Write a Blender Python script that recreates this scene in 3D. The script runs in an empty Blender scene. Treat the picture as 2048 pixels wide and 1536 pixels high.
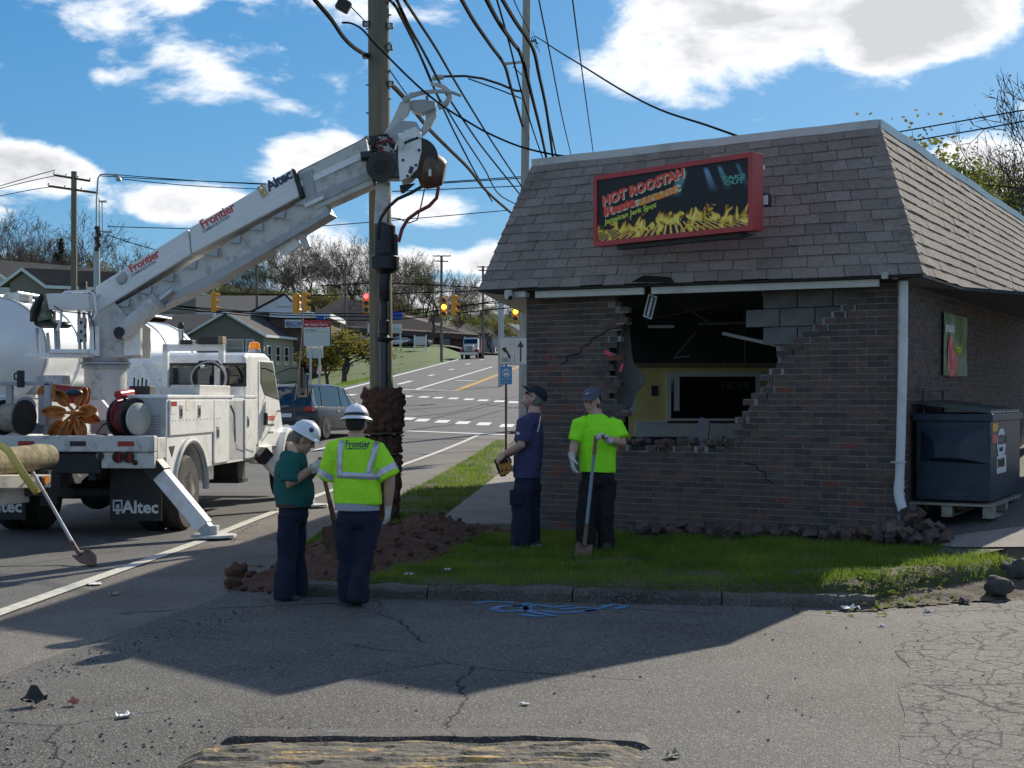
import bpy, bmesh, math, random
from mathutils import Vector, Matrix, noise as mnoise
R_ = math.radians
SC = bpy.context.scene
COL = SC.collection
rng = random.Random(7)

# ------------------------------------------------------------------ camera
F, CX, HZ, H = 2800.0, 1024.0, 795.0, 1.73        # focal length and horizon in photo pixels, eye height in metres
cam = bpy.data.cameras.new('camera'); camo = bpy.data.objects.new('camera', cam); COL.objects.link(camo)
camo.location = (0, 0, H); camo.rotation_euler = (R_(90), 0, 0)
cam.sensor_width = 36.0; cam.lens = 36.0 * F / 2048.0
cam.shift_y = (HZ - 768.0) / 2048.0
cam.clip_start = 0.1; cam.clip_end = 3000.0
SC.camera = camo

# ------------------------------------------------------------------ sun and sky
SUN_AZ, SUN_EL = 30.7, 29.5                        # degrees right of straight ahead (+Y), above the horizon
sl = bpy.data.lights.new('sun', 'SUN'); slo = bpy.data.objects.new('sun', sl); COL.objects.link(slo)
sl.energy = 3.1; sl.angle = R_(0.53); sl.color = (1.0, 0.92, 0.78)
_sd = Vector((math.sin(R_(SUN_AZ)) * math.cos(R_(SUN_EL)), math.cos(R_(SUN_AZ)) * math.cos(R_(SUN_EL)), math.sin(R_(SUN_EL))))
slo.rotation_euler = (-_sd).to_track_quat('-Z', 'Y').to_euler(); slo.location = (8, 12, 20)
W = bpy.data.worlds.new('World'); SC.world = W; W.use_nodes = True
def _world():
    nt = W.node_tree; nt.nodes.clear(); N = nt.nodes.new; L = nt.links.new
    out = N('ShaderNodeOutputWorld'); bg = N('ShaderNodeBackground'); bg.inputs[1].default_value = 0.108
    sky = N('ShaderNodeTexSky'); sky.sky_type = 'NISHITA'; sky.sun_disc = False
    sky.sun_elevation = R_(SUN_EL); sky.sun_rotation = R_(SUN_AZ); sky.air_density = 1.0; sky.dust_density = 0.35; sky.ozone_density = 2.0
    tc = N('ShaderNodeTexCoord')
    def vmath(op, a, b):
        n = N('ShaderNodeVectorMath'); n.operation = op
        for i, s in enumerate((a, b)):
            if s is None: continue
            if isinstance(s, tuple): n.inputs[i].default_value = s
            else: L(s, n.inputs[i])
        return n
    def m(op, a, b=None):
        n = N('ShaderNodeMath'); n.operation = op
        for i, s in enumerate((a, b)):
            if s is None: continue
            if isinstance(s, (int, float)): n.inputs[i].default_value = s
            else: L(s, n.inputs[i])
        return n.outputs[0]
    D = tc.outputs['Generated']
    st = vmath('MULTIPLY', D, (1, 1, 2.1)).outputs[0]
    n1 = N('ShaderNodeTexNoise'); n1.inputs['Scale'].default_value = 9.0; n1.inputs['Detail'].default_value = 9; n1.inputs['Roughness'].default_value = 0.60
    n1.inputs['Distortion'].default_value = 0.25; L(st, n1.inputs['Vector'])
    n2 = N('ShaderNodeTexNoise'); n2.inputs['Scale'].default_value = 3.1; n2.inputs['Detail'].default_value = 3; L(vmath('ADD', st, (5.5, 15.2, 1.4)).outputs[0], n2.inputs['Vector'])
    # cumulus that the photograph shows, as soft lobes in the direction where each one stands; noise breaks up their outlines
    blobs = [(60, 345, 190, 66, 1.0), (330, 405, 230, 56, .95), (640, 330, 170, 75, 1.0), (570, 222, 90, 34, .62), (230, 40, 240, 70, .82), (-40, 110, 90, 60, .6),
             (1480, 60, 330, 120, 1.05), (1820, 55, 270, 120, 1.1), (1740, 165, 150, 40, .6), (830, 430, 170, 60, .8), (985, 520, 120, 55, .9), (1950, 330, 170, 80, 1.0),
             (1040, 15, 150, 34, .6), (1590, 235, 150, 18, .45), (760, 520, 420, 50, .75), (1150, 560, 260, 60, .8), (200, 520, 300, 30, .45), (2250, 200, 220, 80, .9), (-300, 260, 260, 90, .9), (2600, 420, 260, 90, .9)]
    acc = None
    for (px, py, hw, hh, amp) in blobs:
        v = Vector(((px - CX) / F, 1, (HZ - py) / F)).normalized()
        d = vmath('SUBTRACT', D, tuple(v)).outputs[0]
        d = vmath('MULTIPLY', d, (F / hw, F / hw * .6, F / hh)).outputs[0]
        ln = vmath('LENGTH', d, None).outputs['Value']
        mr = N('ShaderNodeMapRange'); mr.interpolation_type = 'SMOOTHSTEP'; L(ln, mr.inputs[0])
        mr.inputs[1].default_value = 0.1; mr.inputs[2].default_value = 1.5; mr.inputs[3].default_value = amp; mr.inputs[4].default_value = 0
        acc = mr.outputs[0] if acc is None else m('MAXIMUM', acc, mr.outputs[0])
    # scattered cumulus over the rest of the sky, cover raised to whiten the fill light
    sc_ = N('ShaderNodeMapRange'); L(n2.outputs['Fac'], sc_.inputs[0]); sc_.inputs[1].default_value = .465; sc_.inputs[2].default_value = .63; sc_.inputs[3].default_value = 0; sc_.inputs[4].default_value = .9
    acc = m('MAXIMUM', acc, sc_.outputs[0])
    dens = m('ADD', m('MULTIPLY', acc, .86), m('MULTIPLY', m('SUBTRACT', n1.outputs['Fac'], .5), 2.1))
    cov = N('ShaderNodeMapRange'); cov.interpolation_type = 'SMOOTHSTEP'; L(dens, cov.inputs[0]); cov.inputs[1].default_value = .36; cov.inputs[2].default_value = .74
    core = N('ShaderNodeValToRGB'); L(dens, core.inputs[0]); e = core.color_ramp.elements
    e[0].position = .36; e[0].color = (6.6, 6.5, 6.35, 1); e[1].position = 1.0; e[1].color = (3.3, 3.3, 3.4, 1)
    k = core.color_ramp.elements.new(.62); k.color = (5.7, 5.7, 5.7, 1)
    mx = N('ShaderNodeMix'); mx.data_type = 'RGBA'; L(m('MULTIPLY', cov.outputs[0], .96), mx.inputs['Factor'])
    hs = N('ShaderNodeHueSaturation'); hs.inputs['Saturation'].default_value = 1.22; cp = vmath('DIVIDE', sky.outputs[0], vmath('ADD', vmath('MULTIPLY', sky.outputs[0], (.13, .13, .13)).outputs[0], (1, 1, 1)).outputs[0]).outputs[0]; L(vmath('MULTIPLY', cp, (.46, .66, .88)).outputs[0], hs.inputs['Color'])   # soft shoulder so the low sky keeps its blue
    L(hs.outputs[0], mx.inputs[6]); L(core.outputs[0], mx.inputs[7]); L(mx.outputs[2], bg.inputs[0]); L(bg.outputs[0], out.inputs[0])
_world()
vs = SC.view_settings; vs.view_transform = 'Standard'; vs.look = 'None'; vs.gamma = 1.0; vs.exposure = 1.0; vs.use_curve_mapping = False
SC.cycles.max_bounces = 6; SC.cycles.transparent_max_bounces = 8; SC.cycles.use_denoising = True

# ------------------------------------------------------------------ pixel to place
def P(x, y, d): return Vector(((x - CX) / F * d, d, H - (y - HZ) / F * d))
def G(x, y, z=0.0): return P(x, y, (H - z) * F / (y - HZ))
def zr(Y):                                         # the road climbs away from the junction
    if Y < 24: return 0.0
    if Y < 51.6: return 8.3e-4 * (Y - 24) ** 2
    if Y < 230: return .632 + (Y - 51.6) * .0458
    return .632 + 178.4 * .0458 + (Y - 230) * .02
def RD(x, y):                                      # pixel on the road surface
    lo, hi = 3.0, 400.0; Yv = lo
    while Yv < hi:
        p = P(x, y, Yv)
        if p.z <= zr(Yv): break
        Yv += .1
    p = P(x, y, Yv); p.z = zr(Yv); return p
def lerp(a, b, t): return a + (b - a) * t
def interp(tab, v):
    if v <= tab[0][0]: return tab[0][1]
    for (a, b), (c, d) in zip(tab, tab[1:]):
        if v <= c: return lerp(b, d, (v - a) / (c - a))
    return tab[-1][1]
def sm(t): t = max(0., min(1., t)); return t * t * (3 - 2 * t)

# ------------------------------------------------------------------ materials
MATS = {}
def mat(name, col, rough=.6, metal=0., var=.0, vscale=6., bump=0., bscale=40., col2=None, spec=.5, coat=0., emit=None, estr=0., alpha=1., trans=0., dirt=None, dscale=2., damt=.5, objvar=0.):
    if name in MATS: return MATS[name]
    M = bpy.data.materials.new(name); M.use_nodes = True; nt = M.node_tree; b = nt.nodes['Principled BSDF']; N = nt.nodes.new; L = nt.links.new
    b.inputs['Roughness'].default_value = rough; b.inputs['Metallic'].default_value = metal
    b.inputs['Specular IOR Level'].default_value = spec; b.inputs['Coat Weight'].default_value = coat
    b.inputs['Base Color'].default_value = (*col, 1); b.inputs['Alpha'].default_value = alpha; b.inputs['Transmission Weight'].default_value = trans
    if emit: b.inputs['Emission Color'].default_value = (*emit, 1); b.inputs['Emission Strength'].default_value = estr
    tc = N('ShaderNodeTexCoord'); out = None
    if var or col2:
        n = N('ShaderNodeTexNoise'); n.inputs['Scale'].default_value = vscale; n.inputs['Detail'].default_value = 8; n.inputs['Roughness'].default_value = .65; L(tc.outputs['Object'], n.inputs['Vector'])
        r = N('ShaderNodeValToRGB'); L(n.outputs['Fac'], r.inputs[0]); c2 = col2 or tuple(c * (1 + var) for c in col)
        c1 = col if col2 else tuple(c * (1 - var) for c in col)
        r.color_ramp.elements[0].position = .32; r.color_ramp.elements[1].position = .68
        r.color_ramp.elements[0].color = (*c1, 1); r.color_ramp.elements[1].color = (*c2, 1); out = r.outputs[0]
    if dirt:
        n = N('ShaderNodeTexNoise'); n.inputs['Scale'].default_value = dscale; n.inputs['Detail'].default_value = 10; n.inputs['Roughness'].default_value = .7; L(tc.outputs['Object'], n.inputs['Vector'])
        r = N('ShaderNodeMapRange'); L(n.outputs['Fac'], r.inputs[0]); r.inputs[1].default_value = .50; r.inputs[2].default_value = .72; r.inputs[4].default_value = damt
        mx = N('ShaderNodeMix'); mx.data_type = 'RGBA'; L(r.outputs[0], mx.inputs[0]); mx.inputs[7].default_value = (*dirt, 1)
        if out: L(out, mx.inputs[6])
        else: mx.inputs[6].default_value = (*col, 1)
        out = mx.outputs[2]
    if objvar:
        oi = N('ShaderNodeObjectInfo'); hs = N('ShaderNodeHueSaturation'); mr = N('ShaderNodeMapRange'); L(oi.outputs['Random'], mr.inputs[0]); mr.inputs[3].default_value = 1 - objvar; mr.inputs[4].default_value = 1 + objvar
        L(mr.outputs[0], hs.inputs['Value'])
        if out: L(out, hs.inputs['Color'])
        else: hs.inputs['Color'].default_value = (*col, 1)
        out = hs.outputs[0]
    if out: L(out, b.inputs['Base Color'])
    if bump:
        n = N('ShaderNodeTexNoise'); n.inputs['Scale'].default_value = bscale; n.inputs['Detail'].default_value = 6; L(tc.outputs['Object'], n.inputs['Vector'])
        bp = N('ShaderNodeBump'); bp.inputs['Strength'].default_value = bump; bp.inputs['Distance'].default_value = .02; L(n.outputs['Fac'], bp.inputs['Height']); L(bp.outputs[0], b.inputs['Normal'])
    MATS[name] = M; return M

# ------------------------------------------------------------------ mesh building
def basis(d):
    d = Vector(d).normalized(); a = Vector((0, 0, 1)) if abs(d.z) < .95 else Vector((1, 0, 0))
    x = a.cross(d).normalized(); return x, d.cross(x)
ROOTM = {}
CLOTH = ('shirt', 'vest', 'trousers')
class MB:
    def __init__(s): s.v = []; s.f = []; s.mi = []
    def add(s, vs, fs, mi=0):
        o = len(s.v); s.v += [Vector(v) for v in vs]; s.f += [tuple(i + o for i in f) for f in fs]; s.mi += [mi] * len(fs); return s
    def box(s, c, sz, rot=None, mi=0):
        hx, hy, hz = sz[0] / 2, sz[1] / 2, sz[2] / 2; c = Vector(c)
        vs = [Vector((x, y, z)) for x in (-hx, hx) for y in (-hy, hy) for z in (-hz, hz)]
        if rot is not None: vs = [rot @ v for v in vs]
        return s.add([v + c for v in vs], [(0, 1, 3, 2), (4, 6, 7, 5), (0, 4, 5, 1), (2, 3, 7, 6), (0, 2, 6, 4), (1, 5, 7, 3)], mi)
    def bx(s, x0, x1, y0, y1, z0, z1, mi=0): return s.box(((x0 + x1) / 2, (y0 + y1) / 2, (z0 + z1) / 2), (abs(x1 - x0), abs(y1 - y0), abs(z1 - z0)), None, mi)
    def hexa(s, p, mi=0):                          # 8 corners: bottom 4 then top 4, same winding
        return s.add(p, [(3, 2, 1, 0), (4, 5, 6, 7), (0, 1, 5, 4), (1, 2, 6, 5), (2, 3, 7, 6), (3, 0, 4, 7)], mi)
    def cyl(s, a, b, r0, r1=None, n=14, caps=True, mi=0):
        r1 = r0 if r1 is None else r1; a = Vector(a); b = Vector(b); x, y = basis(b - a); vs = []
        for c, r in ((a, r0), (b, r1)):
            for i in range(n):
                t = 2 * math.pi * i / n; vs.append(c + x * (math.cos(t) * r) + y * (math.sin(t) * r))
        fs = [(i, (i + 1) % n, n + (i + 1) % n, n + i) for i in range(n)]
        if caps: fs += [tuple(range(n - 1, -1, -1)), tuple(range(n, 2 * n))]
        return s.add(vs, fs, mi)
    def tube(s, pts, r, n=8, mi=0, caps=True):
        pts = [Vector(p) for p in pts]; m = len(pts); rs = r if isinstance(r, (list, tuple)) else [r] * m; vs = []; px = None
        for i, p in enumerate(pts):
            d = (pts[min(i + 1, m - 1)] - pts[max(i - 1, 0)])
            if d.length < 1e-9: d = Vector((0, 0, 1))
            x, y = basis(d)
            if px is not None:
                dn = d.normalized(); q = px - dn * px.dot(dn)
                if q.length > 1e-6: x = q.normalized(); y = dn.cross(x)
            px = x
            for k in range(n):
                t = 2 * math.pi * k / n; vs.append(p + x * (math.cos(t) * rs[i]) + y * (math.sin(t) * rs[i]))
        fs = [(i * n + k, i * n + (k + 1) % n, (i + 1) * n + (k + 1) % n, (i + 1) * n + k) for i in range(m - 1) for k in range(n)]
        if caps: fs += [tuple(range(n - 1, -1, -1)), tuple((m - 1) * n + k for k in range(n))]
        return s.add(vs, fs, mi)
    def prism(s, poly, o, ax, ay, az, t, mi=0):    # polygon in (ax, ay) at o, extruded along az by t
        o = Vector(o); ax = Vector(ax); ay = Vector(ay); az = Vector(az); n = len(poly)
        vs = [o + ax * a + ay * b for a, b in poly] + [o + ax * a + ay * b + az * t for a, b in poly]
        return s.add(vs, [tuple(range(n - 1, -1, -1)), tuple(range(n, 2 * n))] + [(i, (i + 1) % n, n + (i + 1) % n, n + i) for i in range(n)], mi)
    def lathe(s, prof, o, ax=(0, 0, 1), n=20, mi=0):   # prof: (radius, height) along ax
        o = Vector(o); az = Vector(ax).normalized(); x, y = basis(az); vs = []
        for r, h in prof:
            for k in range(n):
                t = 2 * math.pi * k / n; vs.append(o + az * h + x * (math.cos(t) * r) + y * (math.sin(t) * r))
        m = len(prof)
        fs = [(i * n + k, i * n + (k + 1) % n, (i + 1) * n + (k + 1) % n, (i + 1) * n + k) for i in range(m - 1) for k in range(n)]
        return s.add(vs, fs + [tuple(range(n - 1, -1, -1)), tuple((m - 1) * n + k for k in range(n))], mi)
    def loft(s, rings, mi=0, caps=True):           # rings: (centre, a-vector, b-vector), ellipses
        n = 16; vs = []
        for c, a, b in rings:
            c = Vector(c); a = Vector(a); b = Vector(b)
            for k in range(n):
                t = 2 * math.pi * k / n; vs.append(c + a * math.cos(t) + b * math.sin(t))
        m = len(rings)
        fs = [(i * n + k, i * n + (k + 1) % n, (i + 1) * n + (k + 1) % n, (i + 1) * n + k) for i in range(m - 1) for k in range(n)]
        if caps: fs += [tuple(range(n - 1, -1, -1)), tuple((m - 1) * n + k for k in range(n))]
        return s.add(vs, fs, mi)
    def ball(s, c, r, n=12, m=8, mi=0, rot=None):
        r = r if isinstance(r, (tuple, list)) else (r, r, r); c = Vector(c); vs = []
        for i in range(m + 1):
            ph = math.pi * (i / m * .998 + .001)
            for k in range(n):
                t = 2 * math.pi * k / n; v = Vector((r[0] * math.sin(ph) * math.cos(t), r[1] * math.sin(ph) * math.sin(t), r[2] * math.cos(ph)))
                if rot is not None: v = rot @ v
                vs.append(c + v)
        return s.add(vs, [(i * n + k, (i + 1) * n + k, (i + 1) * n + (k + 1) % n, i * n + (k + 1) % n) for i in range(m) for k in range(n)], mi)
    def build(s, name, mats, parent=None, smooth=False, bevel=0., world=False, seg=2, kind=None, label=None, remesh=0., smoothit=0, disp=0., dscale=.1):
        me = bpy.data.meshes.new(name); vs = s.v
        if world and parent is not None:
            r = parent
            while r.parent is not None: r = r.parent
            inv = ROOTM[r.name].inverted(); vs = [inv @ v for v in vs]
        me.from_pydata([tuple(v) for v in vs], [], s.f)
        if not isinstance(mats, (list, tuple)): mats = [mats]
        for m in mats: me.materials.append(m)
        if len(mats) > 1: me.polygons.foreach_set('material_index', s.mi)
        if smooth: me.polygons.foreach_set('use_smooth', [True] * len(me.polygons))
        me.update(); o = bpy.data.objects.new(name, me); COL.objects.link(o)
        if smooth and not remesh:
            md = o.modifiers.new('edges', 'EDGE_SPLIT'); md.split_angle = R_(42)
        if remesh:
            md = o.modifiers.new('skin', 'REMESH'); md.mode = 'VOXEL'; md.voxel_size = remesh; md.use_smooth_shade = True
            if smoothit: md = o.modifiers.new('soft', 'SMOOTH'); md.iterations = smoothit; md.factor = .5
            if disp:
                tx = bpy.data.textures.new(name, 'MARBLE' if name in CLOTH else 'CLOUDS'); tx.noise_scale = dscale; tx.noise_depth = 2
                if name in CLOTH: tx.turbulence = 3.5; tx.noise_scale = dscale * 3
                md = o.modifiers.new('folds', 'DISPLACE'); md.texture = tx; md.strength = disp; md.texture_coords = 'LOCAL'; md.mid_level = .5
        if bevel:
            md = o.modifiers.new('bevel', 'BEVEL'); md.width = bevel; md.segments = seg; md.limit_method = 'ANGLE'; md.angle_limit = R_(40)
        if parent is not None: o.parent = parent
        if kind: o['kind'] = kind
        if label: o['label'] = label
        return o
def T(name, label, cat, loc=(0, 0, 0), rz=0., group=None):
    o = bpy.data.objects.new(name, None); COL.objects.link(o); o.empty_display_size = .2; o.location = loc; o.rotation_euler = (0, 0, rz)
    o['label'] = label; o['category'] = cat
    if group: o['group'] = group
    ROOTM[o.name] = Matrix.Translation(Vector(loc)) @ Matrix.Rotation(rz, 4, 'Z'); return o
def S(o, label, cat, group=None):
    o['label'] = label; o['category'] = cat
    if group: o['group'] = group
    return o
def ST(o): o['kind'] = 'structure'; return o
def centre(o):                                     # put a single-mesh thing's origin at its own base
    me = o.data; n = len(me.vertices); a = sum((v.co for v in me.vertices), Vector()) / n; a.z = min(v.co.z for v in me.vertices)
    me.transform(Matrix.Translation(-a)); o.location = a; return o
def ctree(o, parent=None):
    c = o.copy(); COL.objects.link(c); c.parent = parent
    for ch in list(o.children): ctree(ch, c)
    return c
FONT_CACHE = {}
def text(s, size, M, m, parent, name='lettering', bold=0., ext=.0015, spacing=1., shear=0., align='LEFT', label=None, world=True, fit=None):
    cu = bpy.data.curves.new(name, 'FONT'); cu.body = s; cu.size = size; cu.extrude = ext; cu.offset = bold; cu.space_character = spacing; cu.shear = shear; cu.align_x = align; cu.resolution_u = 2
    to = bpy.data.objects.new(name, cu); COL.objects.link(to); dg = bpy.context.evaluated_depsgraph_get()
    me = bpy.data.meshes.new_from_object(to.evaluated_get(dg)); bpy.data.objects.remove(to); bpy.data.curves.remove(cu)
    if fit:
        w_ = max(v.co.x for v in me.vertices); me.transform(Matrix.Scale(fit / w_, 4, (1, 0, 0)))
    if world:
        r = parent
        while r.parent is not None: r = r.parent
        M = ROOTM[r.name].inverted() @ M
    me.transform(M); me.materials.clear(); me.materials.append(m); me.name = name
    o = bpy.data.objects.new(name, me); COL.objects.link(o); o.parent = parent
    if label: o['label'] = label
    return o
def frame(o, ax, ay):                              # matrix from text plane: x along ax, y along ay
    ax = Vector(ax).normalized(); az = ax.cross(Vector(ay)).normalized(); ay = az.cross(ax); M = Matrix((ax, ay, az)).transposed().to_4x4(); M.translation = Vector(o); return M
WW = dict(world=True); WS = dict(world=True, smooth=True)
# ================================================================== ground, road, pavement
XL = [(-20, -18), (10, -17.5), (30, -16), (60, -13.6), (82, -11.2), (182, -7.6), (300, -3), (420, 6)]
XR = [(-20, -2.9), (11, -2.6), (19, -2.35), (25, -2.1), (34, -1.5), (48, -.2), (60, 2), (85, 5.2), (144, 9.5), (182, 12.5), (300, 22), (420, 34)]
ZL = [(46, .4), (52, .7), (61, 1.4), (100, 2.2), (129, 2.93), (142, 3.1), (170, 5.5), (200, 8.6), (231, 10.4), (300, 13.5), (900, 22)]
def terr(X, Y):
    z = zr(Y); xl = interp(XL, Y); xr = interp(XR, Y)
    zl = interp(ZL, Y); k = sm((xl - X) / 6) if Y > 48 else 0; b = (zl - z) * k
    hill = max(0, -X - 24) * .12 * sm((Y - 55) / 40) + max(0, Y - 235) * .05 * sm((Y - 235) / 60)
    if Y > 85: b += .6 * sm((X - xr) / 8)
    n = mnoise.noise(Vector((X * .05, Y * .05, 0))) * .25 * sm((Y - 60) / 40)
    return z + b + hill + n
def isl(X, Y): return .13 + max(0, X - .2) * .03

def am(name, base, agg, stain, crack=0., patch=None, rough=.85):
    M = bpy.data.materials.new(name); M.use_nodes = True; nt = M.node_tree; b = nt.nodes['Principled BSDF']; N = nt.nodes.new; L = nt.links.new
    tc = N('ShaderNodeTexCoord'); C = tc.outputs['Object']
    def noise(sc, det=6, ro=.6):
        n = N('ShaderNodeTexNoise'); n.inputs['Scale'].default_value = sc; n.inputs['Detail'].default_value = det; n.inputs['Roughness'].default_value = ro; L(C, n.inputs['Vector']); return n.outputs['Fac']
    def mr(v, a, bb, c=0., d=1.):
        n = N('ShaderNodeMapRange'); L(v, n.inputs[0]); n.inputs[1].default_value = a; n.inputs[2].default_value = bb; n.inputs[3].default_value = c; n.inputs[4].default_value = d; return n.outputs[0]
    def mix(f, a, bb, op='MIX'):
        n = N('ShaderNodeMix'); n.data_type = 'RGBA'; n.blend_type = op
        if isinstance(f, float): n.inputs[0].default_value = f
        else: L(f, n.inputs[0])
        for i, s in ((6, a), (7, bb)):
            if isinstance(s, tuple): n.inputs[i].default_value = (*s, 1)
            else: L(s, n.inputs[i])
        return n.outputs[2]
    c = mix(mr(noise(2.3, 8, .7), .35, .7), base, tuple(x * 1.32 for x in base))
    c = mix(mr(noise(.55, 7, .65), .42, .66, 0, .8), c, stain)
    vor = N('ShaderNodeTexVoronoi'); vor.inputs['Scale'].default_value = 95; L(C, vor.inputs['Vector'])
    wn = N('ShaderNodeSeparateColor'); L(vor.outputs['Color'], wn.inputs[0])
    c = mix(mr(wn.outputs[0], .72, .94, 0, .62), c, agg)
    c = mix(mr(wn.outputs[1], .80, .95, 0, .5), c, tuple(x * .28 for x in base))
    h = N('ShaderNodeMath'); h.operation = 'MULTIPLY'; L(vor.outputs['Distance'], h.inputs[0]); h.inputs[1].default_value = .5; hh = h.outputs[0]
    if crack:
        dn = N('ShaderNodeTexNoise'); dn.inputs['Scale'].default_value = 2.2; dn.inputs['Detail'].default_value = 9; dn.inputs['Roughness'].default_value = .65; L(C, dn.inputs['Vector'])
        ad = N('ShaderNodeVectorMath'); ad.operation = 'MULTIPLY_ADD'; L(dn.outputs['Color'], ad.inputs[0]); ad.inputs[1].default_value = (.32, .32, .0); L(C, ad.inputs[2])
        for scl, wdt, lo, hi in ((.42, .0042, .40, .46), (5.5, .030, .38, .46), (2.2, .009, .3, .4)) if crack > 1 else ((.33, .0030, .44, .50),):
            vc = N('ShaderNodeTexVoronoi'); vc.feature = 'DISTANCE_TO_EDGE'; vc.inputs['Scale'].default_value = scl; L(ad.outputs[0], vc.inputs['Vector'])
            lin = mr(vc.outputs['Distance'], wdt * .4, wdt, 1, 0)
            mk = N('ShaderNodeMath'); mk.operation = 'MULTIPLY'; L(lin, mk.inputs[0]); L(mr(noise(.45, 3), lo, hi), mk.inputs[1])
            c = mix(mk.outputs[0], c, (.012, .012, .012))
            sb = N('ShaderNodeMath'); sb.operation = 'SUBTRACT'; L(hh, sb.inputs[0]); L(mk.outputs[0], sb.inputs[1]); hh = sb.outputs[0]
    L(c, b.inputs['Base Color']); b.inputs['Roughness'].default_value = rough; b.inputs['Specular IOR Level'].default_value = .35
    bp = N('ShaderNodeBump'); bp.inputs['Strength'].default_value = .75; bp.inputs['Distance'].default_value = .012; L(hh, bp.inputs['Height']); L(bp.outputs[0], b.inputs['Normal'])
    MATS[name] = M; return M
am('road_asphalt', (.112, .108, .103), (.25, .24, .22), (.082, .078, .073), 0)
am('shoulder_asphalt', (.150, .132, .113), (.33, .30, .27), (.105, .083, .066), 1)
am('lot_asphalt', (.092, .086, .078), (.30, .28, .25), (.056, .052, .047), 1)
am('cracked_asphalt', (.102, .096, .088), (.30, .28, .25), (.068, .064, .058), 2)
am('concrete_walk', (.26, .225, .195), (.40, .37, .33), (.19, .16, .135), 0)
am('kerb_stone', (.105, .096, .08), (.22, .2, .18), (.04, .036, .03), 0)
mat('soil', (.115, .052, .028), .95, var=.45, vscale=9, bump=1, bscale=30)
mat('lawn_soil', (.055, .072, .022), .95, var=.5, vscale=3, bump=.8, bscale=30, col2=(.085, .062, .035))
mat('lawn', (.055, .105, .018), .95, col2=(.095, .125, .032), vscale=.8, bump=.6, bscale=20)
mat('hill_floor', (.07, .075, .03), .95, col2=(.10, .075, .045), vscale=.15)
mat('line_white', (.60, .57, .48), .7, dirt=(.2, .19, .18), dscale=9, damt=.75)
mat('line_white_far', (.72, .71, .68), .7)
mat('line_yellow', (.62, .33, .04), .7)
mat('spray_blue', (.08, .22, .38), .8, dirt=(.085, .08, .075), dscale=34, damt=1.0)

def sheet(name, xs, ys, zf, m, fx=None):
    mb = MB(); nx = len(xs)
    vs = []
    for y in ys:
        for x in xs:
            X = fx(x, y) if fx else x; vs.append((X, y, zf(X, y)))
    fs = [(j * nx + i, j * nx + i + 1, (j + 1) * nx + i + 1, (j + 1) * nx + i) for j in range(len(ys) - 1) for i in range(nx - 1)]
    return ST(mb.add(vs, fs).build(name, m, smooth=True))
def span(a, b, n): return [a + (b - a) * i / n for i in range(n + 1)]
ys = span(-60, 45, 21) + span(48, 120, 36) + span(125, 330, 42) + span(350, 900, 12)
xs = span(-500, -100, 10) + span(-90, -30, 16) + span(-28, 30, 40) + span(35, 100, 14) + span(130, 500, 8)
def gz(X, Y):
    d = -.06
    if interp(XL, Y) - .3 < X < interp(XR, Y) + .3 and Y > 45: d = -.5
    if Y < 47: return -.06 + (zr(Y) if Y > 24 else 0) + (terr(X, Y) - zr(Y) if Y > 45 else 0)
    return terr(X, Y) + d
sheet('ground', xs, ys, gz, MATS['lawn'])
# the carriageway: u in 0..1 from its left edge to its right edge
def roadx(u, y): return lerp(interp(XL, y), interp(XR, y), u)
sheet('road', span(0, 1, 8), span(-20, 54, 74) + span(56, 300, 122), lambda X, Y: zr(Y), MATS['road_asphalt'], roadx)
# cross street leaving to the right behind the restaurant
sheet('side_street', span(-1, 60, 30), span(49, 78, 29), lambda X, Y: zr(Y) + .004, MATS['road_asphalt'], lambda x, y: interp(XR, y) + x - .2 if x < 0 else interp(XR, y) + x)
# shoulder strip beside the edge line, dusty
EL = [(9, -4.2), (11.2, -4.1), (19.45, -3.64), (25.4, -3.37), (34.1, -2.6), (48.5, -1.12)]
sheet('shoulder', span(0, 1, 4), span(4, 48, 60), lambda X, Y: zr(Y) + .005, MATS['shoulder_asphalt'], lambda u, y: lerp(interp(EL, y) + .12, interp(XR, y) + .6, u) - (max(0, 9 - y) * .25))
# the driveway the camera stands on
def lotx(u, y): return lerp(-3.75 + (y - 5.6) * .19, 26, u ** 1.6)
sheet('parking_lot', span(0, 1, 30), span(-8, 13.2, 42), lambda X, Y: .010 + max(0, X - 4.2) * .03 * sm((Y - 9) / 4), MATS['lot_asphalt'], lotx)
# badly crazed paving on the right
def crz(u, y): return lerp(interp([(5.5, 1.35), (6.4, 1.75), (8, 2.25), (9.6, 2.65), (11, 3.2), (12.4, 3.7)], y) + .12 * mnoise.noise(Vector((y * 1.3, 0, 0))), 12, u)
sheet('cracked_paving', span(0, 1, 20), span(4.6, 12.4, 40), lambda X, Y: .0145 + max(0, X - 4.2) * .03 * sm((Y - 9) / 4), MATS['cracked_asphalt'], crz)
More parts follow.
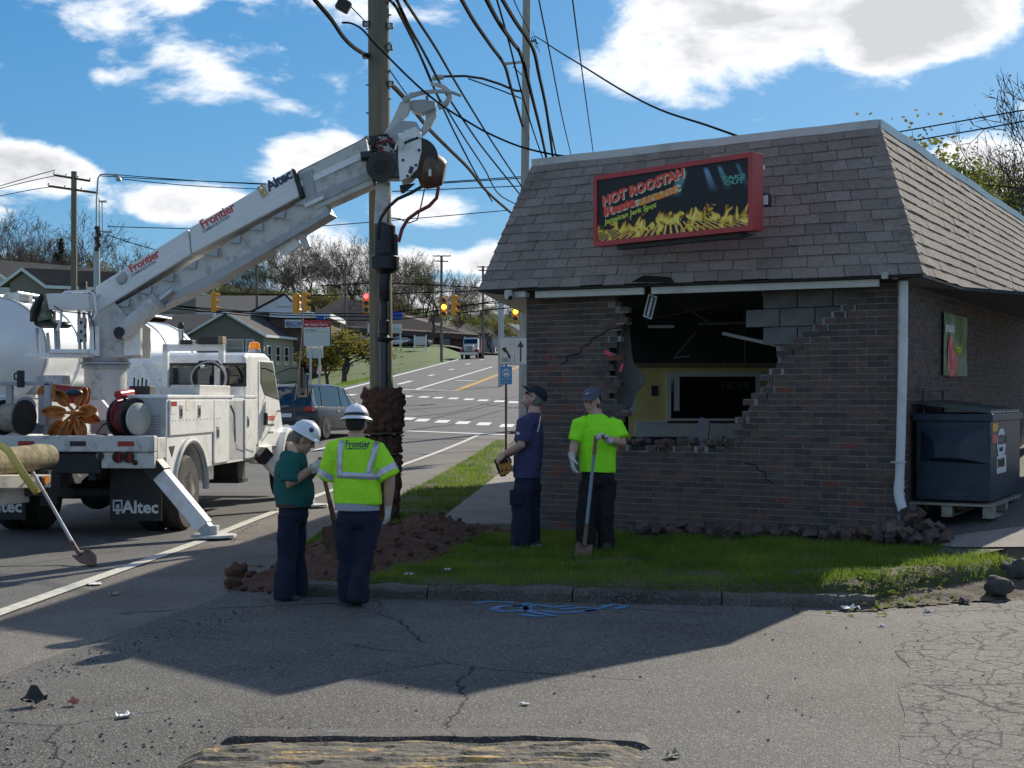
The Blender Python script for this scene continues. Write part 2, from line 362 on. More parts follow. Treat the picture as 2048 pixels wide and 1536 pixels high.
# yard behind, beside the wall, where the dumpster stands
def yz(X, Y): return .10 + .06 * (X - 2.2) + max(0, X - 4.0) * .14
sheet('yard', span(3.4, 14, 22), span(13.0, 30, 34), yz, MATS['lot_asphalt'])
def wz(X, Y): return yz(X, Y) + .014
wk = [(4.15, 14.35), (4.30, 13.55), (4.75, 12.75), (6.5, 12.3), (9.5, 11.8), (9.5, 13.3), (5.6, 13.75), (4.6, 14.25)]
ST(MB().add([(x, y, wz(x, y)) for x, y in wk], [tuple(range(len(wk)))]).build('concrete_path', MATS['concrete_walk']))
bk = [(4.30, 13.55), (4.75, 12.75), (6.5, 12.3), (9.5, 11.8)]
mat('dry_soil', (.13, .095, .065), .95, col2=(.075, .06, .04), vscale=6, bump=1, bscale=40)
ST(MB().add([(x, y, wz(x, y) - .012) for x, y in bk] + [(x - .15, y - .5, -.02) for x, y in bk], [(i + 4, i + 5, i + 1, i) for i in range(3)]).build('path_bank', MATS['dry_soil']))
# raised verge: soil bed, then pavement slabs
BED = [(-1.75, 12.15), (2.9, 11.42), (3.5, 11.9), (4.7, 12.55), (4.55, 13.6), (4.1, 14.4), (.25, 16.75), (-.33, 29.7), (-.1, 43), (-.6, 43), (-.75, 41), (-1.6, 29), (-1.95, 23), (-2.35, 17), (-2.45, 13.6)]
def inpoly(x, y, poly):
    c = False; n = len(poly)
    for i in range(n):
        x1, y1 = poly[i]; x2, y2 = poly[i - 1]
        if (y1 > y) != (y2 > y) and x < (x2 - x1) * (y - y1) / (y2 - y1) + x1: c = not c
    return c
def edge_d(x, y, poly):
    m = 1e9
    for i in range(len(poly)):
        a = Vector(poly[i - 1]); b = Vector(poly[i]); p = Vector((x, y)); ab = b - a; t = max(0, min(1, (p - a).dot(ab) / ab.length_squared)); m = min(m, (p - a - ab * t).length)
    return m
def bedz(X, Y):
    return zr(Y) + isl(X, Y) * sm(.25 + edge_d(X, Y, BED) / .28) + .02 * mnoise.noise(Vector((X * 2, Y * 2, 0)))
def bedsheet():
    bm = bmesh.new(); vs = [bm.verts.new((x, y, 0)) for x, y in BED]; bm.faces.new(vs)
    bmesh.ops.triangulate(bm, faces=bm.faces[:])
    for _ in range(5): bmesh.ops.subdivide_edges(bm, edges=[e for e in bm.edges if e.calc_length() > .22], cuts=1, use_grid_fill=True)
    bmesh.ops.triangulate(bm, faces=bm.faces[:])
    for v in bm.verts:
        e = edge_d(v.co.x, v.co.y, BED); v.co.z = bedz(v.co.x, v.co.y) if e > 1e-4 else zr(v.co.y) - .02
    me = bpy.data.meshes.new('verge'); bm.to_mesh(me); bm.free(); me.materials.append(MATS['lawn_soil']); o = bpy.data.objects.new('verge', me); COL.objects.link(o); return ST(o)
bedsheet()
# pavement along the left flank of the restaurant, slab by slab
pav = ST(MB().add([(-.8, 18.0, .02), (.2, 17.4, .02), (.3, 19, .02)], [(0, 1, 2)]).build('pavement', MATS['concrete_walk']))
for i in range(13):
    y0 = 17.6 + i * 1.55; y1 = y0 + 1.535
    def ex(y): return interp([(16, -1.0), (19.1, -.93), (29.7, -.27), (46, .0)], y) + .05
    def ez(y): return zr(y) + .152
    z0, z1 = ez(y0), ez(y1); r0 = interp([(16, .1), (40, 2.4)], y0); r1 = interp([(16, .1), (40, 2.4)], y1)
    MB().hexa([(ex(y0), y0, z0 - .1), (r0, y0, z0 - .1), (r1, y1, z1 - .1), (ex(y1), y1, z1 - .1), (ex(y0), y0, z0), (r0, y0, z0), (r1, y1, z1), (ex(y1), y1, z1)]).build('paving_slab', MATS['concrete_walk'], pav, bevel=.008)
# concrete footing strip under the front wall
def kerbs():
    root = T('kerb', 'weathered low concrete kerb edging the grass island', 'kerb', (-1.6, 12.12, 0))
    a = Vector((-1.95, 12.13, 0)); b = Vector((2.96, 11.37, 0)); n = 4; d = (b - a) / n; du = d.normalized(); nn = Vector((-du.y, du.x, 0))
    for i in range(n):
        p = a + d * i + du * .006; q = a + d * (i + 1) - du * .006;  h = .108 + .006 * math.sin(i * 2.1); mb = MB(); k = 26; vs = []
        prof = [(0, -.05), (.012, h - .03), (.04, h), (.16, h + .004), (.17, -.05)]
        for j in range(k + 1):
            c = p.lerp(q, j / k)
            for (w, z) in prof:
                ww = w + .03 * mnoise.noise(Vector((c.x * 6, z * 9, 3))); zz = z + (.03 * mnoise.noise(Vector((c.x * 5, w * 9, 1))) if z > 0 else 0)
                vs.append(c + nn * ww + Vector((0, 0, zz)))
        m = len(prof)
        mb.add(vs, [(j * m + t, (j + 1) * m + t, (j + 1) * m + (t + 1) % m, j * m + (t + 1) % m) for j in range(k) for t in range(m)] + [tuple(range(m)), tuple(k * m + t for t in range(m - 1, -1, -1))])
        mb.build('kerb_stone', MATS['kerb_stone'], root, **WW)
kerbs()
# painted markings: strips given by pixels, laid on the road
def strip(name, pts, w, m, lift=.012, parent=None, step=3.0):
    mb = MB(); P3 = []
    for a, b in zip(pts, pts[1:]):
        k = max(1, int((b - a).length / step)); P3 += [a.lerp(b, i / k) for i in range(k)]
    P3.append(pts[-1]); vs = []
    for i, p in enumerate(P3):
        d = P3[min(i + 1, len(P3) - 1)] - P3[max(i - 1, 0)]; nn = Vector((-d.y, d.x, 0)).normalized() * (w / 2)
        for q in (p + nn, p - nn): vs.append((q.x, q.y, zr(q.y) + lift))
    mb.add(vs, [(2 * i + 1, 2 * i + 3, 2 * i + 2, 2 * i) for i in range(len(P3) - 1)])
    return ST(mb.build(name, m))
LW, LF = MATS['line_white'], MATS['line_white_far']
strip('edge_line', [Vector((-4.35, 6, 0)), G(0, 1227), G(395, 1086), RD(500, 1044), RD(652, 986), RD(810, 929), RD(959, 869.5)], .15, LW, step=1)
strip('lane_line', [RD(600, 908), RD(660, 894), RD(760, 870)], .14, LF)
strip('far_edge_line', [RD(640, 791), RD(735, 767), RD(786, 753), RD(913, 720), RD(985, 706)], .3, LF)
for a, b in (((796, 769), (823, 762)), ((857, 752), (868, 749.5)), ((899, 740), (907, 738.3)), ((932, 729), (940, 727)), ((961, 720), (967, 718.7))): strip('lane_dash', [RD(*a), RD(*b)], .34, LF)
strip('turn_lane_line', [RD(829.5, 780), RD(900, 759), RD(984, 734)], .24, LF)
for o in (0, 6.5): strip('centre_line', [RD(908 + o, 782), RD(975 + o, 756.5), RD(1034 + o, 734), RD(1060 + o, 724.5)], .16, MATS['line_yellow'])
strip('stop_line', [RD(800, 779.4), RD(916, 781.3)], .6, LF)
strip('stop_line', [RD(812, 862.6), RD(1012, 870)], .35, LF)
strip('lane_arrow', [RD(913, 761), RD(951, 762)], .5, LF)
def bar(px, py, w, L):
    c = RD(px, py); strip('crosswalk_bar', [Vector((c.x - .03 * L, c.y - L / 2, 0)), Vector((c.x + .03 * L, c.y + L / 2, 0))], w, LF)
for px, py in ((667, 789.5), (685, 790), (702, 790), (815, 793), (848, 794.3), (877, 795.8), (907, 797.3), (938, 799), (966, 801), (999, 803), (1027, 805)): bar(px, py, .50, 1.7)
for px, py in ((816, 838), (845, 841), (885, 843.6), (926, 846), (968, 848.5), (1014, 852), (1046, 855)): bar(px, py, .50, 1.7)
# thin tar seams snaking over the junction
for pts in (((700, 850), (860, 838), (980, 812), (1046, 800)), ((760, 868), (900, 850), (1000, 822), (1046, 812)), ((820, 820), (960, 808), (1046, 818)), ((810, 836), (900, 826), (1046, 790)), ((700, 884), (810, 878), (1010, 880)), ((840, 910), (905, 905), (960, 903))):
    mat('tar', (.025, .025, .026), .5); strip('tar_seam', [RD(*p) for p in pts], .13, MATS['tar'], lift=.009)
# blue utility spray on the paving, as loose hand strokes
for pts in (((948, 1210), (975, 1206), (1010, 1207), (1030, 1209)), ((985, 1222), (1005, 1226), (1040, 1225), (1058, 1219), (1040, 1214), (1000, 1216), (985, 1222)), ((1040, 1232), (1075, 1236), (1110, 1235), (1068, 1228), (1045, 1218), (1082, 1212)),
            ((1082, 1224), (1120, 1229), (1160, 1227), (1190, 1222)), ((1120, 1222), (1160, 1218), (1200, 1221), (1170, 1226)), ((1200, 1219), (1226, 1212), (1252, 1216), (1230, 1221)), ((1085, 1214), (1110, 1218), (1140, 1214)), ((1030, 1216), (1060, 1209))):
    strip('blue_spray_mark', [G(*p) for p in pts], .075, MATS['spray_blue'], lift=.0145, step=.2)
# ================================================================== the restaurant
u = Vector((.8455, -.5340, 0)); nin = Vector((.5340, .8455, 0)); vr = Vector((.4856, .8742, 0)); vl = Vector((.1290, .9916, 0)); UP = Vector((0, 0, 1))
LC = Vector((.172, 17.2, 0)); FW = 4.595; RC = LC + u * FW
def BW(t, n, z): return LC + u * t + nin * n + UP * z
def bpx(x, y, n=0.):                               # pixel -> (t, z) on the front wall plane
    r = Vector(((x - CX) / F, 1, 0)); o = LC + nin * n; k = o.dot(nin) / r.dot(nin); p = r * k
    return (p - LC).dot(u), H - (y - HZ) / F * k
BR, BRT = .203, .0677
BS = []
for k_, c_ in enumerate(((.096, .068, .058), (.118, .078, .064), (.074, .060, .055), (.140, .088, .070), (.108, .082, .074))): mat('brick_%d' % k_, c_, .85, var=.22, vscale=14, bump=.6, bscale=60); BS.append('brick_%d' % k_)
MATS['brick'] = MATS['brick_1']
mat('brick_red', (.19, .065, .045), .85, var=.3, vscale=20, bump=.6, bscale=60)
mat('brick_dusty', (.15, .128, .12), .9, col2=(.075, .056, .05), vscale=6, bump=.6, bscale=60)

mat('mortar', (.27, .25, .23), .95, var=.3, vscale=9, bump=.4, bscale=60)
mat('block', (.155, .15, .145), .92, var=.2, vscale=5, bump=.6, bscale=50, objvar=.12)
mat('shingle', (.235, .19, .155), .95, col2=(.33, .285, .25), vscale=30, bump=.8, bscale=90, objvar=.16, dirt=(.12, .10, .085), dscale=1.3, damt=.75)
mat('shingle_bulk', (.235, .19, .155), .95, col2=(.34, .29, .255), vscale=2.2, bump=.8, bscale=90, dirt=(.05, .042, .036), dscale=1.1, damt=.5)
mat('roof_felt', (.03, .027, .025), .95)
mat('trim_cream', (.55, .53, .46), .6, var=.08, vscale=3, dirt=(.25, .22, .18), dscale=4, damt=.4)
mat('trim_metal', (.55, .56, .57), .4, metal=.3, dirt=(.2, .18, .16), dscale=3, damt=.5)
mat('pipe_white', (.62, .64, .64), .45, dirt=(.35, .25, .17), dscale=1.6, damt=.6)
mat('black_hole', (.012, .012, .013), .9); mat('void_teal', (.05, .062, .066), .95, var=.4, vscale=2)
mat('dark_metal', (.03, .03, .032), .5, metal=.3)
mat('plaster_grey', (.20, .19, .18), .9, var=.1, bump=.2)
mat('paint_yellow', (.80, .66, .27), .8, var=.06)
mat('paint_white', (.72, .72, .70), .6)
mat('stud_wood', (.28, .20, .13), .8, var=.3, vscale=12)
mat('tape_pink', (.75, .07, .13), .6)
mat('window_dark', (.012, .014, .015), .05, spec=.8)
HOLE = [(1238, 560), (1515, 560), (1516, 596), (1528, 640), (1546, 650), (1555, 722), (1532, 748), (1528, 770), (1505, 790), (1488, 800), (1482, 842), (1462, 858), (1456, 890), (1400, 893), (1240, 884), (1245, 800), (1226, 792), (1230, 760), (1222, 744), (1232, 690), (1242, 652), (1262, 622), (1240, 604)]
CMU = [(1514, 560), (1712, 560), (1700, 600), (1672, 618), (1640, 640), (1598, 668), (1572, 694), (1556, 722), (1546, 650), (1524, 618), (1514, 596)]
bld = T('restaurant', 'dark brick mansard-roofed restaurant with a gaping hole smashed through its front wall', 'restaurant', tuple(LC))
def brickbox(mb, c, L, hgt, dep, a, b, jit=0., rot=None, mi=0):
    M = Matrix((a, b, UP)).transposed()
    if rot is not None: M = M @ rot
    mb.box(c, (L, dep, hgt), M, mi)
def front_wall():
    rr = random.Random(3); single = []; bulk = []; mort = MB(); rows = int(2.93 / BRT) + 1
    for j in range(rows):
        z = .02 + (j + .5) * BRT; off = -BR / 2 if j % 2 else 0.
        t = off
        while t < FW - .01:
            t0 = max(0.0, t); t1 = min(FW, t + BR); t += BR
            if t1 - t0 < .05: continue
            tc = (t0 + t1) / 2; c = BW(tc, 0, z); px = CX + c.x / c.y * F; py = HZ - (c.z - H) / c.y * F
            if inpoly(px, py, HOLE) or inpoly(px, py, CMU): continue
            ed = min(edge_d(px, py, HOLE), edge_d(px, py, CMU))
            if ed < 11 and rr.random() < .25: continue
            single.append([c.y, tc, t1 - t0 - .011, z, px, py, ed])
            mort.box(BW(tc, .056, z), (t1 - t0 + .001 - (.03 if ed < 14 else 0), .088, BRT + .001), Matrix((u, nin, UP)).transposed())
    single.sort(key=lambda q: (q[6] > 60, q[0])); nin_ = 300
    bm = MB()
    for i, (k, tc, L, z, px, py, ed) in enumerate(single):
        dus = (1490 < px < 1600 and 790 < py < 960 and rr.random() < .5) or (1380 < px < 1500 and 870 < py < 900 and rr.random() < .4)
        red = rr.random() < .012 or (1080 < px < 1200 and 690 < py < 1030 and rr.random() < .1)
        jit = 0.0; rot = None; dn = rr.uniform(-.002, .002)
        if ed < 14 and rr.random() < .5: L *= rr.uniform(.4, .85)
        if ed < 26:
            s_ = (26 - ed) / 26; rot = Matrix.Rotation(rr.uniform(-.14, .14) * s_, 3, 'Y') @ Matrix.Rotation(rr.uniform(-.3, .3) * s_, 3, 'Z') ; dn += rr.uniform(-.03, .015) * s_
            if px < 1300 and py < 660: rot = Matrix.Rotation(.09 * s_, 3, 'Y') @ rot; z += .02 * s_
        c = BW(tc + rr.uniform(-.002, .002), .05 + dn, z + rr.uniform(-.0015, .0015)); h = BRT - .0105
        if i < nin_:
            mb = MB(); brickbox(mb, Vector((0, 0, 0)), L, h, .09, u, nin, rot=rot); o = mb.build('brick', MATS['brick_dusty' if dus else 'brick_red' if red else rr.choice(BS)], bld)
            o.location = c - LC
        else: brickbox(bm, c, L, h, .09, u, nin, rot=rot, mi=0 if red else 1 if dus else rr.randint(2, 6))
    bm.build('brick_field', [MATS['brick_red'], MATS['brick_dusty']] + [MATS[x] for x in BS], bld, world=True, kind='stuff')
    # the zig-zag cracks: loosened steps of the brickwork are dark where mortar fell out
    mort.build('mortar', MATS['mortar'], bld, **WW)
    for pts in (((1262, 640), (1240, 655), (1212, 660), (1206, 668), (1185, 676), (1180, 686), (1163, 694), (1160, 706), (1135, 712), (1132, 724), (1122, 728)), ((1490, 925), (1512, 930), (1516, 940), (1530, 944), (1532, 958), (1546, 966))):
        crk = MB()
        for a, b in zip(pts, pts[1:]):
            (t0, z0), (t1, z1) = bpx(*a), bpx(*b)
            crk.tube([BW(t0, .0, z0), BW(t1, .0, z1)], .006, 4)
        crk.build('crack', MATS['black_hole'], bld, **WW)
front_wall()
def cmu():
    rr = random.Random(5)
    for j in range(15):
        z = .08 + (j + .5) * .203
        t = -.2 if j % 2 else 0
        for i in range(13):
            tc = t + i * .406 + .2; c = BW(tc, 0, z); px = CX + c.x / c.y * F; py = HZ - (c.z - H) / c.y * F
            if py < 640 and 1506 < px < 1730 or inpoly(px, py, CMU) or (640 <= py < 740 and 1548 < px < 1640):
                mb = MB(); mb.box((0, 0, 0), (.394, .12, .193), Matrix((u, nin, UP)).transposed()); o = mb.build('concrete_block', MATS['block'], bld, bevel=.004); o.location = BW(tc, .17, z) - LC
    mb = MB()
    a = [bpx(x, y, .2) for x, y in ((1520, 560), (1800, 560), (1800, 760), (1560, 742), (1553, 690), (1530, 610))]
    mb.prism([(p, q) for p, q in a], LC + nin * .175, u, UP, nin, .02); mb.build('block_mortar', MATS['mortar'], bld, **WW)
cmu()
def walls():
    # right flank: brickwork receding from the corner
    mb = MB(); mo = MB(); rr = random.Random(8); nw = Vector((vr.y, -vr.x, 0))
    mo.hexa([RC - nw * .10 + vr * .02 - UP * .1, RC - nw * .012 + vr * .02 - UP * .1, RC - nw * .012 + vr * 11 - UP * .1, RC - nw * .10 + vr * 11 - UP * .1] + [p + UP * 3.05 for p in (RC - nw * .10 + vr * .02, RC - nw * .012 + vr * .02, RC - nw * .012 + vr * 11, RC - nw * .10 + vr * 11)])
    for j in range(44):
        z = .02 + (j + .5) * BRT; s0 = -BR / 2 if j % 2 else 0.
        for i in range(46):
            a = max(0, s0 + i * BR); b = s0 + (i + 1) * BR
            if b - a < .05: continue
            h = BRT - .0105; d0 = rr.uniform(-.002, .002)
            brickbox(mb, RC + vr * ((a + b) / 2) - nw * (.045 + d0) + UP * z, b - a - .011, h, .09, vr, nw, mi=rr.randint(0, 4))
    mb.build('brick_flank', [MATS[x] for x in BS], bld, world=True, kind='stuff'); mo.build('mortar', MATS['mortar'], bld, **WW)
    # left flank with an unseen opening added to let daylight in, rear wall, inner linings
    w = MB()
    def slab(p, d, a, b, z0, z1, th=.2, side=1):
        nn = Vector((d.y, -d.x, 0)) * (th * side); q = [p + d * a, p + d * b, p + d * b + nn, p + d * a + nn]
        w.hexa([x + UP * z0 for x in q] + [x + UP * z1 for x in q])
    slab(LC + vl * .1, vl, 0, .5, 0, 2.95); slab(LC + vl * .1, vl, .5, 3.0, 0, .2); slab(LC + vl * .1, vl, .5, 3.0, 2.6, 2.95); slab(LC + vl * .1, vl, 3.0, 12, 0, 2.95)
    a = LC + vl * 12; b = RC + vr * 11; d = (b - a).normalized(); slab(a, d, 0, (b - a).length, 0, 2.95)
    w.build('rear_wall', MATS['plaster_grey'], bld, **WW)
walls()
# ---- roof
EL_ = P(957, 580, (3.05 - H) * F / 215); ER_ = P(1845, 548, (2.99 - H) * F / 247); TL_ = P(1065, 330, (4.70 - H) * F / 465); TR_ = P(1758, 252, (4.70 - H) * F / 543)
EL2 = EL_ + vl * 12; ER2 = ER_ + vr * 11.5; TL2 = TL_ + vl * 11.5; TR2 = TR_ + vr * 11.2
def roof():
    mb = MB(); ins = Vector((0, 0, -.03))
    cc = (EL_ + ER2) / 2; iq = lambda p: p + Vector((cc.x - p.x, cc.y - p.y, 0)).normalized() * .10 + ins
    mb.add([iq(p) for p in (EL_, ER_, ER2, EL2, TL_, TR_, TR2, TL2)], [(0, 1, 5, 4), (1, 2, 6, 5), (2, 3, 7, 6), (3, 0, 4, 7), (4, 5, 6, 7)])
    rf = mb.build('roof', MATS['roof_felt'], bld, **WW)
    rr = random.Random(4); ns = 0; bulk = MB()
    def face(e0, e1, t0, t1, rows, width, single):
        nonlocal ns
        nrm = (e1 - e0).cross(t0 - e0).normalized()
        if nrm.z < 0: nrm = -nrm
        for j in range(rows):
            v0, v1 = j / rows, (j + 1.12) / rows; a0, b0 = e0.lerp(t0, v0), e1.lerp(t1, v0); a1, b1 = e0.lerp(t0, min(1, v1)), e1.lerp(t1, min(1, v1))
            Lr = (b0 - a0).length; off = -(width * (.5 if j % 2 else 0) + rr.uniform(0, .02)); s = off
            sag = .006
            while s < Lr - .02:
                w0, w1 = max(0, s) / Lr, min(Lr, s + width - .007) / Lr; s += width
                if w1 - w0 < .02 / Lr * 2: continue
                lo = .014 + rr.uniform(-.003, .004); hi = .002; dj = rr.uniform(-.006, .006)
                d0 = Vector((0, 0, dj))
                q = [a0.lerp(b0, w0) + d0, a0.lerp(b0, w1) + d0, a1.lerp(b1, w1), a1.lerp(b1, w0)]
                vs = [q[0] + nrm * (lo - .009), q[1] + nrm * (lo - .009), q[2] + nrm * (hi - .005), q[3] + nrm * (hi - .005), q[0] + nrm * lo, q[1] + nrm * (lo + rr.uniform(-.002, .004)), q[2] + nrm * hi, q[3] + nrm * hi]
                if single and ns < 300: MB().hexa(vs).build('shingle', MATS['shingle'], rf, **WW); ns += 1
                else: bulk.hexa(vs)
    face(EL_, ER_, TL_, TR_, 14, .29, True)
    face(ER_, ER2, TR_, TR2, 14, .29, True)
    face(EL2, EL_, TL2, TL_, 14, .29, False)
    bulk.build('shingle_field', MATS['shingle_bulk'], rf, world=True, kind='stuff')
    # hip caps folded over the right corner
    for j in range(16):
        p = ER_.lerp(TR_, j / 16); q = ER_.lerp(TR_, (j + 1.1) / 16); w = .14; fr = (TR_ - TL_).normalized() * -w; sd = vr * w
        nf = Vector((-.3, -.75, .55)).normalized() * .016; nsd = Vector((.8, -.3, .5)).normalized() * .016; k = (nf + nsd).normalized() * .022
        vs = [p + fr + nf, p + k, p + sd + nsd, q + fr + nf * .4, q + k * .5, q + sd + nsd * .4]
        MB().add(vs, [(0, 1, 4, 3), (1, 2, 5, 4)]).build('hip_shingle', MATS['shingle'], rf, **WW)
    # edge flashing along the top, bent out of true near the corner
    mb = MB(); n = 14
    def rail(a, b, wob, hgt=.07):
        d = (b - a).normalized(); nn = Vector((d.y, -d.x, 0)); vs = []
        for i in range(n + 1):
            p = a.lerp(b, i / n) + UP * (wob * mnoise.noise(Vector((i * .7, 2, 0)))); vs += [p + nn * .02 - UP * .02, p + nn * .03 + UP * hgt, p - nn * .12 + UP * hgt, p - nn * .12 - UP * .02]
        mb.add(vs, [(i * 4 + k, i * 4 + (k + 1) % 4, i * 4 + 4 + (k + 1) % 4, i * 4 + 4 + k) for i in range(n) for k in range(4)] + [(0, 1, 2, 3), (n * 4 + 3, n * 4 + 2, n * 4 + 1, n * 4)])
    rail(TL_, TR_, .012); rail(TR_, TR2, .04)
    mb.build('edge_flashing', MATS['trim_metal'], rf, **WW)
    # lifted, torn shingle
    t = P(1285, 563, 15.9); MB().add([t + u * -.15, t + u * .05 + UP * .06 - nin * .08, t + u * .38 + UP * .03 - nin * .05, t + u * .4 - UP * .03], [(0, 1, 2, 3)]).build('torn_shingle', MATS['roof_felt'], rf, **WW)
roof()
def eaves():
    # soffit boards under the left overhang, fascia boards along the front
    for k in range(9):
        a = k / 9; b = (k + .93) / 9
        e0, e1 = EL_.lerp(LC + UP * 2.97, a), EL_.lerp(LC + UP * 2.97, b); f0, f1 = EL2.lerp(LC + vl * 12 + UP * 2.97, a), EL2.lerp(LC + vl * 12 + UP * 2.97, b)
        MB().hexa([e0 - UP * .02, e1 - UP * .02, f1 - UP * .02, f0 - UP * .02, e0, e1, f1, f0]).build('soffit_board', MATS['trim_cream'], bld, **WW)
    # front soffit
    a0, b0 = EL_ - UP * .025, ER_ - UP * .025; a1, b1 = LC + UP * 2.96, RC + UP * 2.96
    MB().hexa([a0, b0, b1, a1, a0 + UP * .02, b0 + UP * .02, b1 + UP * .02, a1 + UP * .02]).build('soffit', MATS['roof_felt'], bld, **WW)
    # right soffit, grey
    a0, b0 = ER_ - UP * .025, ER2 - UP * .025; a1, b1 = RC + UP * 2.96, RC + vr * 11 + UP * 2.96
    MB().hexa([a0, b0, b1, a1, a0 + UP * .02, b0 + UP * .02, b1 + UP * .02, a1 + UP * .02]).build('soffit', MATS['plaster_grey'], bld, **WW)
    for x0, x1 in ((1070, 1287), (1302, 1757)):
        (t0, z0), (t1, z1) = bpx(x0, 596 - (x0 - 1070) * .0335, -.27), bpx(x1, 596 - (x1 - 1070) * .0335, -.27)
        q = [BW(t0, -.27, z0), BW(t1, -.27, z1), BW(t1, -.23, z1), BW(t0, -.23, z0)]
        MB().hexa([p for p in q] + [p + UP * .10 for p in q]).build('fascia_board', MATS['trim_cream'], bld, **WW, bevel=.004)
    # capped gutter ends at the right corner
    for x in (1770, 1790):
        p = P(x, 552, 14.5); MB().cyl(p + UP * .04, p - UP * .03, .045, .035, 10).build('gutter_end', MATS['trim_cream'], bld, **WS)
    # downpipe at the corner with bracket and shoe
    b_ = [P(1807, 562, 14.62), P(1806, 700, 14.62), P(1802, 870, 14.62), P(1799, 965, 14.62)]
    MB().tube(b_, .048, 16).build('downpipe', MATS['pipe_white'], bld, **WS)
    MB().tube([P(1799, 960, 14.62), P(1797, 985, 14.61), P(1800, 1002, 14.58), P(1806, 1022, 14.54)], .052, 14).build('pipe_elbow', MATS['pipe_white'], bld, **WS)
    for y in (972, 985): MB().cyl(P(1798.5, y, 14.62), P(1798.3, y + 5, 14.62), .058, None, 16).build('pipe_collar', MATS['pipe_white'], bld, **WS)
    MB().box(P(1797, 924, 14.56), (.16, .012, .016), Matrix((u, nin, UP)).transposed()).build('pipe_bracket', MATS['trim_metal'], bld, **WW)
    # security camera under the left eave with its box
    p = P(1017, 590, 16.9); MB().lathe([(.02, .06), (.05, .05), (.055, 0), (.045, -.05), (.01, -.07)], p, n=14).build('security_camera', MATS['trim_cream'], bld, **WS)
    MB().ball(p + Vector((.02, -.035, -.035)), .028, 10, 6).build('camera_lens', MATS['black_hole'], bld, **WW)
    MB().box(P(1043, 589, 16.95), (.17, .1, .07), Matrix((u, nin, UP)).transposed()).build('junction_box', MATS['trim_cream'], bld, **WW)
    # flood lamp beside the sign
    fl = MB().box(P(1534, 400, 14.75), (.07, .10, .13), Matrix.Rotation(-.5, 3, 'Z')).build('flood_lamp', MATS['dark_metal'], bld, **WW, bevel=.01)
    MB().box(P(1531, 400, 14.70), (.05, .012, .1), Matrix.Rotation(-.5, 3, 'Z')).build('lamp_glass', MATS['paint_white'], fl, **WW)
    # lamp housing torn loose from the fascia, hanging over the hole
    Mh = Matrix((u, nin, UP)).transposed() @ Matrix.Rotation(.35, 3, 'Y') @ Matrix.Rotation(.15, 3, 'X')
    lf = MB().box(P(1306, 612, 16.25), (.13, .12, .30), Mh).build('hanging_lamp_housing', MATS['dark_metal'], bld, **WW, bevel=.006)
    q = MB()
    for dx, dz, sx, sz in ((-.05, 0, .015, .28), (.05, 0, .015, .28), (0, .13, .10, .015), (0, -.13, .1, .015), (0, 0, .03, .22)): q.box(P(1306, 612, 16.25) + Mh @ Vector((dx, -.066, dz)), (sx, .012, sz), Mh)
    q.build('lamp_frame', MATS['trim_metal'], lf, **WW)
eaves()
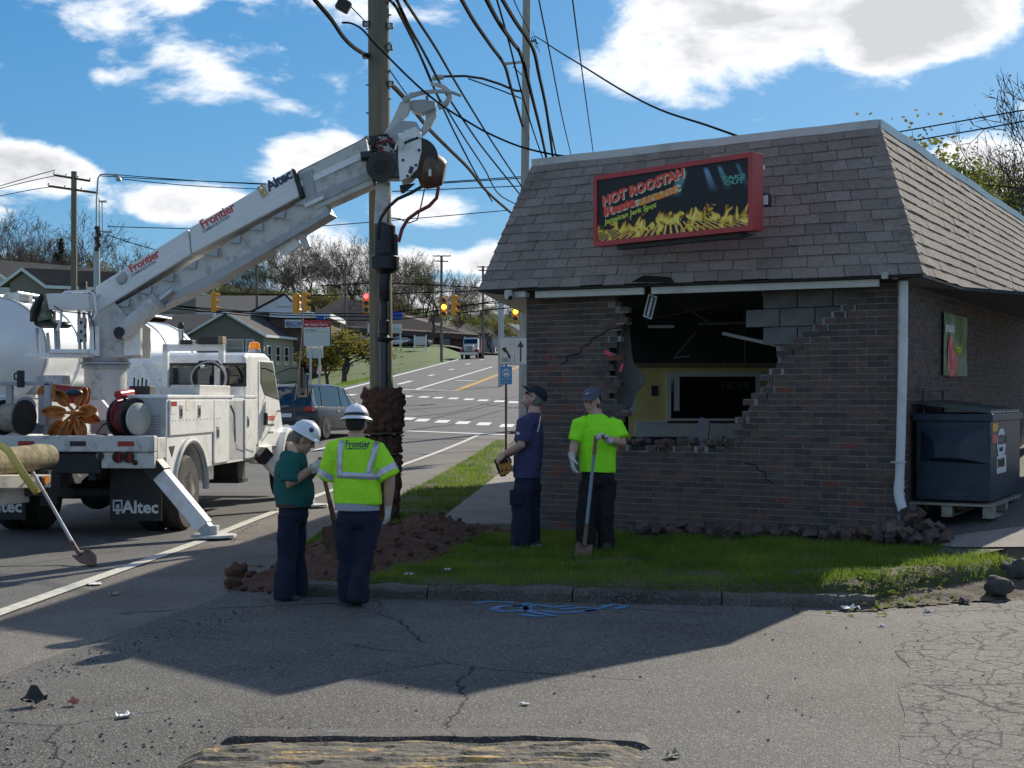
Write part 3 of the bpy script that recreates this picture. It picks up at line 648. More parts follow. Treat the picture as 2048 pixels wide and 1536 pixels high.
def interior():
    ux = Vector((1, 0, 0)); D = 20.2
    def ip(x, y, d=D): return P(x, y, d)
    def panel(name, x0, x1, y0, y1, d, m, th=.05, par=bld, **k):
        a, b = ip(x0, y1, d), ip(x1, y0, d); return MB().bx(a.x, b.x, d, d + th, a.z, b.z).build(name, m, par, world=True, **k)
    panel('partition_wall', 1258, 1640, 728, 900, D, MATS['paint_yellow'], .1)
    panel('cornice', 1258, 1640, 726, 736, D - .03, MATS['stud_wood'], .03)
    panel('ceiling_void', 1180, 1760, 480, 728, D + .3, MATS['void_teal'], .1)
    panel('dado_board', 1272, 1640, 846, 900, D - .03, MATS['paint_white'], .03)
    panel('dado_rail', 1272, 1640, 842, 847, D - .05, MATS['paint_white'], .05)
    w = panel('serving_window', 1340, 1514, 752, 838, D - .012, MATS['window_dark'], .012)
    for n_, a in (('frame_bar', (1334, 1520, 744, 753)), ('frame_bar', (1334, 1520, 837, 846)), ('frame_bar', (1334, 1342, 753, 837)), ('frame_bar', (1512, 1520, 753, 837))): panel(n_, *a, D - .05, MATS['paint_white'], .05, w)
    panel('window_post', 1348, 1359, 754, 822, D - .03, MATS['paint_white'], .02, w)
    panel('door_glow', 1256, 1272, 788, 826, D - .4, MATS['paint_white'], .03)  # white panel painted in for the daylight at the doorway
    panel('light_switch', 1303, 1316, 771, 792, D - .02, MATS['dark_metal'], .02)
    text('HOPE', .16, frame(ip(1443, 779, D - .03), ux, UP), MATS['void_teal'], bld, 'window_lettering', bold=.006)
    # floor, broken ceiling grid, hanging tubes
    fq = [(.1, .1), (FW - .1, .1), (FW + 3, 8), (-2, 8)]
    MB().prism(fq, LC + UP * .1, u, nin, UP, .05).build('floor', MATS['plaster_grey'], bld, **WW)
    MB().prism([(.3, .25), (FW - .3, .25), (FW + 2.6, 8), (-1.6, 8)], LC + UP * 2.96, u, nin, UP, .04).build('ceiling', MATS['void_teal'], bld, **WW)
    for a, b, d0, d1, r in (((1296, 653), (1348, 653), 17.6, 17.6, .02), ((1446, 667), (1552, 690), 17.2, 16.6, .022), ((1348, 716), (1380, 712), 17.8, 17.8, .012), ((1348, 716), (1392, 664), 17.8, 18, .012), ((1290, 640), (1500, 598), 18, 18, .01), ((1358, 608), (1420, 646), 18, 18, .012), ((1396, 648), (1500, 645), 18, 18, .02), ((1487, 580), (1490, 725), 17.5, 17.5, .004)):
        MB().cyl(P(*a, d0), P(*b, d1), r, None, 8).build('dangling_tube' if r > .015 else 'ceiling_runner', MATS['paint_white' if r == .022 or (r == .02 and a[0] < 1350) else 'plaster_grey'], bld, **WW)
    # torn drywall and stud at the left of the hole
    poly = [(1252, 640), (1256, 634), (1262, 700), (1266, 724), (1288, 752), (1291, 764), (1272, 786), (1262, 812), (1250, 830), (1226, 836)]
    MB().prism([bpx(x, y, .45) for x, y in poly], LC + nin * .45, u, UP, nin, .016).build('torn_drywall', MATS['plaster_grey'], bld, **WW)
    MB().cyl(P(1244, 640, 17.0), P(1224, 850, 17.0), .032, None, 4).build('wall_stud', MATS['stud_wood'], bld, **WW)
    MB().box(P(1232, 716, 16.55), (.22, .05, .06), Matrix((u, nin, UP)).transposed()).build('loose_brick', MATS['brick_red'], bld, **WW)
    for x, y, w_, h_ in ((1216, 706, .10, .045), (1243, 735, .03, .10)): MB().box(P(x, y, 16.4), (w_, .006, h_), Matrix((u, nin, UP)).transposed() @ Matrix.Rotation(.4, 3, 'Y')).build('warning_tape', MATS['tape_pink'], bld, **WW)
    # grey back wall beside the right of the hole and inner block returns
    MB().prism([bpx(x, y, .3) for x, y in ((1546, 560), (1800, 560), (1800, 1080), (1060, 1080), (1060, 560), (1236, 560), (1216, 720), (1216, 890), (1460, 898), (1500, 812), (1560, 735))], LC + nin * .3, u, UP, nin, .015).build('inner_lining', MATS['plaster_grey'], bld, **WW)
interior()
def rubble():
    rr = random.Random(12)
    M0 = Matrix((u, nin, UP)).transposed()
    def rb(p, m, s=1., grp='bricks fallen at the foot of the wall', lab='loose dark brick fallen on the ground against the front wall', tilt=.9):
        o = MB().box((0, 0, 0), (.19 * s * rr.uniform(.6, 1), .09, .057)).build('fallen_brick', MATS[m]); o.location = p
        o.rotation_euler = (rr.uniform(-tilt, tilt), rr.uniform(-tilt, tilt), rr.uniform(0, 3.1)); S(o, lab, 'brick', grp)
    # the heap at the downpipe
    c = P(1815, 1062, 14.1)
    for k in range(46):
        r = rr.random() ** .6 * .42; a = rr.uniform(0, 6.28); hgt = max(0, .36 * (1 - r / .42)) * rr.uniform(.35, 1)
        x = c.x + r * math.cos(a) * 1.0; y = c.y + r * math.sin(a) * .5 - .05; rb(Vector((x, y, isl(x, y) + .06 + hgt)), rr.choice(['brick_0', 'brick_1', 'brick_3', 'brick_4', 'brick_2', 'brick_0', 'brick_dusty'] + (['brick_red'] if k % 6 == 0 else [])), 1., 'bricks heaped at the downpipe', 'loose dark brick in the heap under the white downpipe')
    for k in range(70):                            # flat ones strewn along the foot of the wall
        px = rr.uniform(1290, 1760); py = 1058 + (px - 1290) * .030 + rr.uniform(-4, 9); t, z = bpx(px, py, 0); p = BW(t, rr.uniform(-.5, -.06), 0); p.z = isl(p.x, p.y) + .05 + rr.uniform(0, .05); rb(p, rr.choice(['brick', 'brick', 'brick_dusty']), rr.uniform(.5, 1), tilt=.45)
    # fragments on the sill of the hole
    for k in range(26):
        px = rr.uniform(1245, 1478); t, z = bpx(px, 893, 0); p = BW(t, rr.uniform(.0, .16), z + rr.uniform(.02, .07)); rb(p, rr.choice(['brick', 'brick_dusty']), rr.uniform(.5, 1), 'bricks lying on the sill of the hole', 'loose brick lying on the ragged sill of the hole', .5)
    mb = MB()
    for k in range(500):
        px = rr.uniform(1240, 1850); t, z = bpx(px, 1060, 0); p = BW(t, -.05 - abs(rr.gauss(0, .17)), 0); p.z = isl(p.x, p.y) + .012
        s = rr.uniform(.008, .035); mb.box(p, (s * 1.6, s, s * .6), Matrix.Rotation(rr.uniform(0, 3), 3, 'Z') @ Matrix.Rotation(rr.uniform(-.6, .6), 3, 'X'), rr.choice([0, 0, 1]))
    o = mb.build('brick_rubble', [MATS['brick_1'], MATS['brick_dusty']]); o['kind'] = 'stuff'; o['label'] = 'brick chips strewn along the foot of the front wall'; o['category'] = 'rubble'
    # leaning board and overturned chairs seen through the hole
    t, z = bpx(1390, 890, .6); o = MB().prism([(0, 0), (.30, 0), (.33, .3), (.22, .33)], BW(t - .12, .55, z), u, UP, nin, .03).build('broken_tabletop', MATS['plaster_grey'])
    S(centre(o), 'broken grey board tilted up inside the hole', 'board')
    for k, x in enumerate((1292, 1345)):
        ch = T('dining_chair', 'black padded dining chair standing inside behind the broken sill', 'chair', tuple(P(x, 950, 18.2) * 1.0), 0, 'dining chairs inside the hole'); b = P(x, 880, 18.2)
        ch.location.z = .15; ROOTM[ch.name] = Matrix.Translation(ch.location); z0 = .15
        MB().bx(b.x - .2, b.x + .2, b.y, b.y + .05, .7, 1.22).build('backrest', MATS['dark_metal'], ch, **WW, bevel=.02)
        MB().bx(b.x - .2, b.x + .2, b.y - .4, b.y + .02, .58, .66).build('seat', MATS['dark_metal'], ch, **WW, bevel=.02)
        for sx in (-.17, .17):
            for sy in (-.37, 0): MB().cyl((b.x + sx, b.y + sy, .15), (b.x + sx, b.y + sy, .6), .015, None, 8).build('leg', MATS['dark_metal'], ch, **WW)
rubble()
# ================================================================== roof sign, wall banner, dumpster, pallet
mat('sign_red', (.42, .025, .03), .35, var=.12, vscale=4)
mat('txt_red', (.85, .07, .035), .5); mat('txt_orange', (.95, .32, .05), .5); mat('txt_lime', (.62, .78, .08), .5); mat('txt_cream', (.75, .72, .55), .5); mat('txt_teal', (.10, .38, .30), .5)
def sign_face_mat():
    M = bpy.data.materials.new('sign_print'); M.use_nodes = True; nt = M.node_tree; b = nt.nodes['Principled BSDF']; N = nt.nodes.new; L = nt.links.new
    uv = N('ShaderNodeUVMap'); sx = N('ShaderNodeSeparateXYZ'); L(uv.outputs[0], sx.inputs[0]); X, Y = sx.outputs[0], sx.outputs[1]
    def m(op, a, c=None, d=None):
        n = N('ShaderNodeMath'); n.operation = op
        for i, s in enumerate((a, c, d)):
            if s is None: continue
            if isinstance(s, (int, float)): n.inputs[i].default_value = s
            else: L(s, n.inputs[i])
        return n.outputs[0]
    def mr(v, a, c, d=0., e=1.):
        n = N('ShaderNodeMapRange'); L(v, n.inputs[0])
        for i, s in enumerate((a, c, d, e)): n.inputs[i + 1].default_value = s
        return n.outputs[0]
    def mix(f, a, c):
        n = N('ShaderNodeMix'); n.data_type = 'RGBA'; L(f, n.inputs[0])
        for i, s in ((6, a), (7, c)):
            if isinstance(s, tuple): n.inputs[i].default_value = (*s, 1)
            else: L(s, n.inputs[i])
        return n.outputs[2]
    c = None
    # stage-light beams printed at the top
    bg = (.010, .016, .022); cb = N('ShaderNodeCombineXYZ'); c = mix(mr(Y, 0, 1), (.012, .012, .014), bg)
    for x0, sl, wd, col in ((.60, -.10, .055, (.18, .42, .50)), (.735, .09, .05, (.22, .40, .62)), (.82, .10, .045, (.14, .34, .42)), (.93, .11, .035, (.10, .22, .30)), (.545, .02, .05, (.10, .36, .42))):
        xx = m('ADD', x0, m('MULTIPLY', m('SUBTRACT', .93, Y), sl * 1.6)); dd = m('ABSOLUTE', m('SUBTRACT', X, xx)); wdt = m('ADD', wd * .35, m('MULTIPLY', m('SUBTRACT', .95, Y), wd * .9))
        f = m('MULTIPLY', mr(m('DIVIDE', dd, wdt), .3, 1, 1, 0), m('MULTIPLY', mr(Y, .55, .9), mr(Y, .90, .96, 1, 0))); c = mix(f, c, col)
    # grill bars in perspective along the foot
    k = m('DIVIDE', m('SUBTRACT', X, .5), m('SUBTRACT', .42, m('MULTIPLY', Y, .9))); bar = m('FRACT', m('MULTIPLY', k, 9.5)); fb = m('MULTIPLY', m('LESS_THAN', bar, .45), m('LESS_THAN', Y, .17)); c = mix(fb, c, (.75, .34, .06)); fb2 = m('MULTIPLY', m('LESS_THAN', m('ABSOLUTE', m('SUBTRACT', bar, .22)), .10), m('LESS_THAN', Y, .17)); c = mix(fb2, c, (.85, .72, .25))
    # flames
    cb = N('ShaderNodeCombineXYZ'); L(m('MULTIPLY', X, 19), cb.inputs[0]); L(m('MULTIPLY', Y, 5.5), cb.inputs[1]); nz = N('ShaderNodeTexNoise'); nz.inputs['Scale'].default_value = 1.0; nz.inputs['Detail'].default_value = 4; nz.inputs['Distortion'].default_value = .9; L(cb.outputs[0], nz.inputs['Vector'])
    fl = m('SUBTRACT', m('ADD', m('MULTIPLY', m('SUBTRACT', nz.outputs['Fac'], .5), 1.0), .10), m('ABSOLUTE', m('SUBTRACT', Y, .17)))
    r = N('ShaderNodeValToRGB'); L(fl, r.inputs[0]); e = r.color_ramp.elements; e[0].position = .0; e[0].color = (.45, .10, .01, 1); e[1].position = .30; e[1].color = (1.0, .97, .40, 1); q = e.new(.12); q.color = (1.0, .72, .08, 1)
    c = mix(mr(fl, .0, .07), c, r.outputs[0])
    L(c, b.inputs['Base Color']); b.inputs['Roughness'].default_value = .65; MATS['sign_print'] = M; return M
def roof_sign():
    # corners of the front face: left edge at depth ~16, right edge nearer
    A0, A1 = P(1189, 491, 16.15), P(1184, 344, 16.15)
    B0, B1 = P(1507, 463, 14.55), P(1510, 313, 14.55)
    dx = (B0 - A0); dx.z = 0; dx.normalize(); back = Vector((-dx.y, dx.x, 0)); dp = .17
    a0 = Vector((A0.x, A0.y, (A0.z + B0.z) / 2)); wid = (B0 - A0).length; hh = ((A1.z - A0.z) + (B1.z - B0.z)) / 2; up = UP
    s = T('restaurant_sign', 'red framed box sign with flames and restaurant name fixed on the roof', 'sign', tuple(a0))
    MB().hexa([a0, a0 + dx * wid, a0 + dx * wid + back * dp, a0 + back * dp] + [p + up * hh for p in (a0, a0 + dx * wid, a0 + dx * wid + back * dp, a0 + back * dp)]).build('cabinet', MATS['sign_red'], s, **WW, bevel=.008)
    f = .055; mb = MB()
    for x0, x1, y0, y1 in ((0, wid, 0, f), (0, wid, hh - f, hh), (0, f, f, hh - f), (wid - f, wid, f, hh - f)):
        q = [a0 + dx * x + up * y - back * .02 for x, y in ((x0, y0), (x1, y0), (x1, y1), (x0, y1))]; mb.hexa(q + [p + back * .03 for p in q])
    mb.build('retainer_frame', MATS['sign_red'], s, **WW)
    mb = MB(); q = [a0 + dx * x + up * y - back * .006 for x, y in ((f, f), (wid - f, f), (wid - f, hh - f), (f, hh - f))]
    mb.add(q, [(0, 1, 2, 3)]); o = mb.build('printed_face', sign_face_mat(), s, world=True, label='dark printed panel with flames, grill bars and stage lights')
    uvl = o.data.uv_layers.new(name='UVMap')
    for i, c in enumerate(((0, 0), (1, 0), (1, 1), (0, 1))): uvl.data[i].uv = c
    wi, hi = wid - 2 * f, hh - 2 * f
    def tx(st, x, y, size, m, ang, shear=0., bold=0., sp=1., lift=.008, name='lettering', sub=None):
        d = (dx * math.cos(ang) + up * math.sin(ang)); e = (-dx * math.sin(ang) + up * math.cos(ang)); text(st, size, frame(a0 + dx * (f + x * wi) + up * (f + y * hi) - back * lift, d, e), MATS[m], s, name, bold=bold, shear=shear, spacing=sp, ext=.0008)
    def tf(st, x, y, size, m, ang, wfit, shear=0., bold=0., lift=.008, name='lettering'):
        d = (dx * math.cos(ang) + up * math.sin(ang)); e = (-dx * math.sin(ang) + up * math.cos(ang)); text(st, size, frame(a0 + dx * (f + x * wi) + up * (f + y * hi) - back * lift, d, e), MATS[m], s, name, bold=bold, shear=shear, ext=.0008, fit=wfit * wi)
    tf('HOT ROOSTAH', .042, .555, .150, 'txt_cream', .165, .575, .1, .006, .008, 'lettering_shadow'); tf('HOT ROOSTAH', .034, .575, .150, 'txt_red', .165, .575, .1, .007, .011)
    tf('Restaurant', .052, .385, .135, 'txt_cream', .165, .535, .1, .006, .008, 'lettering_shadow'); tf('Resta', .044, .400, .135, 'txt_red', .165, .235, .1, .007, .011); tf('urant', .290, .495, .135, 'txt_orange', .165, .275, .1, .007, .011)
    tf('Jamaican Jerk Spot', .055, .265, .082, 'txt_lime', .165, .365, .1, .002, .009)
    tf('TAKE', .835, .715, .058, 'txt_teal', .0, .145, 0, .003, .009); tf('OUT', .850, .640, .062, 'txt_teal', .0, .125, 0, .003, .009)
    mb = MB(); mb.hexa([a0 + dx * .3 - up * .05 + back * .05, a0 + dx * (wid - .2) - up * .05 + back * .05, a0 + dx * (wid - .2) - up * .05 + back * .17, a0 + dx * .3 - up * .05 + back * .17, a0 + dx * .3 + back * .05 - up * .002, a0 + dx * (wid - .2) + back * .05 - up * .002, a0 + dx * (wid - .2) + back * .3 - up * .002, a0 + dx * .3 + back * .3 - up * .002])
    mb.build('mounting_rail', MATS['dark_metal'], s, **WW)
    p = a0 + dx * (wid + .003) + back * .18 + up * (hh - .14); MB().box(p, (.004, .03, .05), Matrix((dx, back, UP)).transposed()).build('sticker', MATS['paint_white'], s, **WW)
roof_sign()
def wall_banner():
    nw = Vector((vr.y, -vr.x, 0))
    def wp(x, y, off=.02):                         # pixel on the right flank
        r = Vector(((x - CX) / F, 1, 0)); k = (RC + nw * off).dot(nw) / r.dot(nw); return Vector((r.x * k, k, H - (y - HZ) / F * k))
    a, b, c, d = wp(1885, 751), wp(1932, 753), wp(1932, 636), wp(1886, 624)
    s = T('wall_banner', 'colourful vinyl food banner hung on the side wall', 'banner', tuple(a))
    mat('banner_print', (.09, .20, .02), .9, col2=(.46, .42, .37), vscale=2.6, spec=.05); mat('banner_red', (.55, .03, .03), .9, col2=(.8, .45, .38), vscale=7, spec=.05); mat('banner_lime', (.65, .75, .05), .9, spec=.05)
    mb = MB(); n = 8; vs = []
    for j in range(n + 1):
        for i in range(n + 1):
            p = a.lerp(b, i / n).lerp(d.lerp(c, i / n), j / n); vs.append(p + nw * (.012 + .008 * math.sin(i * 1.1) * math.cos(j * .9)))
    mb.add(vs, [(j * (n + 1) + i, j * (n + 1) + i + 1, (j + 1) * (n + 1) + i + 1, (j + 1) * (n + 1) + i) for j in range(n) for i in range(n)]); mb.build('vinyl_sheet', MATS['banner_print'], s, **WS)
    ax = (b - a).normalized(); hgt = (d - a).length; wd = (b - a).length
    text('Jamaican', .165, frame(a + ax * (.03 * wd) + UP * hgt * .70 + nw * .026, ax, UP), MATS['paint_white'], s, bold=.006, spacing=.9)
    text('Food', .17, frame(a + ax * (.47 * wd) + UP * hgt * .38 + nw * .026, ax, UP), MATS['banner_lime'], s, bold=.006, spacing=.9)
    for x, y, r1, r2 in ((.27, .38, .18, .22), (.40, .20, .22, .17), (.24, .15, .18, .13)):
        mb = MB(); mb.add([a + ax * (wd * x + r1 * math.cos(t * .524)) + UP * (hgt * y + r2 * math.sin(t * .524)) + nw * (.0225 + .001 * y) for t in range(12)], [tuple(range(12))]); mb.build('printed_food', MATS['banner_red'], s, **WW)
wall_banner()
def dumpster():
    mat('dump_blue', (.018, .034, .058), .45, var=.25, vscale=3, dirt=(.10, .085, .075), dscale=2.5, damt=.35, bump=.15, bscale=8)
    mat('lid', (.055, .075, .065), .35, var=.2); mat('pallet_wood', (.34, .30, .23), .85, var=.3, vscale=8, bump=.4)
    mat('sticker_amber', (.75, .38, .04), .5); mat('sticker_red', (.62, .10, .08), .5)
    C = P(1981, 1004, 14.8); fx = -u; lw = .79; ly = vr; Lg = 1.85; hgt = .95; zb = C.z
    # pallet
    pz = .455
    p = T('wooden_pallet', 'weathered wooden pallet under the dark blue dumpster', 'pallet', (C.x, C.y, pz)); C0 = Vector((C.x, C.y, pz)); px0 = u * .04 - vr * .08
    for i in range(9):
        q = C0 + px0 + vr * (i * .21) + UP * .12; M = Matrix((u, Vector((u.y * -1, u.x, 0)), UP)).transposed(); MB().hexa([q, q - u * .98, q - u * .98 + vr * .16, q + vr * .16, q + UP * .022, q - u * .98 + UP * .022, q - u * .98 + vr * .16 + UP * .022, q + vr * .16 + UP * .022]).build('deck_board', MATS['pallet_wood'], p, **WW)
    for k in range(3):
        for j in range(3):
            q = C0 + px0 - u * (k * .43) + vr * (.02 + j * .75) + UP * .02; MB().hexa([q, q - u * .11, q - u * .11 + vr * .14, q + vr * .14] + [x + UP * .098 for x in (q, q - u * .11, q - u * .11 + vr * .14, q + vr * .14)]).build('block', MATS['pallet_wood'], p, **WW)
        q = C0 + px0 - u * (k * .43) + UP * 0; MB().hexa([q, q - u * .11, q - u * .11 + vr * 1.85, q + vr * 1.85] + [x + UP * .019 for x in (q, q - u * .11, q - u * .11 + vr * 1.85, q + vr * 1.85)]).build('skid_board', MATS['pallet_wood'], p, **WW)
    s = T('dumpster', 'dark blue steel dumpster with side pocket, ribbed lid and white round sticker', 'dumpster', (C.x, C.y, zb)); C = Vector((C.x, C.y, zb))
    q = [C, C - u * lw, C - u * lw + vr * Lg, C + vr * Lg]
    MB().hexa([x + UP * .0 for x in q] + [x + UP * (hgt - .04) for x in q]).build('bin_body', MATS['dump_blue'], s, **WW, bevel=.012)
    rim = [C + u * .03 - vr * .03, C - u * (lw + .03) - vr * .03, C - u * (lw + .03) + vr * (Lg + .03), C + u * .03 + vr * (Lg + .03)]
    MB().hexa([x + UP * (hgt - .10) for x in rim] + [x + UP * (hgt - .02) for x in rim]).build('rim', MATS['dump_blue'], s, **WW, bevel=.01)
    # fork pocket pressed into the short side: a tapered trapezoid
    nf = -Vector((vr.x, vr.y, 0)); a = C
    pk = [a - u * x + UP * z + nf * d for x, z, d in ((lw - .06, .76, .004), (.04, .80, .004), (.0, .40, .004), (lw - .05, .42, .004), (lw - .22, .62, .10), (.30, .62, .10), (.30, .46, .10), (lw - .22, .46, .10))]
    MB().add(pk, [(0, 1, 5, 4), (1, 2, 6, 5), (2, 3, 7, 6), (3, 0, 4, 7), (4, 5, 6, 7)]).build('fork_pocket', MATS['dump_blue'], s, **WW)
    wl = [a - u * x + UP * z + nf * .004 for x, z in ((.02, .38), (.24, .50), (.2, .42))]
    for h_ in (.05, .36): MB().hexa([C - u * (lw) + nf * .012 + UP * h_, C + nf * .012 + UP * h_, C + nf * -.02 + UP * h_, C - u * lw - nf * .02 + UP * h_] + [x + UP * .035 for x in (C - u * lw + nf * .012 + UP * h_, C + nf * .012 + UP * h_, C - nf * .02 + UP * h_, C - u * lw - nf * .02 + UP * h_)]).build('rib', MATS['dump_blue'], s, **WW)
    for k in range(2):                             # two ribbed lids
        y0 = .02 + k * (Lg / 2); ld = MB(); A = C + vr * y0 + UP * (hgt - .02); B = A - u * lw + UP * .10; e = vr * (Lg / 2 - .04); ld.hexa([A, B, B + e, A + e] + [x + UP * .025 for x in (A, B, B + e, A + e)]); lid = ld.build('lid', MATS['lid'], s, **WW, bevel=.006)
        for j in range(7):
            a1 = A + e * ((j + .3) / 7) + UP * .026; b1 = B + e * ((j + .3) / 7) + UP * .026; w = e * .08
            MB().hexa([a1, b1, b1 + w, a1 + w] + [x + UP * .018 for x in (a1, b1, b1 + w, a1 + w)]).build('lid_rib', MATS['lid'], lid, **WW)
    # rear hoop
    h0 = C - u * (lw - .06) + vr * .12 + UP * hgt; h1 = h0 + vr * .95; MB().tube([h0 - UP * .1, h0 + UP * .22, h0 + UP * .24 + vr * .03, h1 + UP * .24, h1 + UP * .22 + vr * .03, h1 - UP * .1], .014, 8).build('lid_bar', MATS['dump_blue'], s, **WS)
    # decals on the long side
    sd = Vector((vr.y, -vr.x, 0)); o = C + sd * .003
    MB().prism([(.0, .74), (.30, .74), (.30, .83), (.0, .83)], o + vr * .10, vr, UP, sd, .002).build('sticker', MATS['sticker_amber'], s, **WW)
    MB().prism([(.0, .62), (.30, .62), (.30, .71), (.0, .71)], o + vr * .08, vr, UP, sd, .002).build('sticker', MATS['sticker_red'], s, **WW)
    MB().prism([(.62 + .26 * math.cos(t * .3927), .60 + .17 * math.sin(t * .3927)) for t in range(16)], o, vr, UP, sd, .003).build('round_sticker', MATS['paint_white'], s, **WW)
    MB().prism([(.34, .28), (.90, .28), (.90, .47), (.34, .47)], o, vr, UP, sd, .0035).build('phone_sticker', MATS['paint_white'], s, **WW)
    text('203-484-0221', .125, frame(o + vr * .36 + UP * .35 + sd * .005, vr, UP), MATS['dark_metal'], s, bold=.004, spacing=.62)
    text('BOZZUTO', .13, frame(o + vr * .40 + UP * .60 + sd * .005, vr, UP), MATS['dark_metal'], s, bold=.006, spacing=.75)
    text('SERVICE', .06, frame(o + vr * .48 + UP * .52 + sd * .005, vr, UP), MATS['dark_metal'], s, bold=.002)
dumpster()
# ================================================================== digger derrick truck
mat('truck_white', (.84, .84, .82), .35, var=.04, vscale=3, dirt=(.30, .25, .19), dscale=3.2, damt=.5, coat=.3)
mat('truck_grime', (.60, .59, .55), .55, dirt=(.12, .09, .07), dscale=5, damt=.8)
mat('truck_grey', (.42, .43, .44), .5, dirt=(.15, .13, .11), dscale=4, damt=.5)
mat('frame_black', (.018, .018, .019), .55, dirt=(.08, .07, .06), dscale=6, damt=.4)
mat('rubber', (.022, .021, .020), .8, dirt=(.10, .09, .078), dscale=5, damt=.6)
mat('rim_white', (.50, .49, .46), .5, dirt=(.22, .17, .12), dscale=7, damt=.7)
mat('glass', (.010, .014, .016), .04, spec=.9, coat=.2)
mat('lamp_red', (.35, .02, .02), .25); mat('lamp_amber', (.85, .24, .02), .2, emit=(1, .3, .02), estr=.15); mat('lamp_clear', (.6, .6, .58), .15)
mat('txt_frontier', (.62, .06, .04), .5); mat('txt_navy', (.03, .04, .10), .5); mat('txt_gold', (.55, .40, .12), .5); mat('txt_white', (.7, .7, .68), .6); mat('txt_grey', (.25, .25, .25), .6)
mat('orange_steel', (.42, .13, .025), .6, col2=(.62, .24, .05), vscale=9, dirt=(.14, .05, .02), dscale=6, damt=.7)
mat('hose_red', (.20, .025, .025), .5); mat('hose_black', (.015, .015, .016), .45)
mat('hyd_steel', (.06, .062, .065), .35, metal=.6); mat('alu', (.55, .55, .54), .35, metal=.7)
mat('rust_steel', (.16, .095, .065), .6, metal=.3, var=.35, vscale=14); mat('vest_lime', (.42, .80, .03), .8, var=.08, vscale=12)
HD = R_(5); TO = Vector((-5.45, 18.4, 0)); tax = Vector((math.sin(HD), math.cos(HD), 0)); tay = Vector((-math.cos(HD), math.sin(HD), 0))
trk = T('utility_truck', 'white digger derrick utility truck with raised boom, outriggers and side bins', 'truck', tuple(TO), math.pi / 2 - HD)
def tl(px, py, ly): r = Vector(((px - CX) / F, 1, 0)); k = (TO.dot(tay) + ly) / r.dot(tay); return ((r * k - TO).dot(tax), ly, H - (py - HZ) / F * k)
def tx_(px, py, lx): r = Vector(((px - CX) / F, 1, 0)); k = (TO.dot(tax) + lx) / r.dot(tax); return (lx, (r * k - TO).dot(tay), H - (py - HZ) / F * k)
TW, TG, TD, TB = MATS['truck_white'], MATS['truck_grime'], MATS['truck_grey'], MATS['frame_black']
X3, Y3, Z3 = Vector((1, 0, 0)), Vector((0, 1, 0)), Vector((0, 0, 1))
def wheel(parent, x, y, r, w, side, name='wheel', rim_m=None, dual=False):
    z = r; prof = [(r * .56, -w / 2), (r * .93, -w / 2), (r, -w / 2 + .04), (r, w / 2 - .04), (r * .93, w / 2), (r * .56, w / 2)]
    t = MB().lathe(prof, (x, y, z), (0, side, 0), 28).build(name, MATS['rubber'], parent, smooth=True)
    MB().lathe([(r * .56, w * .50), (r * .53, w * .49), (r * .47, w * .22), (r * .30, w * .14), (r * .28, w * .34), (r * .17, w * .38), (r * .15, w * .5), (.01, w * .5)], (x, y, z), (0, side, 0), 24).build('rim', rim_m or MATS['rim_white'], t, smooth=True)
    return t
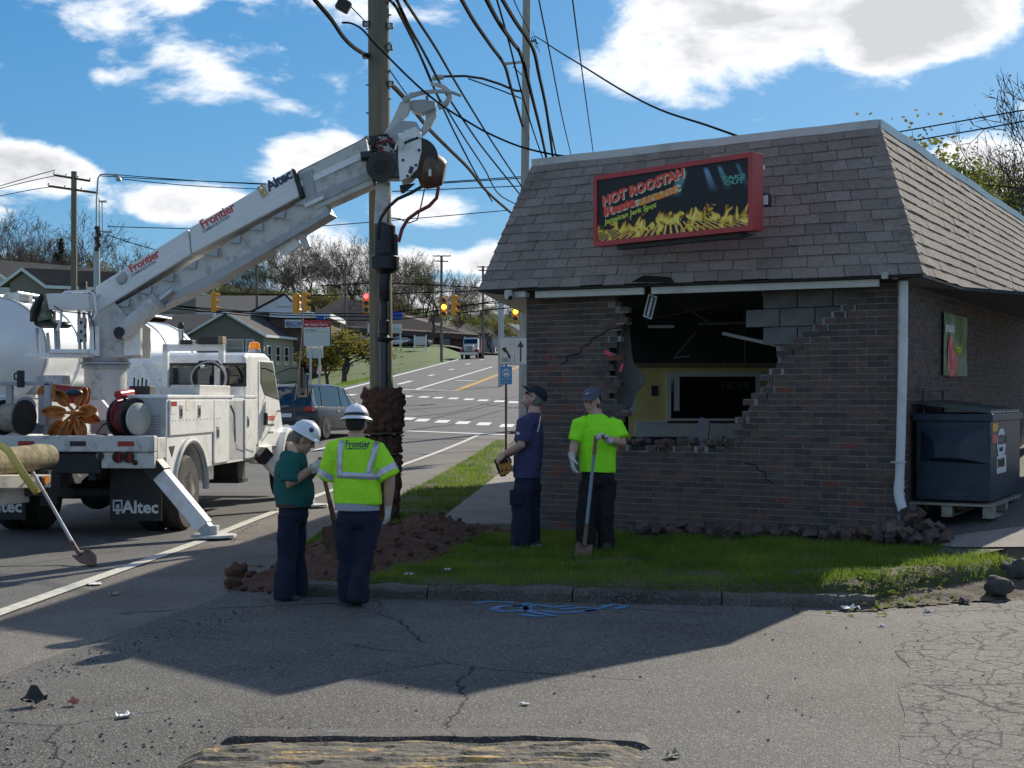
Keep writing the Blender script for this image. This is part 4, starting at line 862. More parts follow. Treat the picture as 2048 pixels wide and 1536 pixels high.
def truck_base():
    for s in (-1, 1): MB().bx(-1.25, 6.9, s * .38, s * .47, .72, .97).build('chassis_rail', TB, trk)
    MB().bx(-.35, .35, -.9, .9, .42, .58).build('rear_axle', TB, trk, bevel=.05); MB().ball((0, 0, .5), .24, 14, 10).build('differential', TB, trk, smooth=True)
    MB().bx(-1.3, 3.15, -1.22, 1.22, 1.17, 1.235).build('deck', TD, trk)
    MB().bx(-1.38, -1.26, -1.25, 1.25, 1.07, 1.265).build('rear_bumper', TG, trk, bevel=.012)
    for y0, y1 in ((-1.24, -.58), (.58, 1.24)): MB().bx(-1.35, -1.24, y0, y1, .87, 1.065).build('light_panel', TG, trk, bevel=.01)
    MB().bx(-1.24, -.93, -1.245, -1.17, .98, 1.24).build('side_skirt', TG, trk, bevel=.008)
    for x, y, r, m in ((237, 914, .062, 'lamp_red'), (258, 914, .062, 'lamp_red'), (271, 925, .028, 'lamp_red'), (200, 912, .045, 'lamp_clear'), (40, 916, .06, 'lamp_red'), (18, 916, .06, 'lamp_red')):
        q = Vector(tx_(x, y, -1.352)); l = MB().cyl(q, q - X3 * .03, r, r * .95, 18).build('tail_light', MATS[m], trk, smooth=True); MB().lathe([(r * 1.02, 0), (r * 1.18, .012), (r * 1.15, .03), (r * 1.0, .03)], q, (-1, 0, 0), 18).build('bezel', TB, l)
    for y in (-.9, -.3, .35, .9): MB().bx(-1.386, -1.38, y - .10, y + .10, 1.14, 1.20).build('reflector', MATS['lamp_red'] if y != -.3 else MATS['frame_black'], trk)
    for k in range(12): MB().bx(-1.38, -1.36, .05 + k * .045, .075 + k * .045, .93, 1.04).build('hitch_grille_bar', TB, trk)
    MB().bx(-1.30, -1.1, -.55, .6, .80, 1.05).build('hitch_box', TB, trk, bevel=.01)
    MB().bx(-1.5, -1.2, -.12, .12, .55, .8).build('hitch', TB, trk, bevel=.02)
    # wheels: dual rears and single fronts
    for s in (-1, 1):
        wheel(trk, 0, s * 1.09, .49, .27, s); wheel(trk, 0, s * .79, .49, .27, s); wheel(trk, 5.75, s * 1.04, .49, .28, s)
    # mud flaps with lettering
    for y0 in (-1.2, .55):
        f = MB().bx(-.96, -.945, y0, y0 + .66, .20, .86).build('mud_flap', MATS['frame_black'], trk, bevel=.003)
        text('Altec', .215, frame((-.965, y0 + .50, .30), -Y3, Z3), MATS['txt_white'], f, bold=.006, world=False)
        m = MB()
        for a, b, c, d in ((.62, .50, .32, .34), (.62, .50, .44, .46), (.62, .605, .34, .44), (.515, .50, .34, .44), (.58, .54, .38, .40), (.58, .565, .28, .38), (.555, .54, .28, .38)): m.bx(-.968, -.962, y0 + a, y0 + b, c, d)
        m.build('emblem', MATS['txt_white'], f)
    MB().cyl((3.0, .9, .75), (4.2, .9, .75), .26, None, 18).build('fuel_tank', MATS['alu'], trk, smooth=True)
    st = MB().bx(2.6, 3.1, -1.15, -.7, .45, .50).build('step', TB, trk); MB().bx(2.65, 3.05, -1.12, -.75, .50, .80).build('step_box', TB, st)
truck_base()
def bins():
    arc = [(.66 * math.cos(a), .50 + .66 * math.sin(a)) for a in [math.pi * (1 - i / 14) for i in range(15)]]
    for s in (-1, 1):
        poly = [(-.93, .60), (-.93, 1.72)] + [(3.16, 1.72), (3.16, .79), (.70, .79)] + [(x, max(z, .60)) for x, z in reversed(arc)] + [(-.70, .60)]
        y0 = -1.25 if s < 0 else .75
        MB().prism(poly, (0, y0, 0), X3, Z3, Y3, .5).build('utility_bin', TW, trk, bevel=.008)
        MB().bx(-.95, 1.95, y0 - .02, y0 + .5, 1.722, 1.765).build('bin_lid', TW, trk, bevel=.01); MB().bx(2.55, 3.18, y0 - .02, y0 + .5, 1.722, 1.765).build('bin_lid', TW, trk, bevel=.01)
        yf = -1.25 if s < 0 else 1.25; MB().tube([(x * 1.02, yf, .50 + (z - .5) * 1.02) for x, z in arc], .045, 8).build('wheel_arch', TD, trk, smooth=True)
    # doors on the kerb side
    def dr(x0, x1, z0, z1, hand):
        d = MB().bx(x0 + .015, x1 - .015, -1.275, -1.252, z0, z1).build('bin_door', TW, trk, bevel=.008)
        for hx, hz in hand:
            h = MB().bx(hx - .055, hx + .055, -1.283, -1.274, hz - .085, hz + .085).build('latch', MATS['alu'], d, bevel=.004); MB().bx(hx - .03, hx + .03, -1.29, -1.282, hz - .06, hz + .04).build('latch_paddle', TB, h, bevel=.004)
        return d
    a = tl(425, 800, -1.252)[0]; b = tl(456, 800, -1.252)[0]; c = tl(487, 800, -1.252)[0]
    d = dr(-.88, a, 1.255, 1.70, ((-.45, 1.55), (.30, 1.55))); dr(a, b, .82, 1.70, ((a + .17, 1.25),)); dr(c, 3.14, .82, 1.70, ((c + .16, 1.37),))
    MB().bx(-.84, -.62, -1.279, -1.2755, 1.52, 1.68).build('notice', MATS['txt_white'], d); MB().bx(-.84, -.62, -1.280, -1.2792, 1.62, 1.68).build('notice_band', MATS['lamp_red'], d)
    MB().bx(-.25, -.08, -1.279, -1.2755, 1.56, 1.70).build('notice', MATS['txt_cream'], d)
    for k in range(15): MB().cyl((-.8 + k * .145, -1.2755, 1.44), (-.8 + k * .145, -1.279, 1.44), .012, None, 8).build('rivet', TD, d)
    MB().bx(b + .03, c - .03, -1.2530, -1.2505, .83, 1.68).build('open_bay', TD, trk)
    MB().tube([(b + .12, -1.26, 1.62), (b + .3, -1.26, 1.5), (b + .35, -1.26, 1.1)], .010, 6).build('grab_rail', MATS['alu'], trk)
    MB().prism([(-.84, 1.12), (-.62, 1.12), (-.73, .98)], (0, -1.254, 0), X3, Z3, -Y3, .002).build('triangle_decal', TB, trk)
    MB().bx(.55, 2.0, -1.2, -.8, 1.766, 1.90).build('lid_tray', TG, trk, bevel=.01)
    MB().bx(-.95, -.925, -1.24, -.8, 1.24, 1.72).build('bin_end_panel', TD, trk)
    for k in range(7): MB().bx(-.956, -.951, -1.18, -1.0, 1.28 + k * .035, 1.295 + k * .035).build('printed_line', MATS['txt_grey'], trk)
bins()
def cab():
    yw = 1.05
    prof = [(3.30, .95), (3.30, 2.26), (3.36, 2.37), (3.52, 2.43), (4.55, 2.45), (4.80, 2.40), (4.95, 2.28), (5.36, 1.72), (5.36, .95)]
    c = MB().prism(prof, (0, -yw, 0), X3, Z3, Y3, 2 * yw).build('cab', TW, trk, bevel=.07, seg=3)
    MB().prism([(5.34, .80), (5.34, 1.70), (6.75, 1.52), (7.0, 1.38), (7.05, .80)], (0, -.62, 0), X3, Z3, Y3, 1.24).build('hood', TW, trk, bevel=.06, seg=3)
    for s in (-1, 1):
        arc = [(5.75 + .68 * math.cos(a), .62 + .60 * math.sin(a)) for a in [math.pi * i / 12 for i in range(13)]]; inn = [(5.75 + .57 * math.cos(a), .62 + .52 * math.sin(a)) for a in [math.pi * (1 - i / 12) for i in range(13)]]
        MB().prism(arc + inn, (0, -1.18 if s < 0 else .60, 0), X3, Z3, Y3, .58).build('fender', TW, trk, bevel=.03)
        hl = MB().cyl((7.0, s * .75, 1.15), (7.06, s * .75, 1.15), .09, None, 16).build('headlight', MATS['lamp_clear'], trk, smooth=True)
    MB().bx(7.0, 7.15, -1.1, 1.1, .55, .78).build('front_bumper', MATS['alu'], trk, bevel=.02)
    # rear windows
    for x0, x1 in ((338, 425), (430, 488)):
        a = tx_(x0, 768, 3.295); b = tx_(x1, 731, 3.295); w = MB().bx(3.284, 3.30, a[1], b[1], a[2], b[2]).build('rear_window', MATS['glass'], c, bevel=.004)
        MB().bx(3.288, 3.301, a[1] + .04, b[1] - .04, a[2] - .04, b[2] + .04).build('window_seal', TB, w, bevel=.01)
    # door, side glass, handle and lettering on the kerb side
    dpol = [tl(x, y, -yw)[::2] for x, y in ((516, 722), (545, 722), (557, 800), (569, 892), (516, 893))]
    MB().prism(dpol, (0, -yw - .012, 0), X3, Z3, Y3, .02).build('door', TW, c, bevel=.008)
    wpol = [tl(x, y, -yw)[::2] for x, y in ((520.5, 727), (542, 729), (553, 797), (528, 787), (521, 765))]
    MB().prism(wpol, (0, -yw - .018, 0), X3, Z3, Y3, .01).build('side_window', MATS['glass'], c, bevel=.003)
    sw = [(x + (x - sum(p[0] for p in wpol) / 5) * .16, z + (z - sum(p[1] for p in wpol) / 5) * .10) for x, z in wpol]; MB().prism(sw, (0, -yw - .0155, 0), X3, Z3, Y3, .005).build('window_seal', TB, c)
    q = tl(528.5, 838, -yw); MB().bx(q[0] - .06, q[0] + .06, -yw - .045, -yw - .01, q[2] - .10, q[2] + .10).build('door_handle', TB, c, bevel=.01)
    q = tl(533, 838, -yw - .014); text('Frontier', .17, frame((q[0], -yw - .014, q[2] - .03), X3, Z3), MATS['txt_frontier'], c, world=False, bold=.002, spacing=.95); text('COMMUNICATIONS', .055, frame((q[0], -yw - .014, q[2] - .12), X3, Z3), MATS['txt_grey'], c, world=False); text('frontier.com', .065, frame((q[0] + .1, -yw - .014, q[2] - .24), X3, Z3), MATS['txt_grey'], c, world=False); text('2021 3642', .10, frame((q[0] + .1, -yw - .014, q[2] - .58), X3, Z3), MATS['txt_grey'], c, world=False)
    # windscreen
    MB().hexa([(4.99, -.95, 2.20), (4.99, .95, 2.20), (5.33, .95, 1.76), (5.33, -.95, 1.76), (5.03, -.93, 2.22), (5.03, .93, 2.22), (5.37, .93, 1.78), (5.37, -.93, 1.78)]).build('windscreen', MATS['glass'], c)
    # mirrors on looped arms
    for s in (-1, 1):
        MB().tube([(5.15, s * 1.04, 2.12), (5.18, s * 1.28, 2.22), (5.18, s * 1.50, 2.22), (5.18, s * 1.52, 2.05), (5.18, s * 1.52, 1.62), (5.18, s * 1.35, 1.52), (5.2, s * 1.04, 1.50)], .013, 8).build('mirror_arm', TB, c, smooth=True)
        m = MB().bx(5.14, 5.22, s * 1.41, s * 1.60, 1.72, 2.14).build('mirror', TB, c, bevel=.03); MB().bx(5.132, 5.139, s * 1.425, s * 1.585, 1.74, 2.12).build('mirror_glass', MATS['glass'], m)
    MB().bx(3.9, 4.6, -1.13, -1.04, .70, .95).build('cab_step', TW, c, bevel=.01)
    b = MB().lathe([(.10, 0), (.10, .04), (.085, .05)], Vector(tl(509, 704, -.9)), n=18).build('beacon_base', MATS['alu'], c, smooth=True)
    MB().lathe([(.085, .045), (.09, .10), (.075, .15), (.03, .165)], Vector(tl(509, 704, -.9)), n=18).build('beacon', MATS['lamp_amber'], c, smooth=True)
    # headache rack behind the cab with lamps and coiled hose
    R = lambda x, y: Vector(tx_(x, y, 3.05))
    for x0, x1, y0, y1 in ((327, 337, 688, 775), (438, 449, 688, 726), (327, 449, 688, 702), (430, 440, 726, 792)):
        a, b2 = R(x0, y1), R(x1, y0); MB().bx(3.0, 3.10, a.y, b2.y, a.z, b2.z).build('rack_bar', TW, trk, bevel=.006)
    MB().cyl(R(300, 742), R(330, 790), .05, None, 4).build('rack_brace', TW, trk); MB().cyl(R(288, 725), R(318, 760), .05, None, 4).build('rack_brace', TW, trk)
    for x0, x1, y0, y1 in ((364, 388, 680, 689), (400, 440, 674, 689), (439, 449, 673, 688)):
        a, b2 = R(x0, y1), R(x1, y0); MB().bx(2.95, 3.15, a.y, b2.y, a.z, b2.z).build('roof_toolbox', TB if x0 < 430 else MATS['stud_wood'], trk, bevel=.01)
    a = R(362, 688); MB().cyl(a, a + Z3 * .24, .045, .04, 12).build('exhaust_stack', MATS['alu'], trk, smooth=True); MB().ball(a + Z3 * .27, (.05, .05, .07), 12, 8).build('stack_cap', TB, trk, smooth=True)
    cc = R(428, 757)
    for k in range(7):
        r = .23 + .010 * (k % 4) * 1.2; ox = 2.90 - .022 * k; pts = [(ox + .006 * math.sin(3 * t + k), cc.y + (r + .012 * math.sin(2 * t + k * 1.3)) * math.cos(t) * 1.0, cc.z + (r + .01 * math.cos(3 * t + k)) * math.sin(t)) for t in [2 * math.pi * i / 28 for i in range(29)]]
        MB().tube(pts, .014, 6, caps=False).build('coiled_hose', MATS['hose_black' if k % 3 else 'truck_grey'], trk, smooth=True)
    fr = [(2.8, cc.y + .19, cc.z - .26), (2.8, cc.y + .19, cc.z + .20), (2.8, cc.y + .15, cc.z + .25), (2.8, cc.y - .15, cc.z + .25), (2.8, cc.y - .19, cc.z + .20), (2.8, cc.y - .19, cc.z - .26)]
    MB().tube(fr, .017, 8).build('hose_hanger', TB, trk, smooth=True)
    q = R(422, 734); MB().cyl((2.78, q.y, q.z), (2.6, q.y, q.z), .035, .028, 12).build('hose_end', MATS['alu'], trk, smooth=True)
    q = Vector(tx_(367, 752, 3.6)); MB().lathe([(.10, -.22), (.16, -.05), (.15, .12), (.06, .24)], q, n=12).build('vest_on_seat', MATS['vest_lime'], c, smooth=True)
    # stray drooping line in front of the door
    MB().tube([tl(606, 640, -1.9), tl(598, 740, -1.9), tl(585, 800, -1.8), tl(590, 830, -1.7)], .006, 5).build('hanging_cord', TB, trk)
cab()
def outriggers():
    def leg(top, foot, w):
        d = foot - top; M = d.to_track_quat('Z', 'X').to_matrix(); L = d.length
        o = MB().box(top + d * .42, (w, w, L * .84), M).build('outrigger', TW, trk, **WW, bevel=.012)
        MB().box(top + d * .80, (w * .8, w * .8, L * .36), M).build('outrigger_ram', TD, o, **WW, bevel=.008)
        MB().box(top + d * .06, (w * 1.25, w * 1.25, L * .14), M).build('outrigger_sleeve', TB, o, **WW, bevel=.01)
        f = foot; MB().prism([(.28 * math.cos(t * .7854 + .39), .24 * math.sin(t * .7854 + .39)) for t in range(8)], (f.x, f.y, f.z + .012), X3, Y3, Z3, .03).build('foot_plate', MATS['truck_grime'], o, **WW)
        MB().box(f + Z3 * .09, (.10, .16, .12)).build('foot_pivot', TD, o, **WW, bevel=.01)
    leg(P(306, 930, 17.15), G(428, 1079) + Z3 * .02, .185)
    leg(P(520, 905, 21.4), G(622, 1016) + Z3 * .02, .17)
    leg(TO - tax * 1.2 + tay * 1.1 + Z3 * .9, TO - tax * 1.2 + tay * 1.95 + Z3 * .02, .185)
outriggers()
def cargo():
    D0 = 17.7
    # star of orange scoop-shaped auger teeth lashed at the tail
    c = P(150, 826, 17.35); rr = random.Random(2); root = MB().ball(c, (.05, .09, .05), 10, 8).build('bit_hub', MATS['orange_steel'], trk, **WS)
    for i, (px, py) in enumerate(((123, 795), (164, 793), (107, 824), (176, 822), (113, 857), (149, 858), (178, 835), (162, 860), (131, 862))):
        e = P(px, py, 17.25 + rr.uniform(0, .25)); ax = (e - c).normalized(); Lg = .26; wd = .066; sd = ax.cross(Vector((0, -1, 0)))
        sd = sd.normalized() if sd.length > .1 else X3; nn = Vector((0, -1, .15)).normalized(); mb = MB(); vs = []; n = 7
        for a in range(n + 1):
            t = a / n; w = wd * (math.sin(math.pi * min(1, .12 + t * .88)) ** .7); p = e + ax * ((t - .5) * Lg * 1.0)
            for k in range(-3, 4): f = k / 3; vs.append(p + sd * (w * f) + nn * (-.07 * (1 - f * f) + .03 * t))
        mb.add(vs, [(a * 7 + k, a * 7 + k + 1, a * 7 + 8 + k, a * 7 + 7 + k) for a in range(n) for k in range(6)])
        o = mb.build('auger_tooth', MATS['orange_steel'], trk, **WS); md = o.modifiers.new('s', 'SOLIDIFY'); md.thickness = .018
        MB().cyl(c, e - ax * .05, .022, .016, 8).build('tooth_shank', MATS['orange_steel'], o, **WW)
    # reels
    def reel(px, py, d, r, w, ax, m1, m2, hub=.45, coil=.8):
        p = P(px, py, d); ax = Vector(ax).normalized(); o = MB().cyl(p - ax * w / 2, p - ax * (w / 2 - .03), r, None, 24).build('reel_flange', MATS[m1], trk, **WS)
        MB().cyl(p + ax * (w / 2 - .03), p + ax * w / 2, r, None, 24).build('flange', MATS[m1], o, **WS)
        pr = []; n = 7
        for i in range(n): pr += [(r * coil * .95, -w / 2 + .03 + (w - .06) * i / n), (r * coil, -w / 2 + .03 + (w - .06) * (i + .5) / n)]
        MB().lathe(pr, p, ax, 20).build('wound_cable', MATS[m2], o, **WS)
    reel(28, 835, 17.3, .22, .34, (1, -.35, 0), 'frame_black', 'pallet_wood'); reel(52, 813, 17.6, .12, .1, (.3, -1, .1), 'truck_grey', 'frame_black')
    reel(256, 836, 17.3, .25, .24, (1, -.55, 0), 'frame_black', 'hose_red'); p = P(275, 838, 17.15); MB().lathe([(.20, 0), (.20, .03), (.12, .06), (.06, .09)], p, (.88, -.48, 0), 22).build('reel_plate', MATS['trim_cream'], trk, **WS)
    MB().tube([P(222, 850, 17.2), P(224, 820, 17.1), P(234, 802, 17.1), P(244, 800, 17.2)], .02, 8).build('red_hose', MATS['hose_red'], trk, **WS)
    MB().tube([P(236, 838, 17.3), P(205, 850, 17.2), P(193, 868, 17.2), P(215, 870, 17.2)], .012, 6).build('black_hose', MATS['hose_black'], trk, **WS)
    MB().cyl(P(95, 785, 17.9), P(175, 792, 18.2), .115, None, 20).build('orange_cylinder', MATS['lamp_red'], trk, **WS); MB().cyl(P(96, 786, 17.85), P(92, 786, 17.75), .125, .11, 20).build('cylinder_cap', MATS['orange_steel'], trk, **WS)
    MB().cyl(P(236, 790, 17.3), P(262, 786, 17.6), .055, None, 16).build('red_bottle', MATS['sign_red'], trk, **WS)
    MB().ball(P(148, 785, 17.4), (.11, .08, .05), 12, 8).build('folded_tarp', MATS['dump_blue'], trk, **WS)
    # tail frame of square tube with chain binder
    for x0, x1, y0, y1, d in ((0, 102, 763, 771, 17.3), (88, 100, 766, 820, 17.3), (11, 23, 771, 822, 17.3), (76, 90, 790, 850, 17.5), (0, 88, 846, 868, 17.7), (86, 122, 822, 870, 17.6), (182, 222, 840, 868, 17.8)):
        a, b = P(x0, y1, d), P(x1, y0, d); MB().bx(a.x, b.x, d, d + .08, a.z, b.z).build('stake_frame', TD, trk, **WW, bevel=.006)
    a, b = P(36, 775, 17.25), P(47, 741, 17.25); MB().bx(a.x, b.x, 17.2, 17.3, a.z, b.z).build('clamp', TB, trk, **WW, bevel=.008); MB().tube([P(36, 745, 17.25), P(29, 748, 17.25), P(29, 758, 17.25), P(36, 760, 17.25)], .012, 8).build('clamp_loop', TB, trk, **WW)
    MB().box(P(95, 760, 18.3), (.5, .3, .12)).build('tool_tray', TG, trk, **WW, bevel=.01)
    mb = MB().prism([(0, 0), (.16, 0), (.62, -.55), (.40, -.55)], P(178, 800, 18.0), X3, Z3, Y3, .1); mb.build('pedestal_brace', TW, trk, **WW)
    MB().bx(P(258, 0, 18).x, P(300, 0, 18).x, 18, 18.3, P(0, 795, 18).z, P(0, 772, 18).z).build('valve_bank', TB, trk, **WW, bevel=.01)
    for k in range(4): MB().cyl(P(268 + k * 8, 772, 18.1), P(269 + k * 8, 755 + (k % 2) * 4, 18.1), .012, None, 6).build('valve_lever', TB, trk, **WW)
cargo()
# ================================================================== turret, boom, auger (parts of the truck)
def turret():
    D = 18.72; c = P(211, 795, D); cx, cy = c.x, c.y
    def zz(y, d=D): return H - (y - HZ) / F * d
    MB().lathe([(.36, zz(820)), (.31, zz(800)), (.275, zz(770)), (.275, zz(737)), (.33, zz(735))], (cx, cy, 0), n=28).build('pedestal', TG, trk, **WS)
    for y0, y1, r in ((737, 730, .31), (729, 724, .335), (723, 716, .30)): MB().cyl((cx, cy, zz(y0)), (cx, cy, zz(y1)), r, None, 28).build('slew_ring', TD, trk, **WS)
    # turret cheek plates, either side of the boom heel
    pol = [(191, 716), (293, 716), (293, 655), (270, 640), (228, 596), (206, 590), (191, 640)]
    for dd, m in ((-.24, TG), (.20, TG)):
        MB().prism([((x - 211) / F * D, zz(y)) for x, y in pol], (cx, cy + dd, 0), X3, Z3, Y3, .04).build('turret_plate', m, trk, **WW, bevel=.006)
    MB().bx(cx - .12, cx + .30, cy - .2, cy + .2, zz(716), zz(660)).build('turret_core', TB, trk, **WW)
    for x0, x1, y0, y1 in ((192, 212, 655, 714), (260, 293, 652, 712)):
        MB().bx(cx + (x0 - 211) / F * D, cx + (x1 - 211) / F * D, cy - .30, cy - .245, zz(y1), zz(y0)).build('cover_panel', TW, trk, **WW, bevel=.008)
    # operator station: floor frame, seat, console, hoop rail
    E = 18.45
    def bar(a, b, r=.022, m=TD, n='station_rail', d=E): return MB().tube([P(x, y, d) for x, y in (a, b)], r, 8).build(n, m, trk, **WS)
    a, b = P(64, 716, E), P(190, 708, E); MB().bx(a.x, b.x, E - .3, E + .3, b.z - .05, b.z).build('station_floor', TW, trk, **WW, bevel=.006)
    a, b = P(116, 708, E), P(192, 700, E); MB().bx(a.x, b.x, E - .34, E - .26, a.z, b.z).build('floor_kerb', TW, trk, **WW, bevel=.006)
    MB().tube([P(x, y, E - .2) for x, y in ((114, 662), (122, 640), (124, 590), (130, 584), (180, 583), (189, 590), (193, 625), (188, 637), (180, 640))], .018, 10).build('hoop_rail', TW, trk, **WS)
    a, b = P(104, 621, E), P(188, 590, E); MB().hexa([(a.x + .03, E - .22, a.z), (b.x, E - .22, a.z), (b.x, E + .1, a.z), (a.x + .03, E + .1, a.z), (a.x, E - .25, b.z), (b.x, E - .25, b.z), (b.x, E + .1, b.z), (a.x, E + .1, b.z)]).build('control_console', TW, trk, **WW, bevel=.01)
    for q in (((108, 622), (113, 706)), ((116, 640), (118, 706)), ((158, 622), (160, 708)), ((168, 625), (170, 708)), ((178, 622), (186, 708)), ((74, 656), (78, 712)), ((95, 665), (100, 712))): bar(*q)
    MB().box(P(164, 660, E + .02), (.10, .12, .32)).build('valve_column', TG, trk, **WW, bevel=.01)
    for k in range(5): MB().box(P(162 + (k % 2) * 8, 645 + k * 9, E - .05), (.022, .02, .04)).build('valve_spool', TB, trk, **WW)
    mat('seat_vinyl', (.02, .025, .024), .5); mat('jacket', (.06, .09, .05), .9, col2=(.28, .28, .24), vscale=9)
    s = MB().ball(P(98, 648, E), (.19, .19, .06), 16, 8).build('operator_seat', MATS['seat_vinyl'], trk, **WS); MB().ball(P(128, 650, E), (.10, .14, .05), 14, 8).build('seat_cushion', MATS['seat_vinyl'], s, **WS)
    MB().loft([(P(72, 644, E), (.06, 0, 0), (0, .17, 0)), (P(75, 620, E), (.075, 0, 0), (0, .19, 0)), (P(84, 600, E), (.07, 0, 0), (0, .18, 0)), (P(90, 588, E), (.035, 0, 0), (0, .12, 0))]).build('seat_back', MATS['seat_vinyl'], s, **WS)
    MB().loft([(P(92, 642, E - .1), (.09, 0, .02), (0, .10, 0)), (P(93, 625, E - .1), (.07, 0, .02), (0, .09, 0)), (P(96, 605, E - .1), (.06, 0, 0), (0, .09, 0)), (P(100, 590, E - .1), (.03, 0, 0), (0, .05, 0))]).build('draped_jacket', MATS['jacket'], s, world=True, remesh=.014, disp=.05, dscale=.05, smoothit=2)
    MB().bx(P(157, 0, E).x, P(172, 0, E).x, E, E + .06, zz(579, E), zz(563, E)).build('work_lamp', TB, trk, **WW, bevel=.008)
    MB().tube([P(108, 612, E - .25), P(122, 622, E - .25), P(150, 625, E - .25), P(178, 628, E - .25), P(188, 650, E - .2), P(190, 700, E - .2)], .008, 6).build('control_cable', TB, trk, **WS)
turret()
def boom():
    D0, D1 = 18.72, 18.25
    def bp(x, y): return P(x, y, lerp(D0, D1, (x - 205) / 530.))
    A, B = bp(205, 605), bp(735, 292); ax = (B - A).normalized(); dep = Vector((-ax.y, ax.x, 0)).normalized()
    if dep.y < 0: dep = -dep
    upb = ax.cross(dep).normalized()
    if upb.z < 0: upb = -upb
    def seg(name, p0, p1, w, m, bev=.01, y0=None, par=trk):    # polygon corners in pixels, extruded across the boom
        vs = [bp(x, y) for x, y in p0]; mb = MB(); n = len(vs)
        mb.add([v - dep * w / 2 for v in vs] + [v + dep * w / 2 for v in vs], [tuple(range(n)), tuple(range(2 * n - 1, n - 1, -1))] + [(i, n + i, n + (i + 1) % n, (i + 1) % n) for i in range(n)])
        return mb.build(name, m, par, **WW, bevel=bev)
    # white outer cover in two lengths with a folded lower edge, then lower beam, then the inner section that slides out
    mat('boom_white', (.78, .78, .77), .4, var=.03, vscale=2, dirt=(.55, .53, .50), dscale=1.5, damt=.3)
    BWm = MATS['boom_white']
    c1 = seg('boom_cover', ((204, 576), (388, 462), (395, 512), (211, 626)), None, .46, BWm, .02)
    c2 = seg('boom_cover', ((390, 460.5), (594, 343), (610, 398), (397, 511)), None, .46, BWm, .02)
    for c, q in ((c1, ((204, 606), (392, 490), (395, 512), (211, 626))), (c2, ((394, 488), (605, 372), (610, 398), (397, 511)))):
        seg('cover_skirt', q, None, .50, BWm, .012, par=c)
    seg('boom_beam', ((212, 628), (606, 408), (645, 398), (664, 424), (560, 486), (440, 560), (300, 622), (258, 634)), None, .30, TG, .012)
    seg('beam_flange', ((262, 640), (662, 424), (668, 432), (440, 566), (300, 630)), None, .36, TD, .004)
    for k in range(9):
        x = 245 + k * 44; y = 617 - k * 25; seg('beam_gusset', ((x, y - 4), (x + 26, y - 18), (x + 24, y - 2)), None, .42, TD, 0)
    seg('boom_inner', ((598, 352), (738, 282), (752, 372), (640, 422), (614, 398)), None, .33, TG, .008)
    seg('boom_rib', ((604, 368), (742, 304), (744, 316), (608, 380)), None, .37, TW, .004); seg('boom_rib', ((620, 398), (748, 346), (750, 360), (640, 412)), None, .37, TD, .004)
    seg('boom_top_rail', ((598, 344), (724, 281), (735, 272), (740, 280), (602, 352)), None, .12, MATS['pallet_wood'], .004)
    seg('cover_end', ((594, 342), (602, 346), (618, 398), (610, 400)), None, .52, TB, .006)
    seg('slide_guide', ((612, 352), (632, 342), (640, 410), (622, 416)), None, .40, TD, .008); seg('guide_pin', ((616, 412), (655, 396), (657, 402), (620, 420)), None, .44, TW, .006)
    # grapple bracket under the boom, with its hook
    seg('boom_bracket', ((535, 496), (585, 468), (604, 490), (578, 510)), None, .12, TW, .01); seg('bracket_arm', ((600, 462), (608, 458), (622, 494), (612, 503), (602, 484)), None, .10, TG, .01)
    seg('winch_bracket', ((246, 560), (262, 546), (270, 556), (266, 570), (252, 572)), None, .56, TD, .02)
    # lift cylinder
    a, b = P(241, 668, 18.35), P(318, 602, 18.35); MB().cyl(a, b, .115, None, 22).build('lift_cylinder', TG, trk, **WS); MB().cyl(b, P(345, 580, 18.38), .05, None, 14).build('cylinder_rod', MATS['alu'], trk, **WS)
    MB().cyl(P(238, 664, 18.2), P(240, 670, 18.6), .07, None, 14).build('cylinder_pin', TB, trk, **WW); MB().lathe([(.115, 0), (.135, .02), (.135, .06), (.10, .075)], b - (b - a).normalized() * .05, (b - a), 20).build('gland', TD, trk, **WS)
    # lettering on the cover
    def lt(st, x, y, size, m, bold=0, sp=1.): text(st, size, frame(bp(x, y) - dep * .2575, ax, upb), MATS[m], c2 if x > 395 else c1, bold=bold, spacing=sp)
    def lt2(st, x, y, size, m, bold=0, sp=1.): text(st, size, frame(bp(x, y) - dep * .2325, ax, upb), MATS[m], c2 if x > 395 else c1, bold=bold, spacing=sp)
    lt2('Altec', 549, 388, .185, 'txt_navy', .006, .92); lt2('Frontier', 417, 463, .17, 'txt_frontier', .003, .92); lt2('COMMUNICATIONS', 418, 471, .052, 'txt_grey', .001, .85)
    lt2('Frontier', 276, 549, .15, 'txt_frontier', .003, .92); lt2('COMMUNICATIONS', 277, 557, .048, 'txt_grey', .001, .85)
    o = bp(535, 399) - dep * .235
    m = MB()
    for a_, b_, c_, d_ in ((0, .09, .12, .14), (0, .02, -.02, .14), (.07, .09, -.02, .14), (.02, .07, .06, .08), (.03, .05, -.02, .06)): m.prism([(a_, c_), (b_, c_), (b_, d_), (a_, d_)], o, ax, upb, -dep, .003)
    m.build('emblem', MATS['txt_gold'], c2, **WW)
boom()
